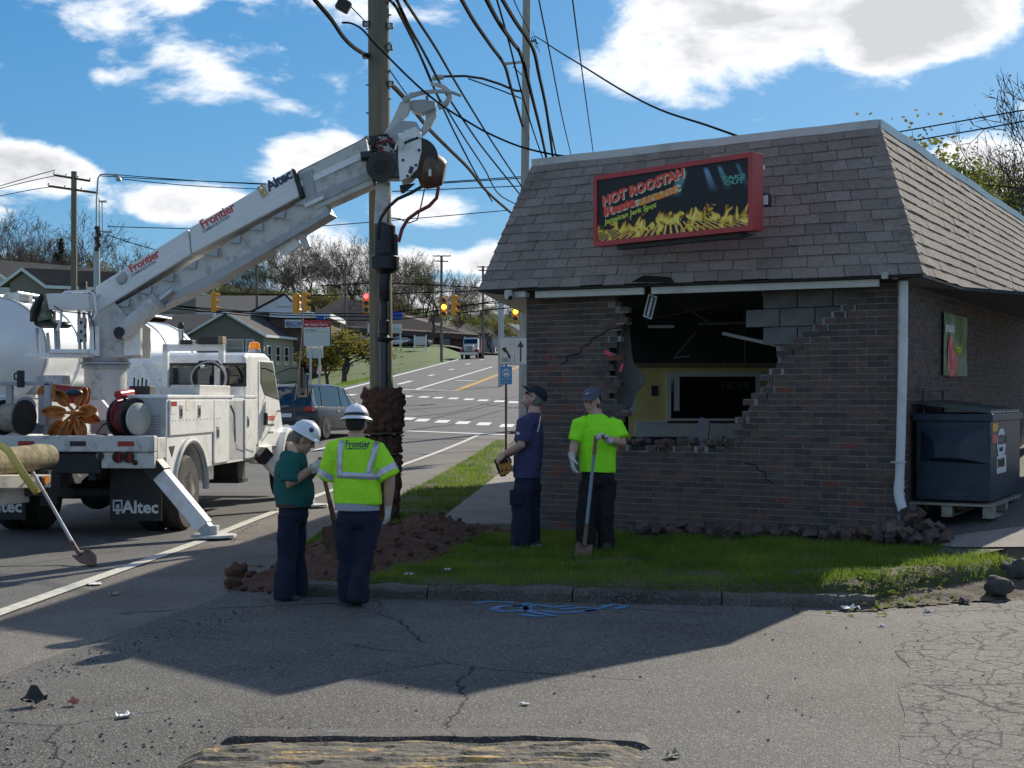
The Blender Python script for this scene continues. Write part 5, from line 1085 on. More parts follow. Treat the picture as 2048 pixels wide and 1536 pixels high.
def head():
    D = 18.2
    def pl(name, poly, d, th, m, bev=.01, par=trk): return MB().prism([((x - CX) / F * D, H - (y - HZ) / F * D) for x, y in poly], (0, d, 0), X3, Z3, Y3, th).build(name, m, par, **WW, bevel=bev)
    # gearbox and motors, black
    MB().cyl(P(762, 334, D - .32), P(762, 334, D + .1), .19, None, 26).build('winch_gearbox', MATS['hyd_steel'], trk, world=True, smooth=True, bevel=.012)
    for k in range(10): t = k * .628; q = P(762, 334, D - .325); MB().cyl(q + Vector((.165 * math.cos(t), 0, .165 * math.sin(t))), q + Vector((.165 * math.cos(t), -.015, .165 * math.sin(t))), .012, None, 6).build('gearbox_bolt', MATS['hyd_steel'], trk, **WW)
    MB().cyl(P(762, 334, D - .33), P(762, 334, D - .30), .10, None, 20).build('gearbox_cover', MATS['frame_black'], trk, **WS)
    MB().box(P(786, 332, D - .12), (.24, .30, .36)).build('motor_block', MATS['hyd_steel'], trk, **WW, bevel=.02)
    MB().cyl(P(722, 313, D - .2), P(748, 310, D - .2), .065, None, 16).build('hydraulic_motor', MATS['hyd_steel'], trk, **WS); MB().box(P(753, 310, D - .30), (.05, .01, .06)).build('data_plate', MATS['paint_white'], trk, **WW)
    # white rounded side plates of the boom tip sheave
    side = [(800, 290), (812, 270), (835, 262), (846, 275), (846, 310), (838, 345), (822, 362), (803, 370), (800, 330)]
    pl('tip_side_plate', side, D - .30, .03, TW); pl('tip_side_plate', side, D + .14, .03, TW)
    pl('tip_cheek', [(770, 275), (805, 248), (835, 250), (846, 270), (812, 290), (780, 300)], D - .24, .42, TD, .015)
    MB().cyl(P(836, 316, D - .26), P(836, 316, D + .14), .26, None, 28).build('winch_drum', MATS['hyd_steel'], trk, **WS)
    for k in range(4): MB().tube([P(842 + k * 3, 282, D - .2 + k * .08), P(856, 298, D - .2 + k * .08), P(858, 322, D - .2 + k * .08), P(856, 344, D - .18 + k * .07)], .018, 8).build('winch_line', MATS['pallet_wood'], trk, **WS)
    for x, y in ((812, 284), (834, 276), (838, 300), (832, 330), (815, 352), (806, 320)): MB().cyl(P(x, y, D - .30), P(x, y, D - .318), .018, None, 8).build('plate_bolt', TB, trk, **WW)
    MB().box(P(822, 340, D - .304), (.05, .004, .09), Matrix.Rotation(.3, 3, 'Y')).build('warning_label', MATS['txt_navy'], trk, **WW)
    # worn steel nose cup
    a = P(846, 338, D - .05); d = (P(890, 347, D - .05) - a).normalized(); MB().lathe([(.10, -.06), (.24, .02), (.245, .10), (.19, .24), (.15, .285), (.05, .29)], a, d, 24).build('nose_cup', MATS['rust_steel'], trk, **WS)
    MB().box(P(860, 346, D - .28), (.04, .05, .10)).build('shackle', MATS['alu'], trk, **WW, bevel=.01)
    pl('lug', [(800, 372), (832, 368), (808, 388), (802, 387)], D - .08, .05, TB)
    # pole guide: two curved white arms carrying a pair of claw jaws
    pl('guide_arm', [(775, 288), (772, 272), (790, 240), (803, 210), (822, 202), (826, 215), (818, 236), (800, 256), (788, 282)], D - .20, .10, TG, .012)
    pl('guide_arm', [(838, 268), (852, 240), (850, 212), (872, 210), (874, 232), (862, 256), (846, 272)], D - .06, .10, TG, .012)
    pl('guide_bridge', [(822, 206), (848, 204), (872, 208), (872, 222), (846, 232), (824, 226)], D - .18, .20, TD, .012)
    MB().cyl(P(796, 275, D - .25), P(823, 272, D - .22), .055, None, 14).build('guide_cylinder', TW, trk, **WS); MB().lathe([(.055, 0), (.08, .02), (.075, .06), (.04, .08)], P(820, 272, D - .22), (1, .05, 0), 16).build('cylinder_head', TD, trk, **WS)
    def jaw(pts, w, h, m=MATS['truck_grey']):
        mb = MB(); vs = []
        for i, (x, y, dd) in enumerate(pts):
            p = P(x, y, D + dd); q = P(*pts[min(i + 1, len(pts) - 1)][:2], D + pts[min(i + 1, len(pts) - 1)][2]) - P(*pts[max(0, i - 1)][:2], D + pts[max(0, i - 1)][2]); n = q.normalized().cross(Y3).normalized(); hh = h * (1 - .55 * (i / (len(pts) - 1)))
            vs += [p - Y3 * w / 2 - n * hh, p + Y3 * w / 2 - n * hh, p + Y3 * w / 2 + n * hh, p - Y3 * w / 2 + n * hh]
        mb.add(vs, [(i * 4 + k, i * 4 + (k + 1) % 4, i * 4 + 4 + (k + 1) % 4, i * 4 + 4 + k) for i in range(len(pts) - 1) for k in range(4)] + [(3, 2, 1, 0), (len(vs) - 4, len(vs) - 3, len(vs) - 2, len(vs) - 1)]); return mb.build('guide_jaw', m, trk, **WW, bevel=.006)
    jaw([(806, 202, -.2), (822, 192, -.22), (842, 186, -.22), (866, 183, -.2), (890, 183, -.18), (908, 186, -.15), (922, 192, -.12)], .06, .032)
    jaw([(876, 214, .02), (892, 208, .02), (900, 194, .02), (898, 183, .02), (888, 174, .02), (872, 169, .02), (861, 168, .02)], .06, .04)
    MB().cyl(P(854, 193, D - .2), P(855, 206, D - .1), .022, None, 10).build('jaw_pin', TD, trk, **WW); MB().box(P(825, 189, D - .15), (.08, .06, .05)).build('jaw_block', TG, trk, **WW, bevel=.006)
    # clutter of hoses and fittings at the tip
    rr = random.Random(6)
    for k in range(10):
        x0, y0 = rr.uniform(735, 775), rr.uniform(272, 300); x1, y1 = rr.uniform(770, 806), rr.uniform(285, 318); MB().tube([P(x0, y0, D - .2), P((x0 + x1) / 2 + rr.uniform(-8, 8), (y0 + y1) / 2 - rr.uniform(2, 14), D - .28), P(x1, y1, D - .24)], rr.uniform(.012, .022), 7).build('tip_hose', MATS[rr.choice(['hose_black', 'hose_black', 'hose_red', 'truck_grey'])], trk, **WS)
    for k in range(8): MB().box(P(rr.uniform(732, 800), rr.uniform(270, 300), D - .2 + rr.uniform(-.06, .1)), (rr.uniform(.05, .11), .09, rr.uniform(.04, .09)), Matrix.Rotation(rr.uniform(-.5, .5), 3, 'Y')).build('tip_fitting', rr.choice([TW, TD, TG, TB]), trk, **WW, bevel=.008)
    MB().tube([P(790, 300, D - .33), P(795, 285, D - .35), P(801, 275, D - .35), P(806, 288, D - .35), P(800, 298, D - .35)], .014, 8).build('snap_hook', TW, trk, **WS)
head()
def auger():
    D = 18.12
    mat('auger_dark', (.020, .022, .025), .4, metal=.35, dirt=(.08, .06, .045), dscale=5, damt=.5)
    AD = MATS['auger_dark']
    def lz(prof, x=770, m=AD, name='auger_drive', n=20, d=D):   # prof: (radius px, y px)
        return MB().lathe([(r / F * d, H - (y - HZ) / F * d) for r, y in reversed(prof)], ((x - CX) / F * d, d, 0), n=n).build(name, m, trk, **WS)
    MB().hexa([P(748, 448, D), P(772, 448, D), P(772, 448, D + .12), P(748, 448, D + .12), P(752, 366, D), P(780, 366, D), P(780, 366, D + .12), P(752, 366, D + .12)]).build('auger_hanger', TG, trk, **WW, bevel=.01)
    lz([(14, 446), (21, 452), (22, 508), (26, 512), (28, 514), (28, 538), (20, 545), (11, 548), (11, 560), (9, 562)], 770, AD, 'auger_motor', 24)
    for k in range(12): t = k * .5236; q = P(770, 514, D); MB().cyl(q + Vector((.17 * math.cos(t), .17 * math.sin(t), 0)), q + Vector((.17 * math.cos(t), .17 * math.sin(t), -.15)), .014, None, 6).build('motor_bolt', AD, trk, **WW)
    MB().box(P(788, 500, D), (.10, .12, .40)).build('motor_manifold', AD, trk, **WW, bevel=.012)
    lz([(11, 556), (12, 562), (12, 598), (8, 603)], 768, AD, 'kelly_box'); lz([(8, 600), (8, 640), (11, 642), (11, 668), (9, 670), (9, 672)], 768, AD, 'kelly_bar', 12); lz([(9, 670), (11, 674), (20, 676), (19, 680), (10, 684)], 768, AD, 'auger_flange'); lz([(9, 684), (9, 795)], 768, MATS['hyd_steel'], 'auger_shaft', 14)
    lz([(8, 780), (8, 1046)], 767, AD, 'auger_stem', 12)
    # flighting packed with red clay: four lobes
    mat('clay', (.068, .033, .020), .95, col2=(.140, .062, .034), vscale=14, bump=1, bscale=45)
    for (y0, y1, w0, w1) in ((778, 866, 42, 41), (874, 906, 38, 37), (912, 944, 36, 37), (950, 1052, 36, 31)):
        rr = random.Random(int(y0)); mb = MB(); n = 9; rings = []
        for i in range(n + 1):
            t = i / n; y = lerp(y0, y1, t); r = lerp(w0, w1, t) * (.86 if i in (0, n) else 1.0) / F * D; c = P(766 + rr.uniform(-2, 2), y, D); rings.append((c, (r, 0, 0), (0, r * .9, 0)))
        mb.loft(rings); mb.build('packed_clay', MATS['clay'], trk, world=True, remesh=.018, disp=.13, dscale=.07, smoothit=1)
        a = MB(); vs = []; q = P(766, y1 + 1, D)
        for k in range(25):
            t = k * .2618;
            for r in (.05, (w1 + 2) / F * D): vs.append(q + Vector((r * math.cos(t), r * math.sin(t), .05 * (k / 24 - .5))))
        a.add(vs, [(2 * k, 2 * k + 1, 2 * k + 3, 2 * k + 2) for k in range(24)]); o = a.build('auger_flight', MATS['rust_steel'], trk, **WW); md = o.modifiers.new('s', 'SOLIDIFY'); md.thickness = .012
    # hydraulic hoses looping down to the motor
    def hose(pts, r, m): MB().tube([P(x, y, D - .12) for x, y in pts], r, 9).build('hydraulic_hose', MATS[m], trk, **WS)
    hose(((844, 373), (822, 386), (795, 398), (775, 416), (762, 436), (756, 456), (754, 478)), .022, 'hose_black'); hose(((877, 374), (873, 396), (858, 412), (835, 424), (816, 438), (804, 458), (797, 484)), .024, 'hose_red')
    hose(((849, 378), (842, 412), (834, 440), (818, 446), (800, 438), (782, 436)), .009, 'hose_black')
    MB().tube([P(605, 500, 18.4), P(600, 560, 18.4), P(606, 640, 18.4), P(598, 740, 18.4), P(590, 800, 18.4)], .008, 6).build('tag_line', MATS['pallet_wood'], trk, **WS)
auger()
# ================================================================== the workers
mat('skin', (.56, .33, .25), .55, var=.08, vscale=20); mat('skin_tan', (.50, .28, .20), .55, var=.08, vscale=20)
mat('hair_dark', (.02, .016, .013), .8); mat('hair_grey', (.16, .15, .14), .8)
mat('shirt_green', (.012, .115, .10), .9, var=.12, vscale=8, bump=.5, bscale=16); mat('shirt_purple', (.050, .048, .120), .85, var=.15, vscale=8, bump=.5, bscale=16); mat('shirt_neon', (.36, 1.0, .02), .85, var=.06, vscale=8, bump=.5, bscale=16); mat('vest_neon', (.46, .95, .03), .85, var=.07, vscale=10, bump=.5, bscale=16)
mat('tshirt_grey', (.36, .37, .42), .9); mat('denim_navy', (.010, .013, .032), .9, var=.3, vscale=10, bump=.5, bscale=16); mat('trouser_blue', (.011, .017, .035), .9, var=.3, vscale=9, bump=.5, bscale=16); mat('trouser_black', (.010, .010, .012), .9, var=.3, vscale=9, bump=.5, bscale=16)
mat('helmet_white', (.75, .76, .78), .3, coat=.3); mat('glove', (.62, .60, .54), .9, dirt=(.22, .17, .12), dscale=12, damt=.7); mat('leather', (.06, .035, .02), .6); mat('boot', (.045, .037, .03), .75, var=.3); mat('sneaker', (.085, .085, .09), .8); mat('sole', (.35, .36, .38), .7)
mat('reflective', (.62, .61, .66), .35, metal=.3); mat('cap_grey', (.085, .095, .125), .8); mat('cap_navy', (.010, .012, .022), .8); mat('lip', (.25, .09, .07), .6); mat('eye_dark', (.02, .015, .012), .3)
def rot_to(f, h):                                  # matrix with y=forward, z=up
    f = Vector(f).normalized(); s = f.cross(Vector(h)).normalized(); h = s.cross(f).normalized(); return Matrix((s, f, h)).transposed(), s, f, h
def fingers(mb, w, d, n, th, k=1., curl=.5, r=.0095, L=.085):
    """w wrist, d towards the fingers, n palm normal, th thumb side; finger chains rooted in the palm"""
    w = Vector(w); d = Vector(d).normalized(); n = Vector(n); n = (n - d * n.dot(d)).normalized(); th = Vector(th); th = (th - d * th.dot(d) - n * th.dot(n)).normalized()
    mb.loft([(w - d * .015, th * .027 * k, n * .021 * k), (w + d * .03 * k, th * .036 * k, n * .020 * k), (w + d * .07 * k, th * .041 * k, n * .017 * k), (w + d * .095 * k, th * .038 * k, n * .014 * k)])
    for i, (o, ln) in enumerate(((.030, .92), (.010, 1.0), (-.011, .95), (-.031, .76))):
        p = w + d * .085 * k + th * o * k; pts = [p]; a = 0.
        for s in (.42, .32, .26):
            a += curl * (.8 if s == .42 else 1.1); p = p + (d * math.cos(a) + n * math.sin(a)) * (L * ln * s * k); pts.append(p)
        mb.tube(pts, [r * k * 1.08, r * k, r * k * .95, r * k * .8], 8)
    p = w + d * .025 * k + th * .030 * k; q = p + (th * .75 + d * .55 + n * .25).normalized() * .040 * k; e = q + (d * .75 + n * (.35 + curl * .5) + th * .15).normalized() * .034 * k
    mb.tube([p, q, e], [r * k * 1.35, r * k * 1.1, r * k * .85], 8)
def head(root, mb, c, f, h, skin, hair=None, beard=False):
    M, s, f, h = rot_to(f, h); c = Vector(c); V = lambda x, y, z: c + s * x + f * y + h * z
    mb.ball(V(0, -.012, .03), (.076, .096, .098), 16, 12, rot=M); mb.ball(V(0, .030, -.045), (.058, .062, .072), 14, 10, rot=M); mb.ball(V(0, .062, -.088), (.030, .028, .024), 10, 8, rot=M)
    mb.tube([V(0, .082, .022), V(0, .100, -.004), V(0, .110, -.022)], [.010, .013, .016], 8); mb.tube([V(-.042, .074, .026), V(0, .086, .030), V(.042, .074, .026)], .012, 8)
    for x in (-1, 1):
        mb.ball(V(x * .079, -.006, -.010), (.012, .020, .033), 10, 8, rot=M); mb.ball(V(x * .036, .062, -.022), (.026, .022, .022), 10, 8, rot=M)
        MB().ball(V(x * .030, .082, .010), (.014, .008, .008), 10, 6, rot=M).build('eye', MATS['eye_dark'], root, **WS)
    mb.tube([V(-.022, .080, -.058), V(0, .090, -.057), V(.022, .080, -.058)], .009, 8)
    MB().tube([V(-.022, .0905, -.058), V(0, .100, -.057), V(.022, .0905, -.058)], .0035, 6).build('mouth', MATS['lip'], root, **WW)
    if hair:
        hb = MB()
        hb.loft([(V(0, -.055, -.055), s * .056, f * .040), (V(0, -.052, -.02), s * .077, f * .058), (V(0, -.040, .03), s * .082, f * .078), (V(0, -.026, .08), s * .07, f * .080), (V(0, -.018, .118), s * .045, f * .06)]); hb.build('hair', MATS[hair], root, **WS)
    return V, M, s, f, h
def hard_hat(root, V, M, s, f, h, brim='full', tilt=0.):
    o = V(0, -.006, .052); rings = []
    for t in range(9):
        a = t / 8 * math.pi / 2; rings.append((o + h * (.118 * math.sin(a)), s * (.102 * math.cos(a) + .004), f * (.122 * math.cos(a) + .004)))
    hat = MB().loft(rings).build('hard_hat', MATS['helmet_white'], root, **WS)
    b = MB().loft([(o + h * .012, s * .102, f * .122), (o - h * .010, s * .132, f * .156), (o - h * .018, s * .135, f * .160), (o - h * .012, s * .130, f * .154), (o + h * .002, s * .098, f * .118)], caps=False); b.build('brim', MATS['helmet_white'], hat, **WS)
    MB().tube([o + h * .035 + f * .118, o + h * .088 + f * .080, o + h * .117, o + h * .088 - f * .080, o + h * .035 - f * .118], [.008, .011, .012, .011, .008], 8).build('crown_ridge', MATS['helmet_white'], hat, **WS)
    return hat, o
def cap(root, V, M, s, f, h, m, logo=False):
    o = V(0, -.014, .056); rings = []
    for t in range(8):
        a = t / 7 * math.pi / 2; rings.append((o + h * (.092 * math.sin(a)), s * (.090 * math.cos(a) + .003), f * (.110 * math.cos(a) + .003)))
    c = MB().loft(rings).build('cap', MATS[m], root, **WS); mb = MB(); vs = []
    for i in range(9):
        t = (i / 8 - .5) * 2; x = t * .078; y0 = .088 * math.sqrt(max(0, 1 - (t * .86) ** 2)) + .012; y1 = y0 + .085 * math.sqrt(max(.02, 1 - t * t * .9)); dr = -.018 * t * t
        vs += [o + s * x + f * y0 + h * (.012 + dr), o + s * x + f * y1 + h * (-.006 + dr), o + s * x + f * y1 + h * (-.012 + dr), o + s * x + f * y0 + h * (.004 + dr)]
    mb.add(vs, [(i * 4 + k, i * 4 + (k + 1) % 4, i * 4 + 4 + (k + 1) % 4, i * 4 + 4 + k) for i in range(8) for k in range(4)] + [(0, 1, 2, 3), (35, 34, 33, 32)]); mb.build('cap_bill', MATS[m], c, **WS)
    if logo: MB().tube([o + f * .104 + h * .040 + s * .028, o + f * .110 + h * .044, o + f * .103 + h * .056 - s * .030], [.002, .007, .002], 6).build('cap_logo', MATS['paint_white'], c, **WW)
    return c
def shoe(root, heel, toe, m, ms, k=1.):
    heel = Vector(heel); toe = Vector(toe); d = toe - heel; L = d.length; d.normalize(); s = d.cross(Vector((0, 0, 1))).normalized(); up = s.cross(d)
    mb = MB().loft([(heel + up * .05 - d * .02, s * .028, up * .035), (heel + up * .06 + d * .03, s * .042, up * .052), (heel + up * .062 + d * L * .35, s * .044, up * .055), (heel + up * .045 + d * L * .62, s * .048, up * .038), (heel + up * .036 + d * L * .88, s * .046, up * .028), (heel + up * .03 + d * (L + .01), s * .026, up * .018)])
    mb.tube([heel + up * .06 + d * .05, heel + up * .13 + d * .045], [.048, .050], 12)
    o = mb.build('shoe', MATS[m], root, world=True, remesh=.009, smoothit=2)
    MB().loft([(heel + up * .006 - d * .03, s * .03, up * .008), (heel + up * .010, s * .044, up * .014), (heel + up * .010 + d * L * .4, s * .040, up * .013), (heel + up * .012 + d * L * .75, s * .050, up * .013), (heel + up * .016 + d * (L + .015), s * .028, up * .010)]).build('sole', MATS[ms], o, **WS)
    MB().tube([heel + up * .085 + d * L * .45 - s * .03, heel + up * .098 + d * L * .42, heel + up * .085 + d * L * .45 + s * .03], .005, 5).build('lace', MATS[ms], o, **WW)
def ring(c, a, b): return (Vector(c), Vector(a), Vector(b))
def glove(root, w, d, n, th, curl, cuff=None):
    mb = MB(); fingers(mb, w, d, n, th, 1.10, curl, .0115); w = Vector(w); d = Vector(d).normalized(); mb.tube([w - d * .055, w - d * .02, w + d * .02], [.040, .035, .034], 12); mb.build('glove', MATS['glove'], root, world=True, remesh=.0065, smoothit=1)
def shovel(name, label, top, neck, tip, m_handle, m_blade, face=(0, -1, 0), two=None, w=.115, group=None):
    top, neck, tip = Vector(top), Vector(neck), Vector(tip); r = T(name, label, 'shovel', tuple(tip), 0, group)
    d = (neck - top).normalized(); MB().tube([top, top.lerp(neck, .5), neck], [.017, .018, .019], 10).build('handle', m_handle, r, **WS)
    if two: MB().tube([top - d * .002, top.lerp(neck, .18)], .0195, 10).build('grip', two, r, **WS)
    MB().tube([neck - d * .18, neck, neck.lerp(tip, .18)], [.021, .023, .020], 10).build('socket', m_blade, r, **WS)
    bd = (tip - neck); L = bd.length; bd.normalize(); fc = Vector(face); fc = (fc - bd * fc.dot(bd)).normalized(); sd = bd.cross(fc); mb = MB(); vs = []; n = 9
    for i in range(n + 1):
        t = i / n; ww = w * (1 if t < .45 else math.cos((t - .45) / .55 * 1.45)) * (.92 + .08 * min(1, t * 6)); ww = max(ww, .006)
        for k in range(-3, 4): q = k / 3; vs.append(neck.lerp(tip, .12 + .88 * t) + sd * (ww * q) + fc * (.028 * q * q + .02 * (1 - t) - .02))
    mb.add(vs, [(i * 7 + k, i * 7 + k + 1, i * 7 + 8 + k, i * 7 + 7 + k) for i in range(n) for k in range(6)]); o = mb.build('blade', m_blade, r, **WS); md = o.modifiers.new('s', 'SOLIDIFY'); md.thickness = .006
    return r
mat('ash_red', (.26, .09, .06), .6, var=.2); mat('ash_wood', (.30, .17, .09), .6, var=.25); mat('paint_worn_blue', (.20, .27, .34), .5, dirt=(.10, .10, .10), dscale=8, damt=.7); mat('rust_steel', (.16, .095, .065), .6, metal=.3, var=.35, vscale=14)
LG = {}
def legs(root, hips, hipw, hipd, waist, Ls, m, vox=.013, thigh=.098, knee=.078, cuff=.072, seat=.13):
    mb = MB(); hips = Vector(hips); waist = Vector(waist); mb.loft([(waist, hipw * .88, hipd * .92), (waist.lerp(hips, .5), hipw, hipd), (hips, hipw * 1.02, hipd * 1.05), (hips - UP * .07, hipw * .9, hipd * .9)])
    for h, k, a in Ls: h, k, a = Vector(h), Vector(k), Vector(a); mb.tube([h + UP * .03, h.lerp(k, .35), k, k.lerp(a, .45), a - UP * .02], [thigh * 1.02, thigh * .97, knee, knee * 1.0, cuff], 14)
    return mb.build('trousers', MATS[m], root, world=True, remesh=vox, smoothit=3, disp=.036, dscale=.06)

def person_green():
    D = 11.95; q = lambda x, y, dd=0.: P(x, y, D + dd)
    r = T('person', 'person in green T-shirt, white hard hat and work gloves, facing the pole with head bowed', 'person', tuple(G(580, 1203)))
    f = Vector((.97, .22, 0)).normalized(); sd = Vector((f.y, -f.x, 0))          # facing the pole; right side towards us
    b = MB(); V, M, s, fh, h = head(r, b, q(607, 879), (.86, .15, -.50), (.5, .05, .86), 'skin_tan', 'hair_grey')
    sh, el, wr = q(579, 916, -.19), q(577, 968, -.25), q(630, 934, -.16); sh2, el2, wr2 = q(592, 918, .2), q(606, 964, .2), q(634, 938, .05)
    b.tube([q(598, 908), q(596, 922)], [.060, .070], 12)
    for a_, e_, w_ in ((sh, el, wr), (sh2, el2, wr2)): b.tube([a_, e_.lerp(a_, .3), e_, e_.lerp(w_, .35), w_], [.055, .048, .044, .044, .031], 12)
    b.build('body', MATS['skin_tan'], r, world=True, remesh=.0075, smoothit=2)
    t = MB().loft([ring(q(585, 1013), f * .150, sd * .172), ring(q(587, 995), f * .170, sd * .182), ring(q(586, 970), f * .172, sd * .182), ring(q(581, 945), f * .148, sd * .195), ring(q(584, 924), f * .122, sd * .195), ring(q(592, 911), f * .082, sd * .12), ring(q(597, 907), f * .062, sd * .068)])
    t.tube([q(586, 925, -.13), sh + UP * .005, sh.lerp(el, .55), sh.lerp(el, .93)], [.075, .082, .080, .078], 12); t.tube([q(592, 925, .13), sh2, sh2.lerp(el2, .9)], [.075, .08, .075], 12)
    t.build('shirt', MATS['shirt_green'], r, world=True, remesh=.011, smoothit=2, disp=.023, dscale=.055)
    legs(r, q(584, 1030), f * .128, sd * .165, q(583, 1010), ((q(577, 1035, -.08), q(576, 1108, -.08), q(569, 1192, -.10)), (q(588, 1035, .09), q(593, 1108, .10), q(602, 1182, .14))), 'denim_navy', thigh=.108, knee=.088, cuff=.078)
    MB().loft([ring(q(583, 1013), f * .132, sd * .168), ring(q(583, 1006), f * .134, sd * .170)], caps=True).build('belt', MATS['leather'], r, **WS)
    shoe(r, q(560, 1206, -.12), q(600, 1206, -.10), 'boot', 'sole'); shoe(r, q(596, 1192, .18), q(628, 1190, .30), 'boot', 'sole')
    hat, o = hard_hat(r, V, M, s, fh, h); MB().ball(o + fh * .02 + s * .096 + h * .055, (.006, .022, .022), 10, 6, rot=M).build('hat_sticker', MATS['txt_navy'], hat, **WW)
    glove(r, wr, q(642, 921, -.06) - wr, (.2, .6, -.6), (0, 0, 1), .75); glove(r, wr2, q(648, 932, .02) - wr2, (-.2, -.5, -.5), (0, 0, 1), .75)
person_green()
def person_vest():
    D = 11.55; q = lambda x, y, dd=0.: P(x, y, D + dd)
    r = T('person', 'person seen from behind in lime high-visibility vest and white full-brim hard hat', 'person', tuple(G(710, 1214)))
    f = Vector((.10, .99, 0)).normalized(); sd = Vector((f.y, -f.x, 0))
    b = MB(); V, M, s, fh, h = head(r, b, q(713, 849), (.12, .98, -.12), (0, .1, 1), 'skin', 'hair_dark')
    b.tube([q(712, 862), q(712, 884)], [.062, .074], 12)
    shR, elR, wrR = q(752, 902), q(780, 956, -.02), q(776, 1012, .04); shL, elL, wrL = q(672, 902), q(652, 955, .06), q(650, 948, .26)
    for a_, e_, w_ in ((shR, elR, wrR), (shL, elL, wrL)): b.tube([a_, a_.lerp(e_, .6), e_, e_.lerp(w_, .4), w_], [.058, .052, .047, .046, .033], 12)
    b.build('body', MATS['skin'], r, world=True, remesh=.0075, smoothit=2)
    t = MB().loft([ring(q(714, 1008), sd * .205, f * .135), ring(q(713, 985), sd * .200, f * .135), ring(q(712, 955), sd * .190, f * .130), ring(q(711, 925), sd * .195, f * .125), ring(q(711, 902), sd * .190, f * .11), ring(q(711, 887), sd * .140, f * .085), ring(q(712, 876), sd * .078, f * .070)])
    t.tube([q(735, 898), shR + UP * .01, shR.lerp(elR, .5), shR.lerp(elR, .96)], [.085, .088, .088, .092], 12); t.tube([q(688, 898), shL + UP * .01, shL.lerp(elL, .5), shL.lerp(elL, 1.0)], [.085, .088, .088, .092], 12)
    v = t.build('vest', MATS['vest_neon'], r, world=True, remesh=.011, smoothit=2, disp=.023, dscale=.06)
    # reflective tape follows the back
    def tape(pts, w, hs):
        mb = MB(); vs = []
        for (x, y, dd), (wx, wy) in zip(pts, hs): p = q(x, y, dd); vs += [p - Vector((wx, 0, wy)) * w, p + Vector((wx, 0, wy)) * w]
        mb.add(vs, [(2 * i, 2 * i + 1, 2 * i + 3, 2 * i + 2) for i in range(len(pts) - 1)]); o = mb.build('reflective_tape', MATS['reflective'], v, **WS); sw = o.modifiers.new('w', 'SHRINKWRAP'); sw.target = v; sw.wrap_method = 'PROJECT'; sw.use_project_y = True; sw.use_positive_direction = True; sw.wrap_mode = 'ABOVE_SURFACE'; sw.offset = .004; sb = o.modifiers.new('so', 'SOLIDIFY'); sb.thickness = .002
    H1 = [(0, 1)] * 13; Wd = [(1, 0)] * 13
    bk = -.15
    n = 25; tape([(668 + 88 * i / n, 952 + 4 * i / n, -.3) for i in range(n + 1)], .026, [(0, 1)] * (n + 1))
    n = 14; tape([(676 - 3 * math.sin(i / n * 2), 884 + 66 * i / n, -.3) for i in range(n + 1)], .024, [(1, 0)] * (n + 1)); tape([(749 - 17 * i / n, 884 + 66 * i / n, -.3) for i in range(n + 1)], .024, [(1, 0)] * (n + 1))
    for sh_, el_, k in ((shR, elR, .72), (shL, elL, .80)):
        c = sh_.lerp(el_, k); d = (el_ - sh_).normalized(); a_ = d.cross(Vector((0, 1, 0))).normalized(); b_ = d.cross(a_); mb = MB(); vs = []
        for i in range(25):
            tt = i * 2 * math.pi / 24
            for o_ in (-.026, .026): vs.append(c + d * o_ + a_ * (.10 * math.cos(tt)) + b_ * (.10 * math.sin(tt)))
        mb.add(vs, [(2 * i, 2 * i + 1, 2 * i + 3, 2 * i + 2) for i in range(24)]); o = mb.build('sleeve_tape', MATS['reflective'], v, **WS); sw = o.modifiers.new('w', 'SHRINKWRAP'); sw.target = v; sw.wrap_mode = 'ABOVE_SURFACE'; sw.offset = .004
    tm = text('Frontier', .075, frame(q(687, 895, -.2), (1, 0, 0), (0, 0, 1)), MATS['txt_navy'], v, bold=.0015, ext=0, fit=.205); tn = text('COMMUNICATIONS', .022, frame(q(687, 900, -.2), (1, 0, 0), (0, 0, 1)), MATS['txt_navy'], v, bold=.0004, ext=0, fit=.18)
    for o in (tm, tn):
        sw = o.modifiers.new('w', 'SHRINKWRAP'); sw.target = v; sw.wrap_method = 'PROJECT'; sw.use_project_y = True; sw.use_negative_direction = False; sw.use_positive_direction = True; sw.use_project_z = False; sw.offset = .003; sw.wrap_mode = 'ABOVE_SURFACE'
    MB().loft([ring(q(714, 1020), sd * .190, f * .124), ring(q(714, 1006), sd * .186, f * .122), ring(q(714, 996), sd * .165, f * .105)]).build('undershirt', MATS['tshirt_grey'], r, **WS)
    legs(r, q(714, 1038), sd * .185, f * .125, q(714, 1016), ((q(691, 1045), q(697, 1115, .03), q(699, 1193, .08)), (q(738, 1045), q(729, 1115, -.02), q(716, 1196, -.05))), 'denim_navy', thigh=.108, knee=.086, cuff=.076)
    shoe(r, q(703, 1196, .12), q(700, 1194, .40), 'boot', 'sole'); shoe(r, q(716, 1205, -.10), q(713, 1211, .16), 'boot', 'boot')
    hat, o = hard_hat(r, V, M, s, fh, h); mb = MB().loft([(o + h * .014, s * .1075, fh * .1275), (o + h * .038, s * .102, fh * .122)], caps=False); mb.build('hat_band', MATS['frame_black'], hat, **WS)
    glove(r, wrR, q(775, 1034, .05) - wrR, (-.8, .3, .2), (.1, .9, 0), .35); glove(r, wrL, q(652, 935, .34) - wrL, (.5, .3, -.3), (.5, 0, .8), .8)
person_vest()
shovel('digging_shovel', 'long wooden shovel handle held between the two people in hard hats', P(639, 915, 11.9), P(668, 1040, 12.05), P(680, 1120, 12.1), MATS['ash_wood'], MATS['rust_steel'], (0, -1, 0))
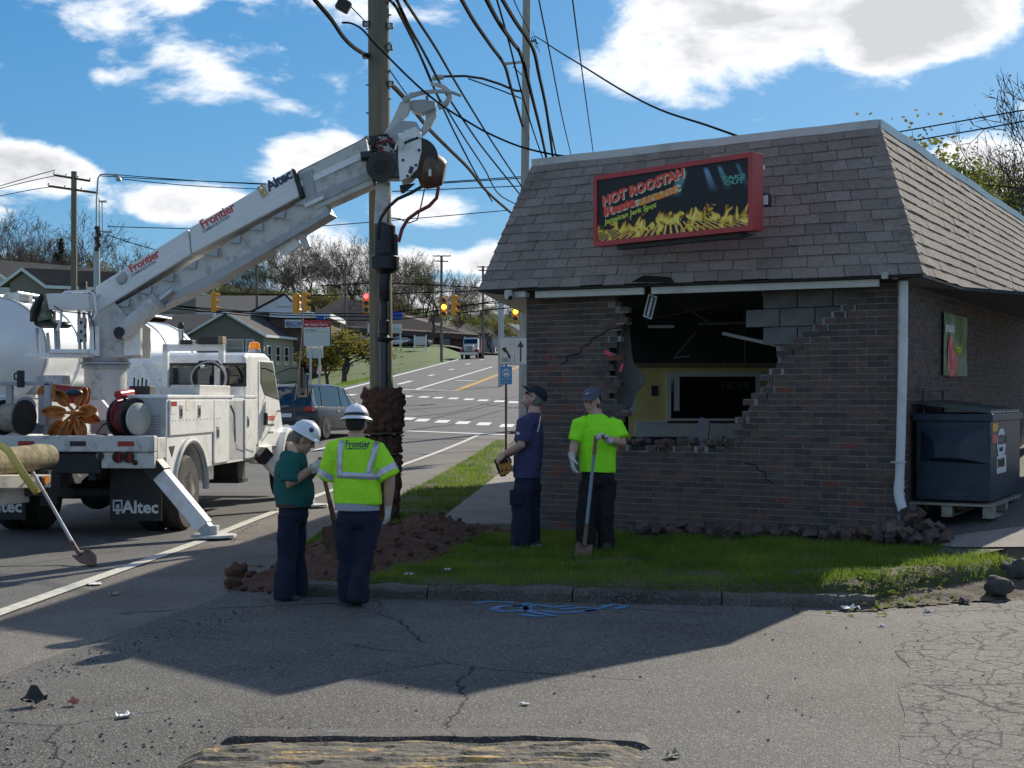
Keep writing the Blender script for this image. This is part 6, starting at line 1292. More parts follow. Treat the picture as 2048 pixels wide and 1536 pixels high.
def person_purple():
    D = 14.55; q = lambda x, y, dd=0.: P(x, y, D + dd)
    r = T('person', 'person in purple T-shirt and backwards-tipped dark cap staring up at the boom', 'person', (q(1050, 0).x, D, .14))
    f = Vector((-.98, .12, 0)).normalized(); sd = Vector((f.y, -f.x, 0)) * -1     # faces the road; left side towards us
    b = MB(); V, M, s, fh, h = head(r, b, q(1066, 797), (-.80, .08, .60), (.60, -.05, .80), 'skin', 'hair_grey')
    b.tube([q(1070, 812), q(1068, 830)], [.060, .072], 12)
    sh, el, wr = q(1050, 848, -.19), q(1042, 890, -.24), q(1010, 908, -.12); sh2, el2, wr2 = q(1056, 848, .2), q(1040, 892, .2), q(1012, 912, .08)
    for a_, e_, w_ in ((sh, el, wr), (sh2, el2, wr2)): b.tube([a_, a_.lerp(e_, .6), e_, e_.lerp(w_, .35), w_], [.056, .050, .046, .046, .031], 12)
    fingers(b, wr, (-.7, .2, -.55), (.3, .6, -.5), (-.4, 0, .7), 1., .55); fingers(b, wr2, (-.6, -.1, -.7), (.3, -.6, -.4), (-.4, 0, .7), 1., .55)
    b.build('body', MATS['skin'], r, world=True, remesh=.007, smoothit=1)
    t = MB().loft([ring(q(1053, 957), f * .150, sd * .175), ring(q(1054, 930), f * .150, sd * .175), ring(q(1056, 900), f * .145, sd * .178), ring(q(1060, 870), f * .132, sd * .182), ring(q(1062, 850), f * .115, sd * .185), ring(q(1066, 834), f * .078, sd * .12), ring(q(1068, 826), f * .066, sd * .072)])
    t.tube([q(1058, 846, -.12), sh, sh.lerp(el, .55), sh.lerp(el, .88)], [.082, .086, .082, .080], 12); t.tube([q(1058, 846, .12), sh2, sh2.lerp(el2, .85)], [.08, .085, .08], 12)
    v = t.build('shirt', MATS['shirt_purple'], r, world=True, remesh=.011, smoothit=2, disp=.023, dscale=.06)
    MB().tube([q(1081, 832, -.19), q(1079, 848, -.195), q(1075, 864, -.2)], .006, 6).build('piping', MATS['paint_white'], v, **WW); MB().ball(q(1036, 867, -.285), (.018, .006, .018), 10, 6).build('sleeve_badge', MATS['paint_white'], v, **WW)
    legs(r, q(1053, 972), f * .145, sd * .165, q(1053, 950), ((q(1046, 978, -.08), q(1044, 1030, -.1), q(1041, 1087, -.12)), (q(1060, 978, .09), q(1064, 1030, .10), q(1068, 1078, .14))), 'trouser_blue', thigh=.115, knee=.098, cuff=.088)
    MB().box(q(1032, 995, -.20), (.13, .03, .16)).build('cargo_pocket', MATS['trouser_blue'], r, **WW, bevel=.012)
    shoe(r, q(1053, 1104, -.14), q(1020, 1106, -.18), 'sneaker', 'sole'); shoe(r, q(1078, 1092, .14), q(1056, 1094, .10), 'sneaker', 'sole')
    cap(r, lambda x, y, z: V(x, y - .03, z - .0), M, s, -fh, h, 'cap_navy') if False else cap(r, V, M, s, (fh * -.35 + h * .1).normalized() if False else fh, h, 'cap_navy')
    for k in (-1, 1): MB().tube([V(k * .030, .094, .014), V(k * .068, .075, .016), V(k * .082, .0, .010)], .005, 6).build('glasses_arm', MATS['frame_black'], r, **WW)
    for k in (-1, 1): MB().ball(V(k * .034, .094, .008), (.024, .006, .017), 10, 6, rot=M).build('glasses_lens', MATS['glass'], r, **WW)
    # chainsaw hanging from his hands
    c = T('chainsaw', 'small orange chainsaw with black handles held by the person in purple', 'chainsaw', tuple(q(1008, 950)))
    mat('saw_orange', (.55, .22, .03), .5, dirt=(.10, .06, .03), dscale=14, damt=.5)
    MB().prism([((x - 1008) / F * D, (936 - y) / F * D) for x, y in ((996, 930), (1010, 926), (1022, 922), (1024, 940), (1016, 948), (1003, 952))], q(1008, 936, -.07), X3, Z3, Y3, .13).build('engine_housing', MATS['saw_orange'], c, **WW, bevel=.012)
    MB().tube([q(991, 926), q(990, 921), q(1000, 916), q(1014, 913), q(1020, 918), q(1022, 926)], .012, 8).build('front_handle', MATS['frame_black'], c, **WS); MB().tube([q(991, 922), q(996, 938), q(1003, 952), q(1012, 950)], .012, 8).build('hand_guard', MATS['frame_black'], c, **WS)
    MB().box(q(1010, 922, -.02), (.08, .07, .04)).build('carburettor', MATS['frame_black'], c, **WW, bevel=.008); MB().box(q(1030, 938, .03), (.30, .012, .06), Matrix.Rotation(.1, 3, 'Y')).build('guide_bar', MATS['alu'], c, **WW)
    for k in range(2): MB().cyl(q(1004 + k * 9, 941 - k * 2, -.075), q(1004 + k * 9, 941 - k * 2, -.08), .012, None, 10).build('bar_nut', MATS['frame_black'], c, **WW)
person_purple()
def person_neon():
    D = 14.35; q = lambda x, y, dd=0.: P(x, y, D + dd)
    r = T('person', 'person in neon yellow T-shirt and grey cap leaning one gloved hand on a shovel', 'person', (q(1192, 0).x, D, .14))
    f = Vector((-.42, -.90, 0)).normalized(); sd = Vector((.93, -.36, 0)).normalized()
    b = MB(); V, M, s, fh, h = head(r, b, q(1184, 803), (-.50, -.84, -.20), (-.10, -.17, .98), 'skin', 'hair_dark')
    b.tube([q(1190, 818), q(1194, 838)], [.062, .076], 12)
    shR, elR, wrR = q(1160, 852, .0), q(1149, 890, -.02), q(1144, 915, -.08); shL, elL, wrL = q(1232, 852), q(1244, 886, -.06), q(1214, 878, -.24)
    for a_, e_, w_ in ((shR, elR, wrR), (shL, elL, wrL)): b.tube([a_, a_.lerp(e_, .6), e_, e_.lerp(w_, .4), w_], [.058, .054, .049, .047, .033], 12)
    b.build('body', MATS['skin'], r, world=True, remesh=.0075, smoothit=2)
    t = MB().loft([ring(q(1194, 945), sd * .192, f * .130), ring(q(1194, 920), sd * .188, f * .130), ring(q(1194, 890), sd * .190, f * .128), ring(q(1195, 862), sd * .200, f * .122), ring(q(1195, 848), sd * .185, f * .108), ring(q(1194, 836), sd * .125, f * .085), ring(q(1193, 829), sd * .076, f * .070)])
    t.tube([q(1174, 848), shR, shR.lerp(elR, .5), shR.lerp(elR, .80)], [.085, .088, .084, .082], 12); t.tube([q(1218, 848), shL, shL.lerp(elL, .5), shL.lerp(elL, .72)], [.085, .090, .088, .088], 12)
    t.build('shirt', MATS['shirt_neon'], r, world=True, remesh=.011, smoothit=2, disp=.023, dscale=.06)
    legs(r, q(1194, 962), sd * .182, f * .125, q(1194, 940), ((q(1177, 968), q(1173, 1032, -.04), q(1172, 1098, -.02)), (q(1212, 968), q(1213, 1032, -.02), q(1212, 1094, .03))), 'trouser_black', thigh=.112, knee=.094, cuff=.086)
    shoe(r, q(1174, 1104, .0), q(1170, 1108, -.22), 'boot', 'boot'); shoe(r, q(1212, 1100, .05), q(1214, 1104, -.18), 'boot', 'boot')
    cap(r, V, M, s, fh, h, 'cap_grey', True)
    glove(r, wrR, q(1146, 940, -.10) - wrR, (.8, .2, .0), (.1, -.9, 0), .35); glove(r, wrL, q(1196, 866, -.30) - wrL, (-.2, -.4, -.8), (-.3, -.8, .2), .95)
person_neon()
shovel('round_shovel', 'round-point shovel with worn blue handle stood upright in the grass', P(1192, 872, 14.06), P(1170, 1082, 14.0), P(1161, 1140, 13.75), MATS['paint_worn_blue'], MATS['rust_steel'], (0, -1, .1), MATS['ash_red'], w=.082)
# ================================================================== poles, cables, signals, street signs
mat('pole_wood', (.13, .125, .085), .9, col2=(.22, .19, .14), vscale=5, bump=.5, bscale=30); mat('pole_grey', (.30, .28, .25), .9, col2=(.40, .38, .35), vscale=5, bump=.4, bscale=30); mat('pole_far', (.16, .14, .12), .9); mat('crossarm', (.12, .075, .05), .9)
mat('cable', (.012, .012, .013), .95, spec=.05); mat('cable_brown', (.045, .032, .024), .95, spec=.05); mat('galv', (.40, .42, .44), .5, metal=.4); mat('sig_yellow', (.72, .30, .02), .5); mat('sig_black', (.02, .02, .02), .6)
mat('lens_off', (.03, .02, .015), .2); mat('lit_red', (.8, .02, .02), .3, emit=(1, .05, .06), estr=3.0); mat('lit_amber', (.8, .4, .02), .3, emit=(1, .55, .03), estr=3.5)
mat('sign_white', (.62, .60, .55), .5, dirt=(.4, .36, .3), dscale=3, damt=.4); mat('sign_blue', (.03, .24, .48), .5); mat('sign_black', (.05, .04, .035), .5); mat('post_brown', (.10, .045, .04), .6)
def grain(name):                                   # streaked wood for the near pole
    M = MATS[name]; nt = M.node_tree
    for n in nt.nodes:
        if n.type == 'TEX_NOISE':
            mp = nt.nodes.new('ShaderNodeMapping'); mp.inputs['Scale'].default_value = (3, 3, .25); src = n.inputs['Vector'].links[0].from_socket; nt.links.new(src, mp.inputs[0]); nt.links.new(mp.outputs[0], n.inputs['Vector'])
grain('pole_wood'); grain('pole_grey')
def near_pole():
    D = 18.62; b = P(765, 1045, D); b.z = .0; r = T('utility_pole', 'thick weathered utility pole standing behind the auger', 'pole', tuple(b)); top = P(756, -120, D)
    n = 22; MB().tube([b.lerp(top, i / n) - UP * .1 for i in range(n + 1)], [lerp(.160, .138, i / n) for i in range(n + 1)], 24).build('shaft', MATS['pole_wood'], r, **WS)
    for x, y in ((733, 48), (733, 112), (779, 52), (778, 95), (781, 168)):
        o = MB().box(P(x, y, D - .05), (.10, .12, .06)).build('cable_bracket', MATS['frame_black'], r, **WW, bevel=.008); MB().cyl(P(x, y - 4, D - .1), P(x, y + 4, D - .1), .03, None, 10).build('clamp_bolt', MATS['galv'], o, **WW)
    for k in range(9): y = 30 + k * 28; MB().cyl(P(757 + (-19 if k % 2 else 19), y, D - .02), P(757 + (-25 if k % 2 else 25), y, D - .04), .012, None, 6).build('pole_bolt', MATS['galv'], r, **WW)
    MB().box(P(760, 1010, D - .15), (.09, .02, .3)).build('pole_tag', MATS['galv'], r, **WW)
near_pole()
def far_pole():
    D = 50.; b = P(1046, 890, D); b.z = zr(D); r = T('utility_pole', 'grey utility pole beyond the restaurant corner carrying a street light arm', 'pole', tuple(b)); top = P(1054, -90, D)
    MB().tube([b.lerp(top, i / 10) for i in range(11)], [lerp(.17, .14, i / 10) for i in range(11)], 14).build('shaft', MATS['pole_grey'], r, **WS)
    a = MB().tube([P(1046, 183, D), P(1030, 181, D), P(1000, 168, D), P(965, 157, D), P(930, 152, D), P(888, 153, D)], .045, 8).build('lamp_arm', MATS['frame_black'], r, **WS); MB().tube([P(1043, 197, D), P(1000, 180, D), P(936, 157, D)], .025, 6).build('arm_brace', MATS['frame_black'], r, **WW)
    MB().loft([(P(864, 158, D), (.02, 0, 0), (0, .12, .0)), (P(866, 156, D), (0, .16, 0), (0, 0, .10)), (P(876, 155, D), (0, .16, 0), (0, 0, .10)), (P(888, 154, D), (0, .12, 0), (0, 0, .08))]).build('lamp_head', MATS['galv'], r, **WS)
    MB().hexa([P(1008, 131, D - .1), P(1050, 126, D - .1), P(1050, 126, D + .1), P(1008, 131, D + .1), P(1008, 125, D - .1), P(1050, 121, D - .1), P(1050, 121, D + .1), P(1008, 125, D + .1)]).build('side_arm', MATS['pole_grey'], r, **WW)
    MB().cyl(P(1026, 133, D), P(1046, 152, D), .03, None, 6).build('arm_strut', MATS['galv'], r, **WW)
    for k in range(7): rr = random.Random(k); MB().tube([P(1062, 84, D), P(1066 + rr.uniform(-4, 8), 74 + rr.uniform(-14, 10), D), P(1070 + rr.uniform(-2, 12), 92 + rr.uniform(-10, 14), D)], .012, 5).build('wire_tail', MATS['cable'], r, **WW)
far_pole()
def cable(pts, d0, d1, r, m='cable', label='', grp='overhead cables', sub=5):
    n = len(pts) - 1; C = []
    for i, (x, y) in enumerate(pts):
        t = i / n; C.append(P(x, y, 1 / lerp(1 / d0, 1 / d1, t)))
    out = []                                       # Catmull-Rom through the points
    for i in range(n):
        a, b, c, d = C[max(i - 1, 0)], C[i], C[i + 1], C[min(i + 2, n)]
        for k in range(sub): t = k / sub; out.append(.5 * ((2 * b) + (c - a) * t + (2 * a - 5 * b + 4 * c - d) * t * t + (3 * b - a - 3 * c + d) * t ** 3))
    out.append(C[-1]); o = MB().tube(out, r, 6).build('overhead_cable', MATS[m], smooth=True); S(o, label, 'cable', grp); return o
Z = lambda *p: [(600 + a / 3.2, b / 3.2) for a, b in p]
la = 'black cable strung from the thick pole along the street'; lb = 'twisted cable running up to the pole with the street light'; lc = 'thin wire crossing the sky above the far rooftops'
cable([(590, -50), (630, 0), (662, 38), (685, 72), (708, 95), (735, 112)], 14, 18.5, .026, 'cable', 'thick sagging cable bundle tied to the near side of the thick pole')
cable([(700, 12), (718, 30), (733, 46)], 17.5, 18.5, .008, 'cable', 'short stay wire from the hanging splice box to the thick pole')
sp = MB().box(P(687, 11, 17.4), (.17, .12, .15), Matrix.Rotation(.5, 3, 'Y')).build('splice_box', MATS['frame_black'], bevel=.02); S(centre(sp), 'black splice box hanging from the cables left of the pole', 'splice box')
cable(Z((270, 145), (330, 150), (400, 190), (470, 270), (560, 360), (680, 480), (800, 590), (930, 690), (1060, 770), (1200, 850), (1400, 935), (1600, 985), (1750, 1000), (2048, 992), (2180, 975)), 18.2, 17.5, .014, 'cable', 'long black service cable sagging from the pole to the restaurant roof')
cable(Z((575, 0), (640, 80), (720, 240), (780, 380), (860, 570), (915, 690), (1000, 870), (1130, 1120), (1230, 1290)), 18.5, 44, .022, 'cable', la); cable(Z((620, 0), (700, 170), (790, 330), (900, 540), (960, 640), (1060, 790), (1180, 960), (1420, 1260)), 18.5, 46, .024, 'cable', la)
cable(Z((668, 0), (760, 140), (870, 310), (980, 500), (1100, 700), (1250, 940), (1420, 1195)), 18.5, 48, .024, 'cable', la); cable(Z((600, 20), (700, 215), (800, 420), (880, 610), (940, 700), (1050, 880), (1180, 1080), (1270, 1240), (1390, 1310)), 18.5, 46, .018, 'cable', la)
cable(Z((575, 530), (680, 640), (760, 745), (840, 840), (950, 950), (1080, 1080), (1200, 1230), (1360, 1370)), 18.5, 40, .034, 'cable_brown', 'thick brown cable leaving the pole beside the boom tip'); cable(Z((575, 450), (690, 615)), 18.5, 22, .010, 'cable', 'thin tie wire between the pole and the boom tip')
cable(Z((1025, -20), (1110, 130), (1220, 290), (1310, 420), (1350, 560), (1425, 810)), 26, 50, .045, 'cable', lb); cable(Z((1185, -20), (1270, 140), (1360, 270), (1420, 370), (1490, 640), (1540, 840), (1580, 1030)), 26, 60, .05, 'cable', lb); cable(Z((1285, -20), (1380, 140), (1490, 310), (1530, 480), (1580, 720), (1620, 1020)), 28, 60, .05, 'cable', lb)
cable(Z((1255, -20), (1340, 280), (1420, 600), (1500, 860), (1560, 1030)), 30, 60, .024, 'cable', lb); cable(Z((1360, -20), (1410, 90), (1470, 200)), 40, 50, .02, 'cable', 'short lead dropping to the pole with the street light')
cable(Z((1525, -20), (1600, 350), (1680, 760), (1740, 1010)), 30, 60, .018, 'cable', 'straight thin line dropping behind the restaurant roof', 'thin lines behind the roof'); cable(Z((1742, -20), (1800, 420), (1880, 1000)), 30, 60, .018, 'cable', 'straight thin line dropping behind the restaurant roof', 'thin lines behind the roof')
cable(Z((1500, 230), (1545, 255), (1650, 325), (1790, 410), (2048, 570), (2300, 700), (2600, 800), (2840, 885)), 50, 17, .016, 'cable', 'service wire curving from the street light pole to the restaurant roof'); cable(Z((1510, 380), (1560, 620), (1610, 860), (1650, 1040)), 50, 80, .04, 'cable', lb)
for a, b in ((((915, 1172), (1425, 1140)), 80), (((590, 1225), (1425, 1190)), 80), (((90, 1450), (600, 1410), (1340, 1345)), 90), (((915, 1165), (1425, 1130)), 80)): cable(Z(*a), b, b, .03, 'cable', lc, 'thin wires over the rooftops')
for pts in (((200, 352), (350, 360), (520, 367), (640, 372)), ((235, 357), (390, 372), (640, 383)), ((215, 348), (400, 362), (640, 374)), ((215, 453), (390, 458), (520, 462)), ((0, 372), (60, 354), (110, 340)), ((0, 377), (60, 362), (108, 352)), ((0, 392), (60, 380), (100, 374)), ((215, 470), (270, 488), (330, 505))): cable(pts, 85, 88, .028, 'cable', lc, 'thin wires over the rooftops')
for pts in (((1785, 266), (1900, 246), (2060, 218)), ((1815, 283), (1940, 262), (2060, 240)), ((1880, 365), (2000, 372), (2060, 380))): cable(pts, 45, 40, .022, 'cable', 'dark wire running past the trees behind the restaurant roof', 'wires behind the roof')
# distant poles with crossarms
def xpole(px, ptop, d, label, arms, w=.15, m='pole_far', base=None):
    b = P(px, 0, d); b.z = terr(b.x, b.y) if base is None else base; r = T('utility_pole', label, 'pole', tuple(b)); MB().tube([b, P(px, ptop, d)], [w * 1.15, w], 10).build('shaft', MATS[m], r, **WS)
    for (x0, y0, x1, y1) in arms:
        a = MB().cyl(P(x0, y0, d - .1), P(x1, y1, d - .1), .07, None, 4).build('crossarm', MATS['crossarm'], r, **WW)
        for k in range(4): q = P(lerp(x0, x1, k / 3), lerp(y0, y1, k / 3), d - .1); MB().lathe([(.03, 0), (.07, .05), (.04, .1), (.06, .15), (.02, .19)], q, n=8).build('insulator', MATS['galv'], a, **WW)
    return r
xpole(148, 343, 85, 'greenish wooden pole with two brown crossarms', ((108, 350, 180, 362), (97, 372, 196, 386)), .17, 'pole_wood')
xpole(883, 511, 172, 'wooden pole with crossarms beside the far grass bank', ((866, 512, 901, 512), (868, 522, 896, 523)), .16); xpole(966, 532, 190, 'wooden pole with crossarm beyond the parked dump truck', ((955, 534, 976, 534), (957, 541, 974, 541)), .16)
xpole(691, 530, 180, 'slim wooden pole rising in front of the brown strip building', ((676, 530, 706, 532),), .15); xpole(1000, 600, 90, 'slim pole by the crossing behind the lane sign', (), .12, 'galv'); xpole(1005, 606, 92, 'second slim pole by the crossing behind the lane sign', (), .09, 'galv')
xpole(514, 530, 150, 'dark pole among trees above the white gable', ((498, 532, 530, 534),), .14)
def metal_pole():
    d = 80.; b = P(196, 0, d); b.z = terr(b.x, b.y); r = T('signal_mast', 'pale grey steel signal mast topped with conduits and lamps', 'signal mast', tuple(b)); MB().tube([b, P(193, 500, d), P(197, 455, d)], [.21, .18, .15], 12).build('shaft', MATS['galv'], r, **WS)
    MB().tube([P(193, 476, d), P(193, 400, d), P(196, 356, d), P(201, 349, d), P(220, 349, d), P(238, 353, d)], .05, 6).build('lamp_arm', MATS['galv'], r, **WS); MB().lathe([(.05, 0), (.16, -.1), (.18, -.22), (.05, -.28)], P(237, 353, d), n=10).build('lamp_head', MATS['galv'], r, **WS)
    for x, y in ((204, 404), (198, 395)): MB().tube([P(x + 2, 478, d), P(x, y, d)], .035, 6).build('conduit', MATS['galv'], r, **WW)
    MB().box(P(207, 403, d), (.4, .3, .08)).build('detector', MATS['galv'], r, **WW); MB().box(P(218, 464, d), (.5, .25, .12)).build('lamp_head', MATS['galv'], r, **WW); MB().cyl(P(198, 462, d), P(215, 464, d), .035, None, 6).build('arm', MATS['galv'], r, **WW)
    for k in range(7): MB().box(P(196 + (k % 3) * 2 - 2, 456 + k * 7, d - .2), (.25, .15, .2)).build('cable_clamp', MATS['sig_black'], r, **WW)
metal_pole()
# span-wire signals
def signal(px, py, lab, yaw, lit, d=75., n=3, body='sig_yellow'):
    c = P(px, py, d); hh = .36; r = T('traffic_signal', lab, 'traffic signal', (c.x, c.y, c.z - n * hh / 2), yaw, 'signals hung on the span wire')
    MB().bx(-.16, .16, -.12, .12, 0, n * hh).build('housing', MATS[body], r, bevel=.03)
    for k in range(n):
        z = hh * (n - k - .5); m = MATS[{'r': 'lit_red', 'a': 'lit_amber'}[lit]] if (lit == 'r' and k == 0) or (lit == 'a' and k == n - 2) else MATS['lens_off']
        MB().cyl((0, -.121, z), (0, -.145, z), .13, None, 18).build('lens', m, r, smooth=True); mb = MB(); vs = []
        for t in range(9):
            a = math.pi * (t / 8) ; vs += [(.15 * math.cos(a), -.12, z + .15 * math.sin(a) - .01), (.15 * math.cos(a), -.34, z + .14 * math.sin(a) - .03)]
        mb.add(vs, [(2 * t, 2 * t + 2, 2 * t + 3, 2 * t + 1) for t in range(8)]); mb.build('visor', MATS['sig_yellow' if body == 'sig_yellow' else 'sig_black'], r)
    if lit == 'r': MB().prism([(-.09, 0), (-.01, .08), (-.01, .03), (.09, .03), (.09, -.03), (-.01, -.03), (-.01, -.08)], (0, -.146, hh * 2.5), X3, Z3, Y3, -.012).build('arrow', MATS['lit_red'], r)
    MB().cyl((0, 0, n * hh), (0, 0, n * hh + .35), .03, None, 8).build('hanger', MATS['galv'], r)
signal(427, 604, 'yellow traffic signal hanging over the dark shop roof, seen side-on', 1.9, 'x'); signal(592, 607, 'yellow traffic signal in the middle of the span, seen from behind', 2.6, 'x'); signal(609, 604, 'yellow traffic signal above the red roadside board, seen side-on', 1.7, 'x')
signal(732, 606, 'traffic signal showing a lit red left arrow beside the pole', .15, 'r'); signal(888, 614, 'traffic signal with the amber lamp lit over the road', .0, 'a'); signal(908, 610, 'traffic signal turned sideways next to the lit amber one', 1.4, 'x'); signal(1031, 630, 'traffic signal with amber lamp lit beside the restaurant corner', .0, 'a', n=2)
for pts in (((200, 590), (300, 606), (440, 622), (560, 630), (760, 633), (870, 622), (960, 607), (1052, 592)), ((270, 604), (430, 618), (560, 626), (760, 626), (900, 612), (1052, 602)), ((300, 612), (560, 636), (760, 640), (880, 630), (1052, 612)), ((330, 584), (600, 590), (760, 588), (1052, 578)), ((640, 572), (760, 566), (900, 572), (1052, 580))): cable(pts, 76, 76, .030, 'cable', 'dark span wire slung across the junction carrying the signals', 'span wires over the junction')
ca = MB().loft([(P(668, 571, 76), (.05, 0, 0), (0, .1, 0)), (P(670, 571, 76), (0, .1, 0), (0, 0, .1)), (P(682, 574, 76), (0, .1, 0), (0, 0, .1)), (P(684, 574, 76), (0, .03, 0), (0, 0, .03))]).build('splice_case', MATS['sig_black'], smooth=True); S(centre(ca), 'black cable splice case hanging on a wire over the junction', 'splice case')
def street_sign():
    d = 37.; b = P(1012, 0, d); b.z = zr(d) + .13; r = T('bus_stop_sign', 'brown post with blue bus stop plate and white lane-use sign', 'sign', tuple(b)); MB().tube([b, P(1012, 676, d)], .035, 6).build('post', MATS['post_brown'], r, **WW)
    def pl(x0, x1, y0, y1, m, n, dd=-.06, par=r): a, c = P(x0, y1, d), P(x1, y0, d); return MB().bx(a.x, c.x, d + dd, d + dd + .012, a.z, c.z).build(n, m, par, **WW, bevel=.004)
    s1 = pl(997, 1062, 674, 730, MATS['sign_white'], 'lane_sign'); s2 = pl(1001, 1024, 733, 769, MATS['sign_blue'], 'bus_plate')
    for q in ((998, 1061, 675, 676), (998, 1061, 728, 729), (998, 999, 676, 728)): pl(*q, MATS['sign_black'], 'border', -.0625, s1)
    pl(1028.4, 1029.4, 708, 726, MATS['sign_black'], 'divider', -.0625, s1); pl(1039.5, 1043, 692, 724, MATS['sign_black'], 'arrow_shaft', -.0625, s1)
    def tri(pts, par, m='sign_black'): MB().prism([((x - CX) / F * d, H - (y - HZ) / F * d) for x, y in pts], (0, d - .0625, 0), X3, Z3, Y3, -.003).build('arrow_head', MATS[m], par, **WW)
    tri(((1034, 694), (1041.3, 682), (1048, 694)), s1); tri(((1003, 696), (1014, 695), (1008, 704)), s1); tri(((1009, 697), (1015, 702), (1021, 712), (1021, 716), (1017, 716), (1014, 708), (1007, 702)), s1)
    text('ONLY', .17, frame(P(1003, 724, d - .064), X3, Z3), MATS['sign_black'], s1, fit=.25)
    q = P(1012.5, 746, d - .0625); MB().cyl(q, q - Y3 * .004, .115, None, 20).build('disc', MATS['sign_white'], s2, **WW); MB().cyl(q - Y3 * .004, q - Y3 * .006, .10, None, 20).build('disc', MATS['sign_blue'], s2, **WW)
    pl(1007.5, 1017.5, 739, 751, MATS['sign_white'], 'bus_symbol', -.070, s2)
    for x in (1008.5, 1013): pl(x, x + 3.4, 741, 746, MATS['sign_blue'], 'bus_window', -.072, s2)
    for x in (1008.5, 1014.5): pl(x, x + 2, 751, 753, MATS['sign_white'], 'bus_wheel', -.070, s2)
    text('BUS STOP', .06, frame(P(1003.5, 760, d - .063), X3, Z3), MATS['sign_white'], s2, fit=.24); text('cttransit', .05, frame(P(1004, 766, d - .063), X3, Z3), MATS['sign_white'], s2, fit=.22)
    # thin wire stub near the post
street_sign()
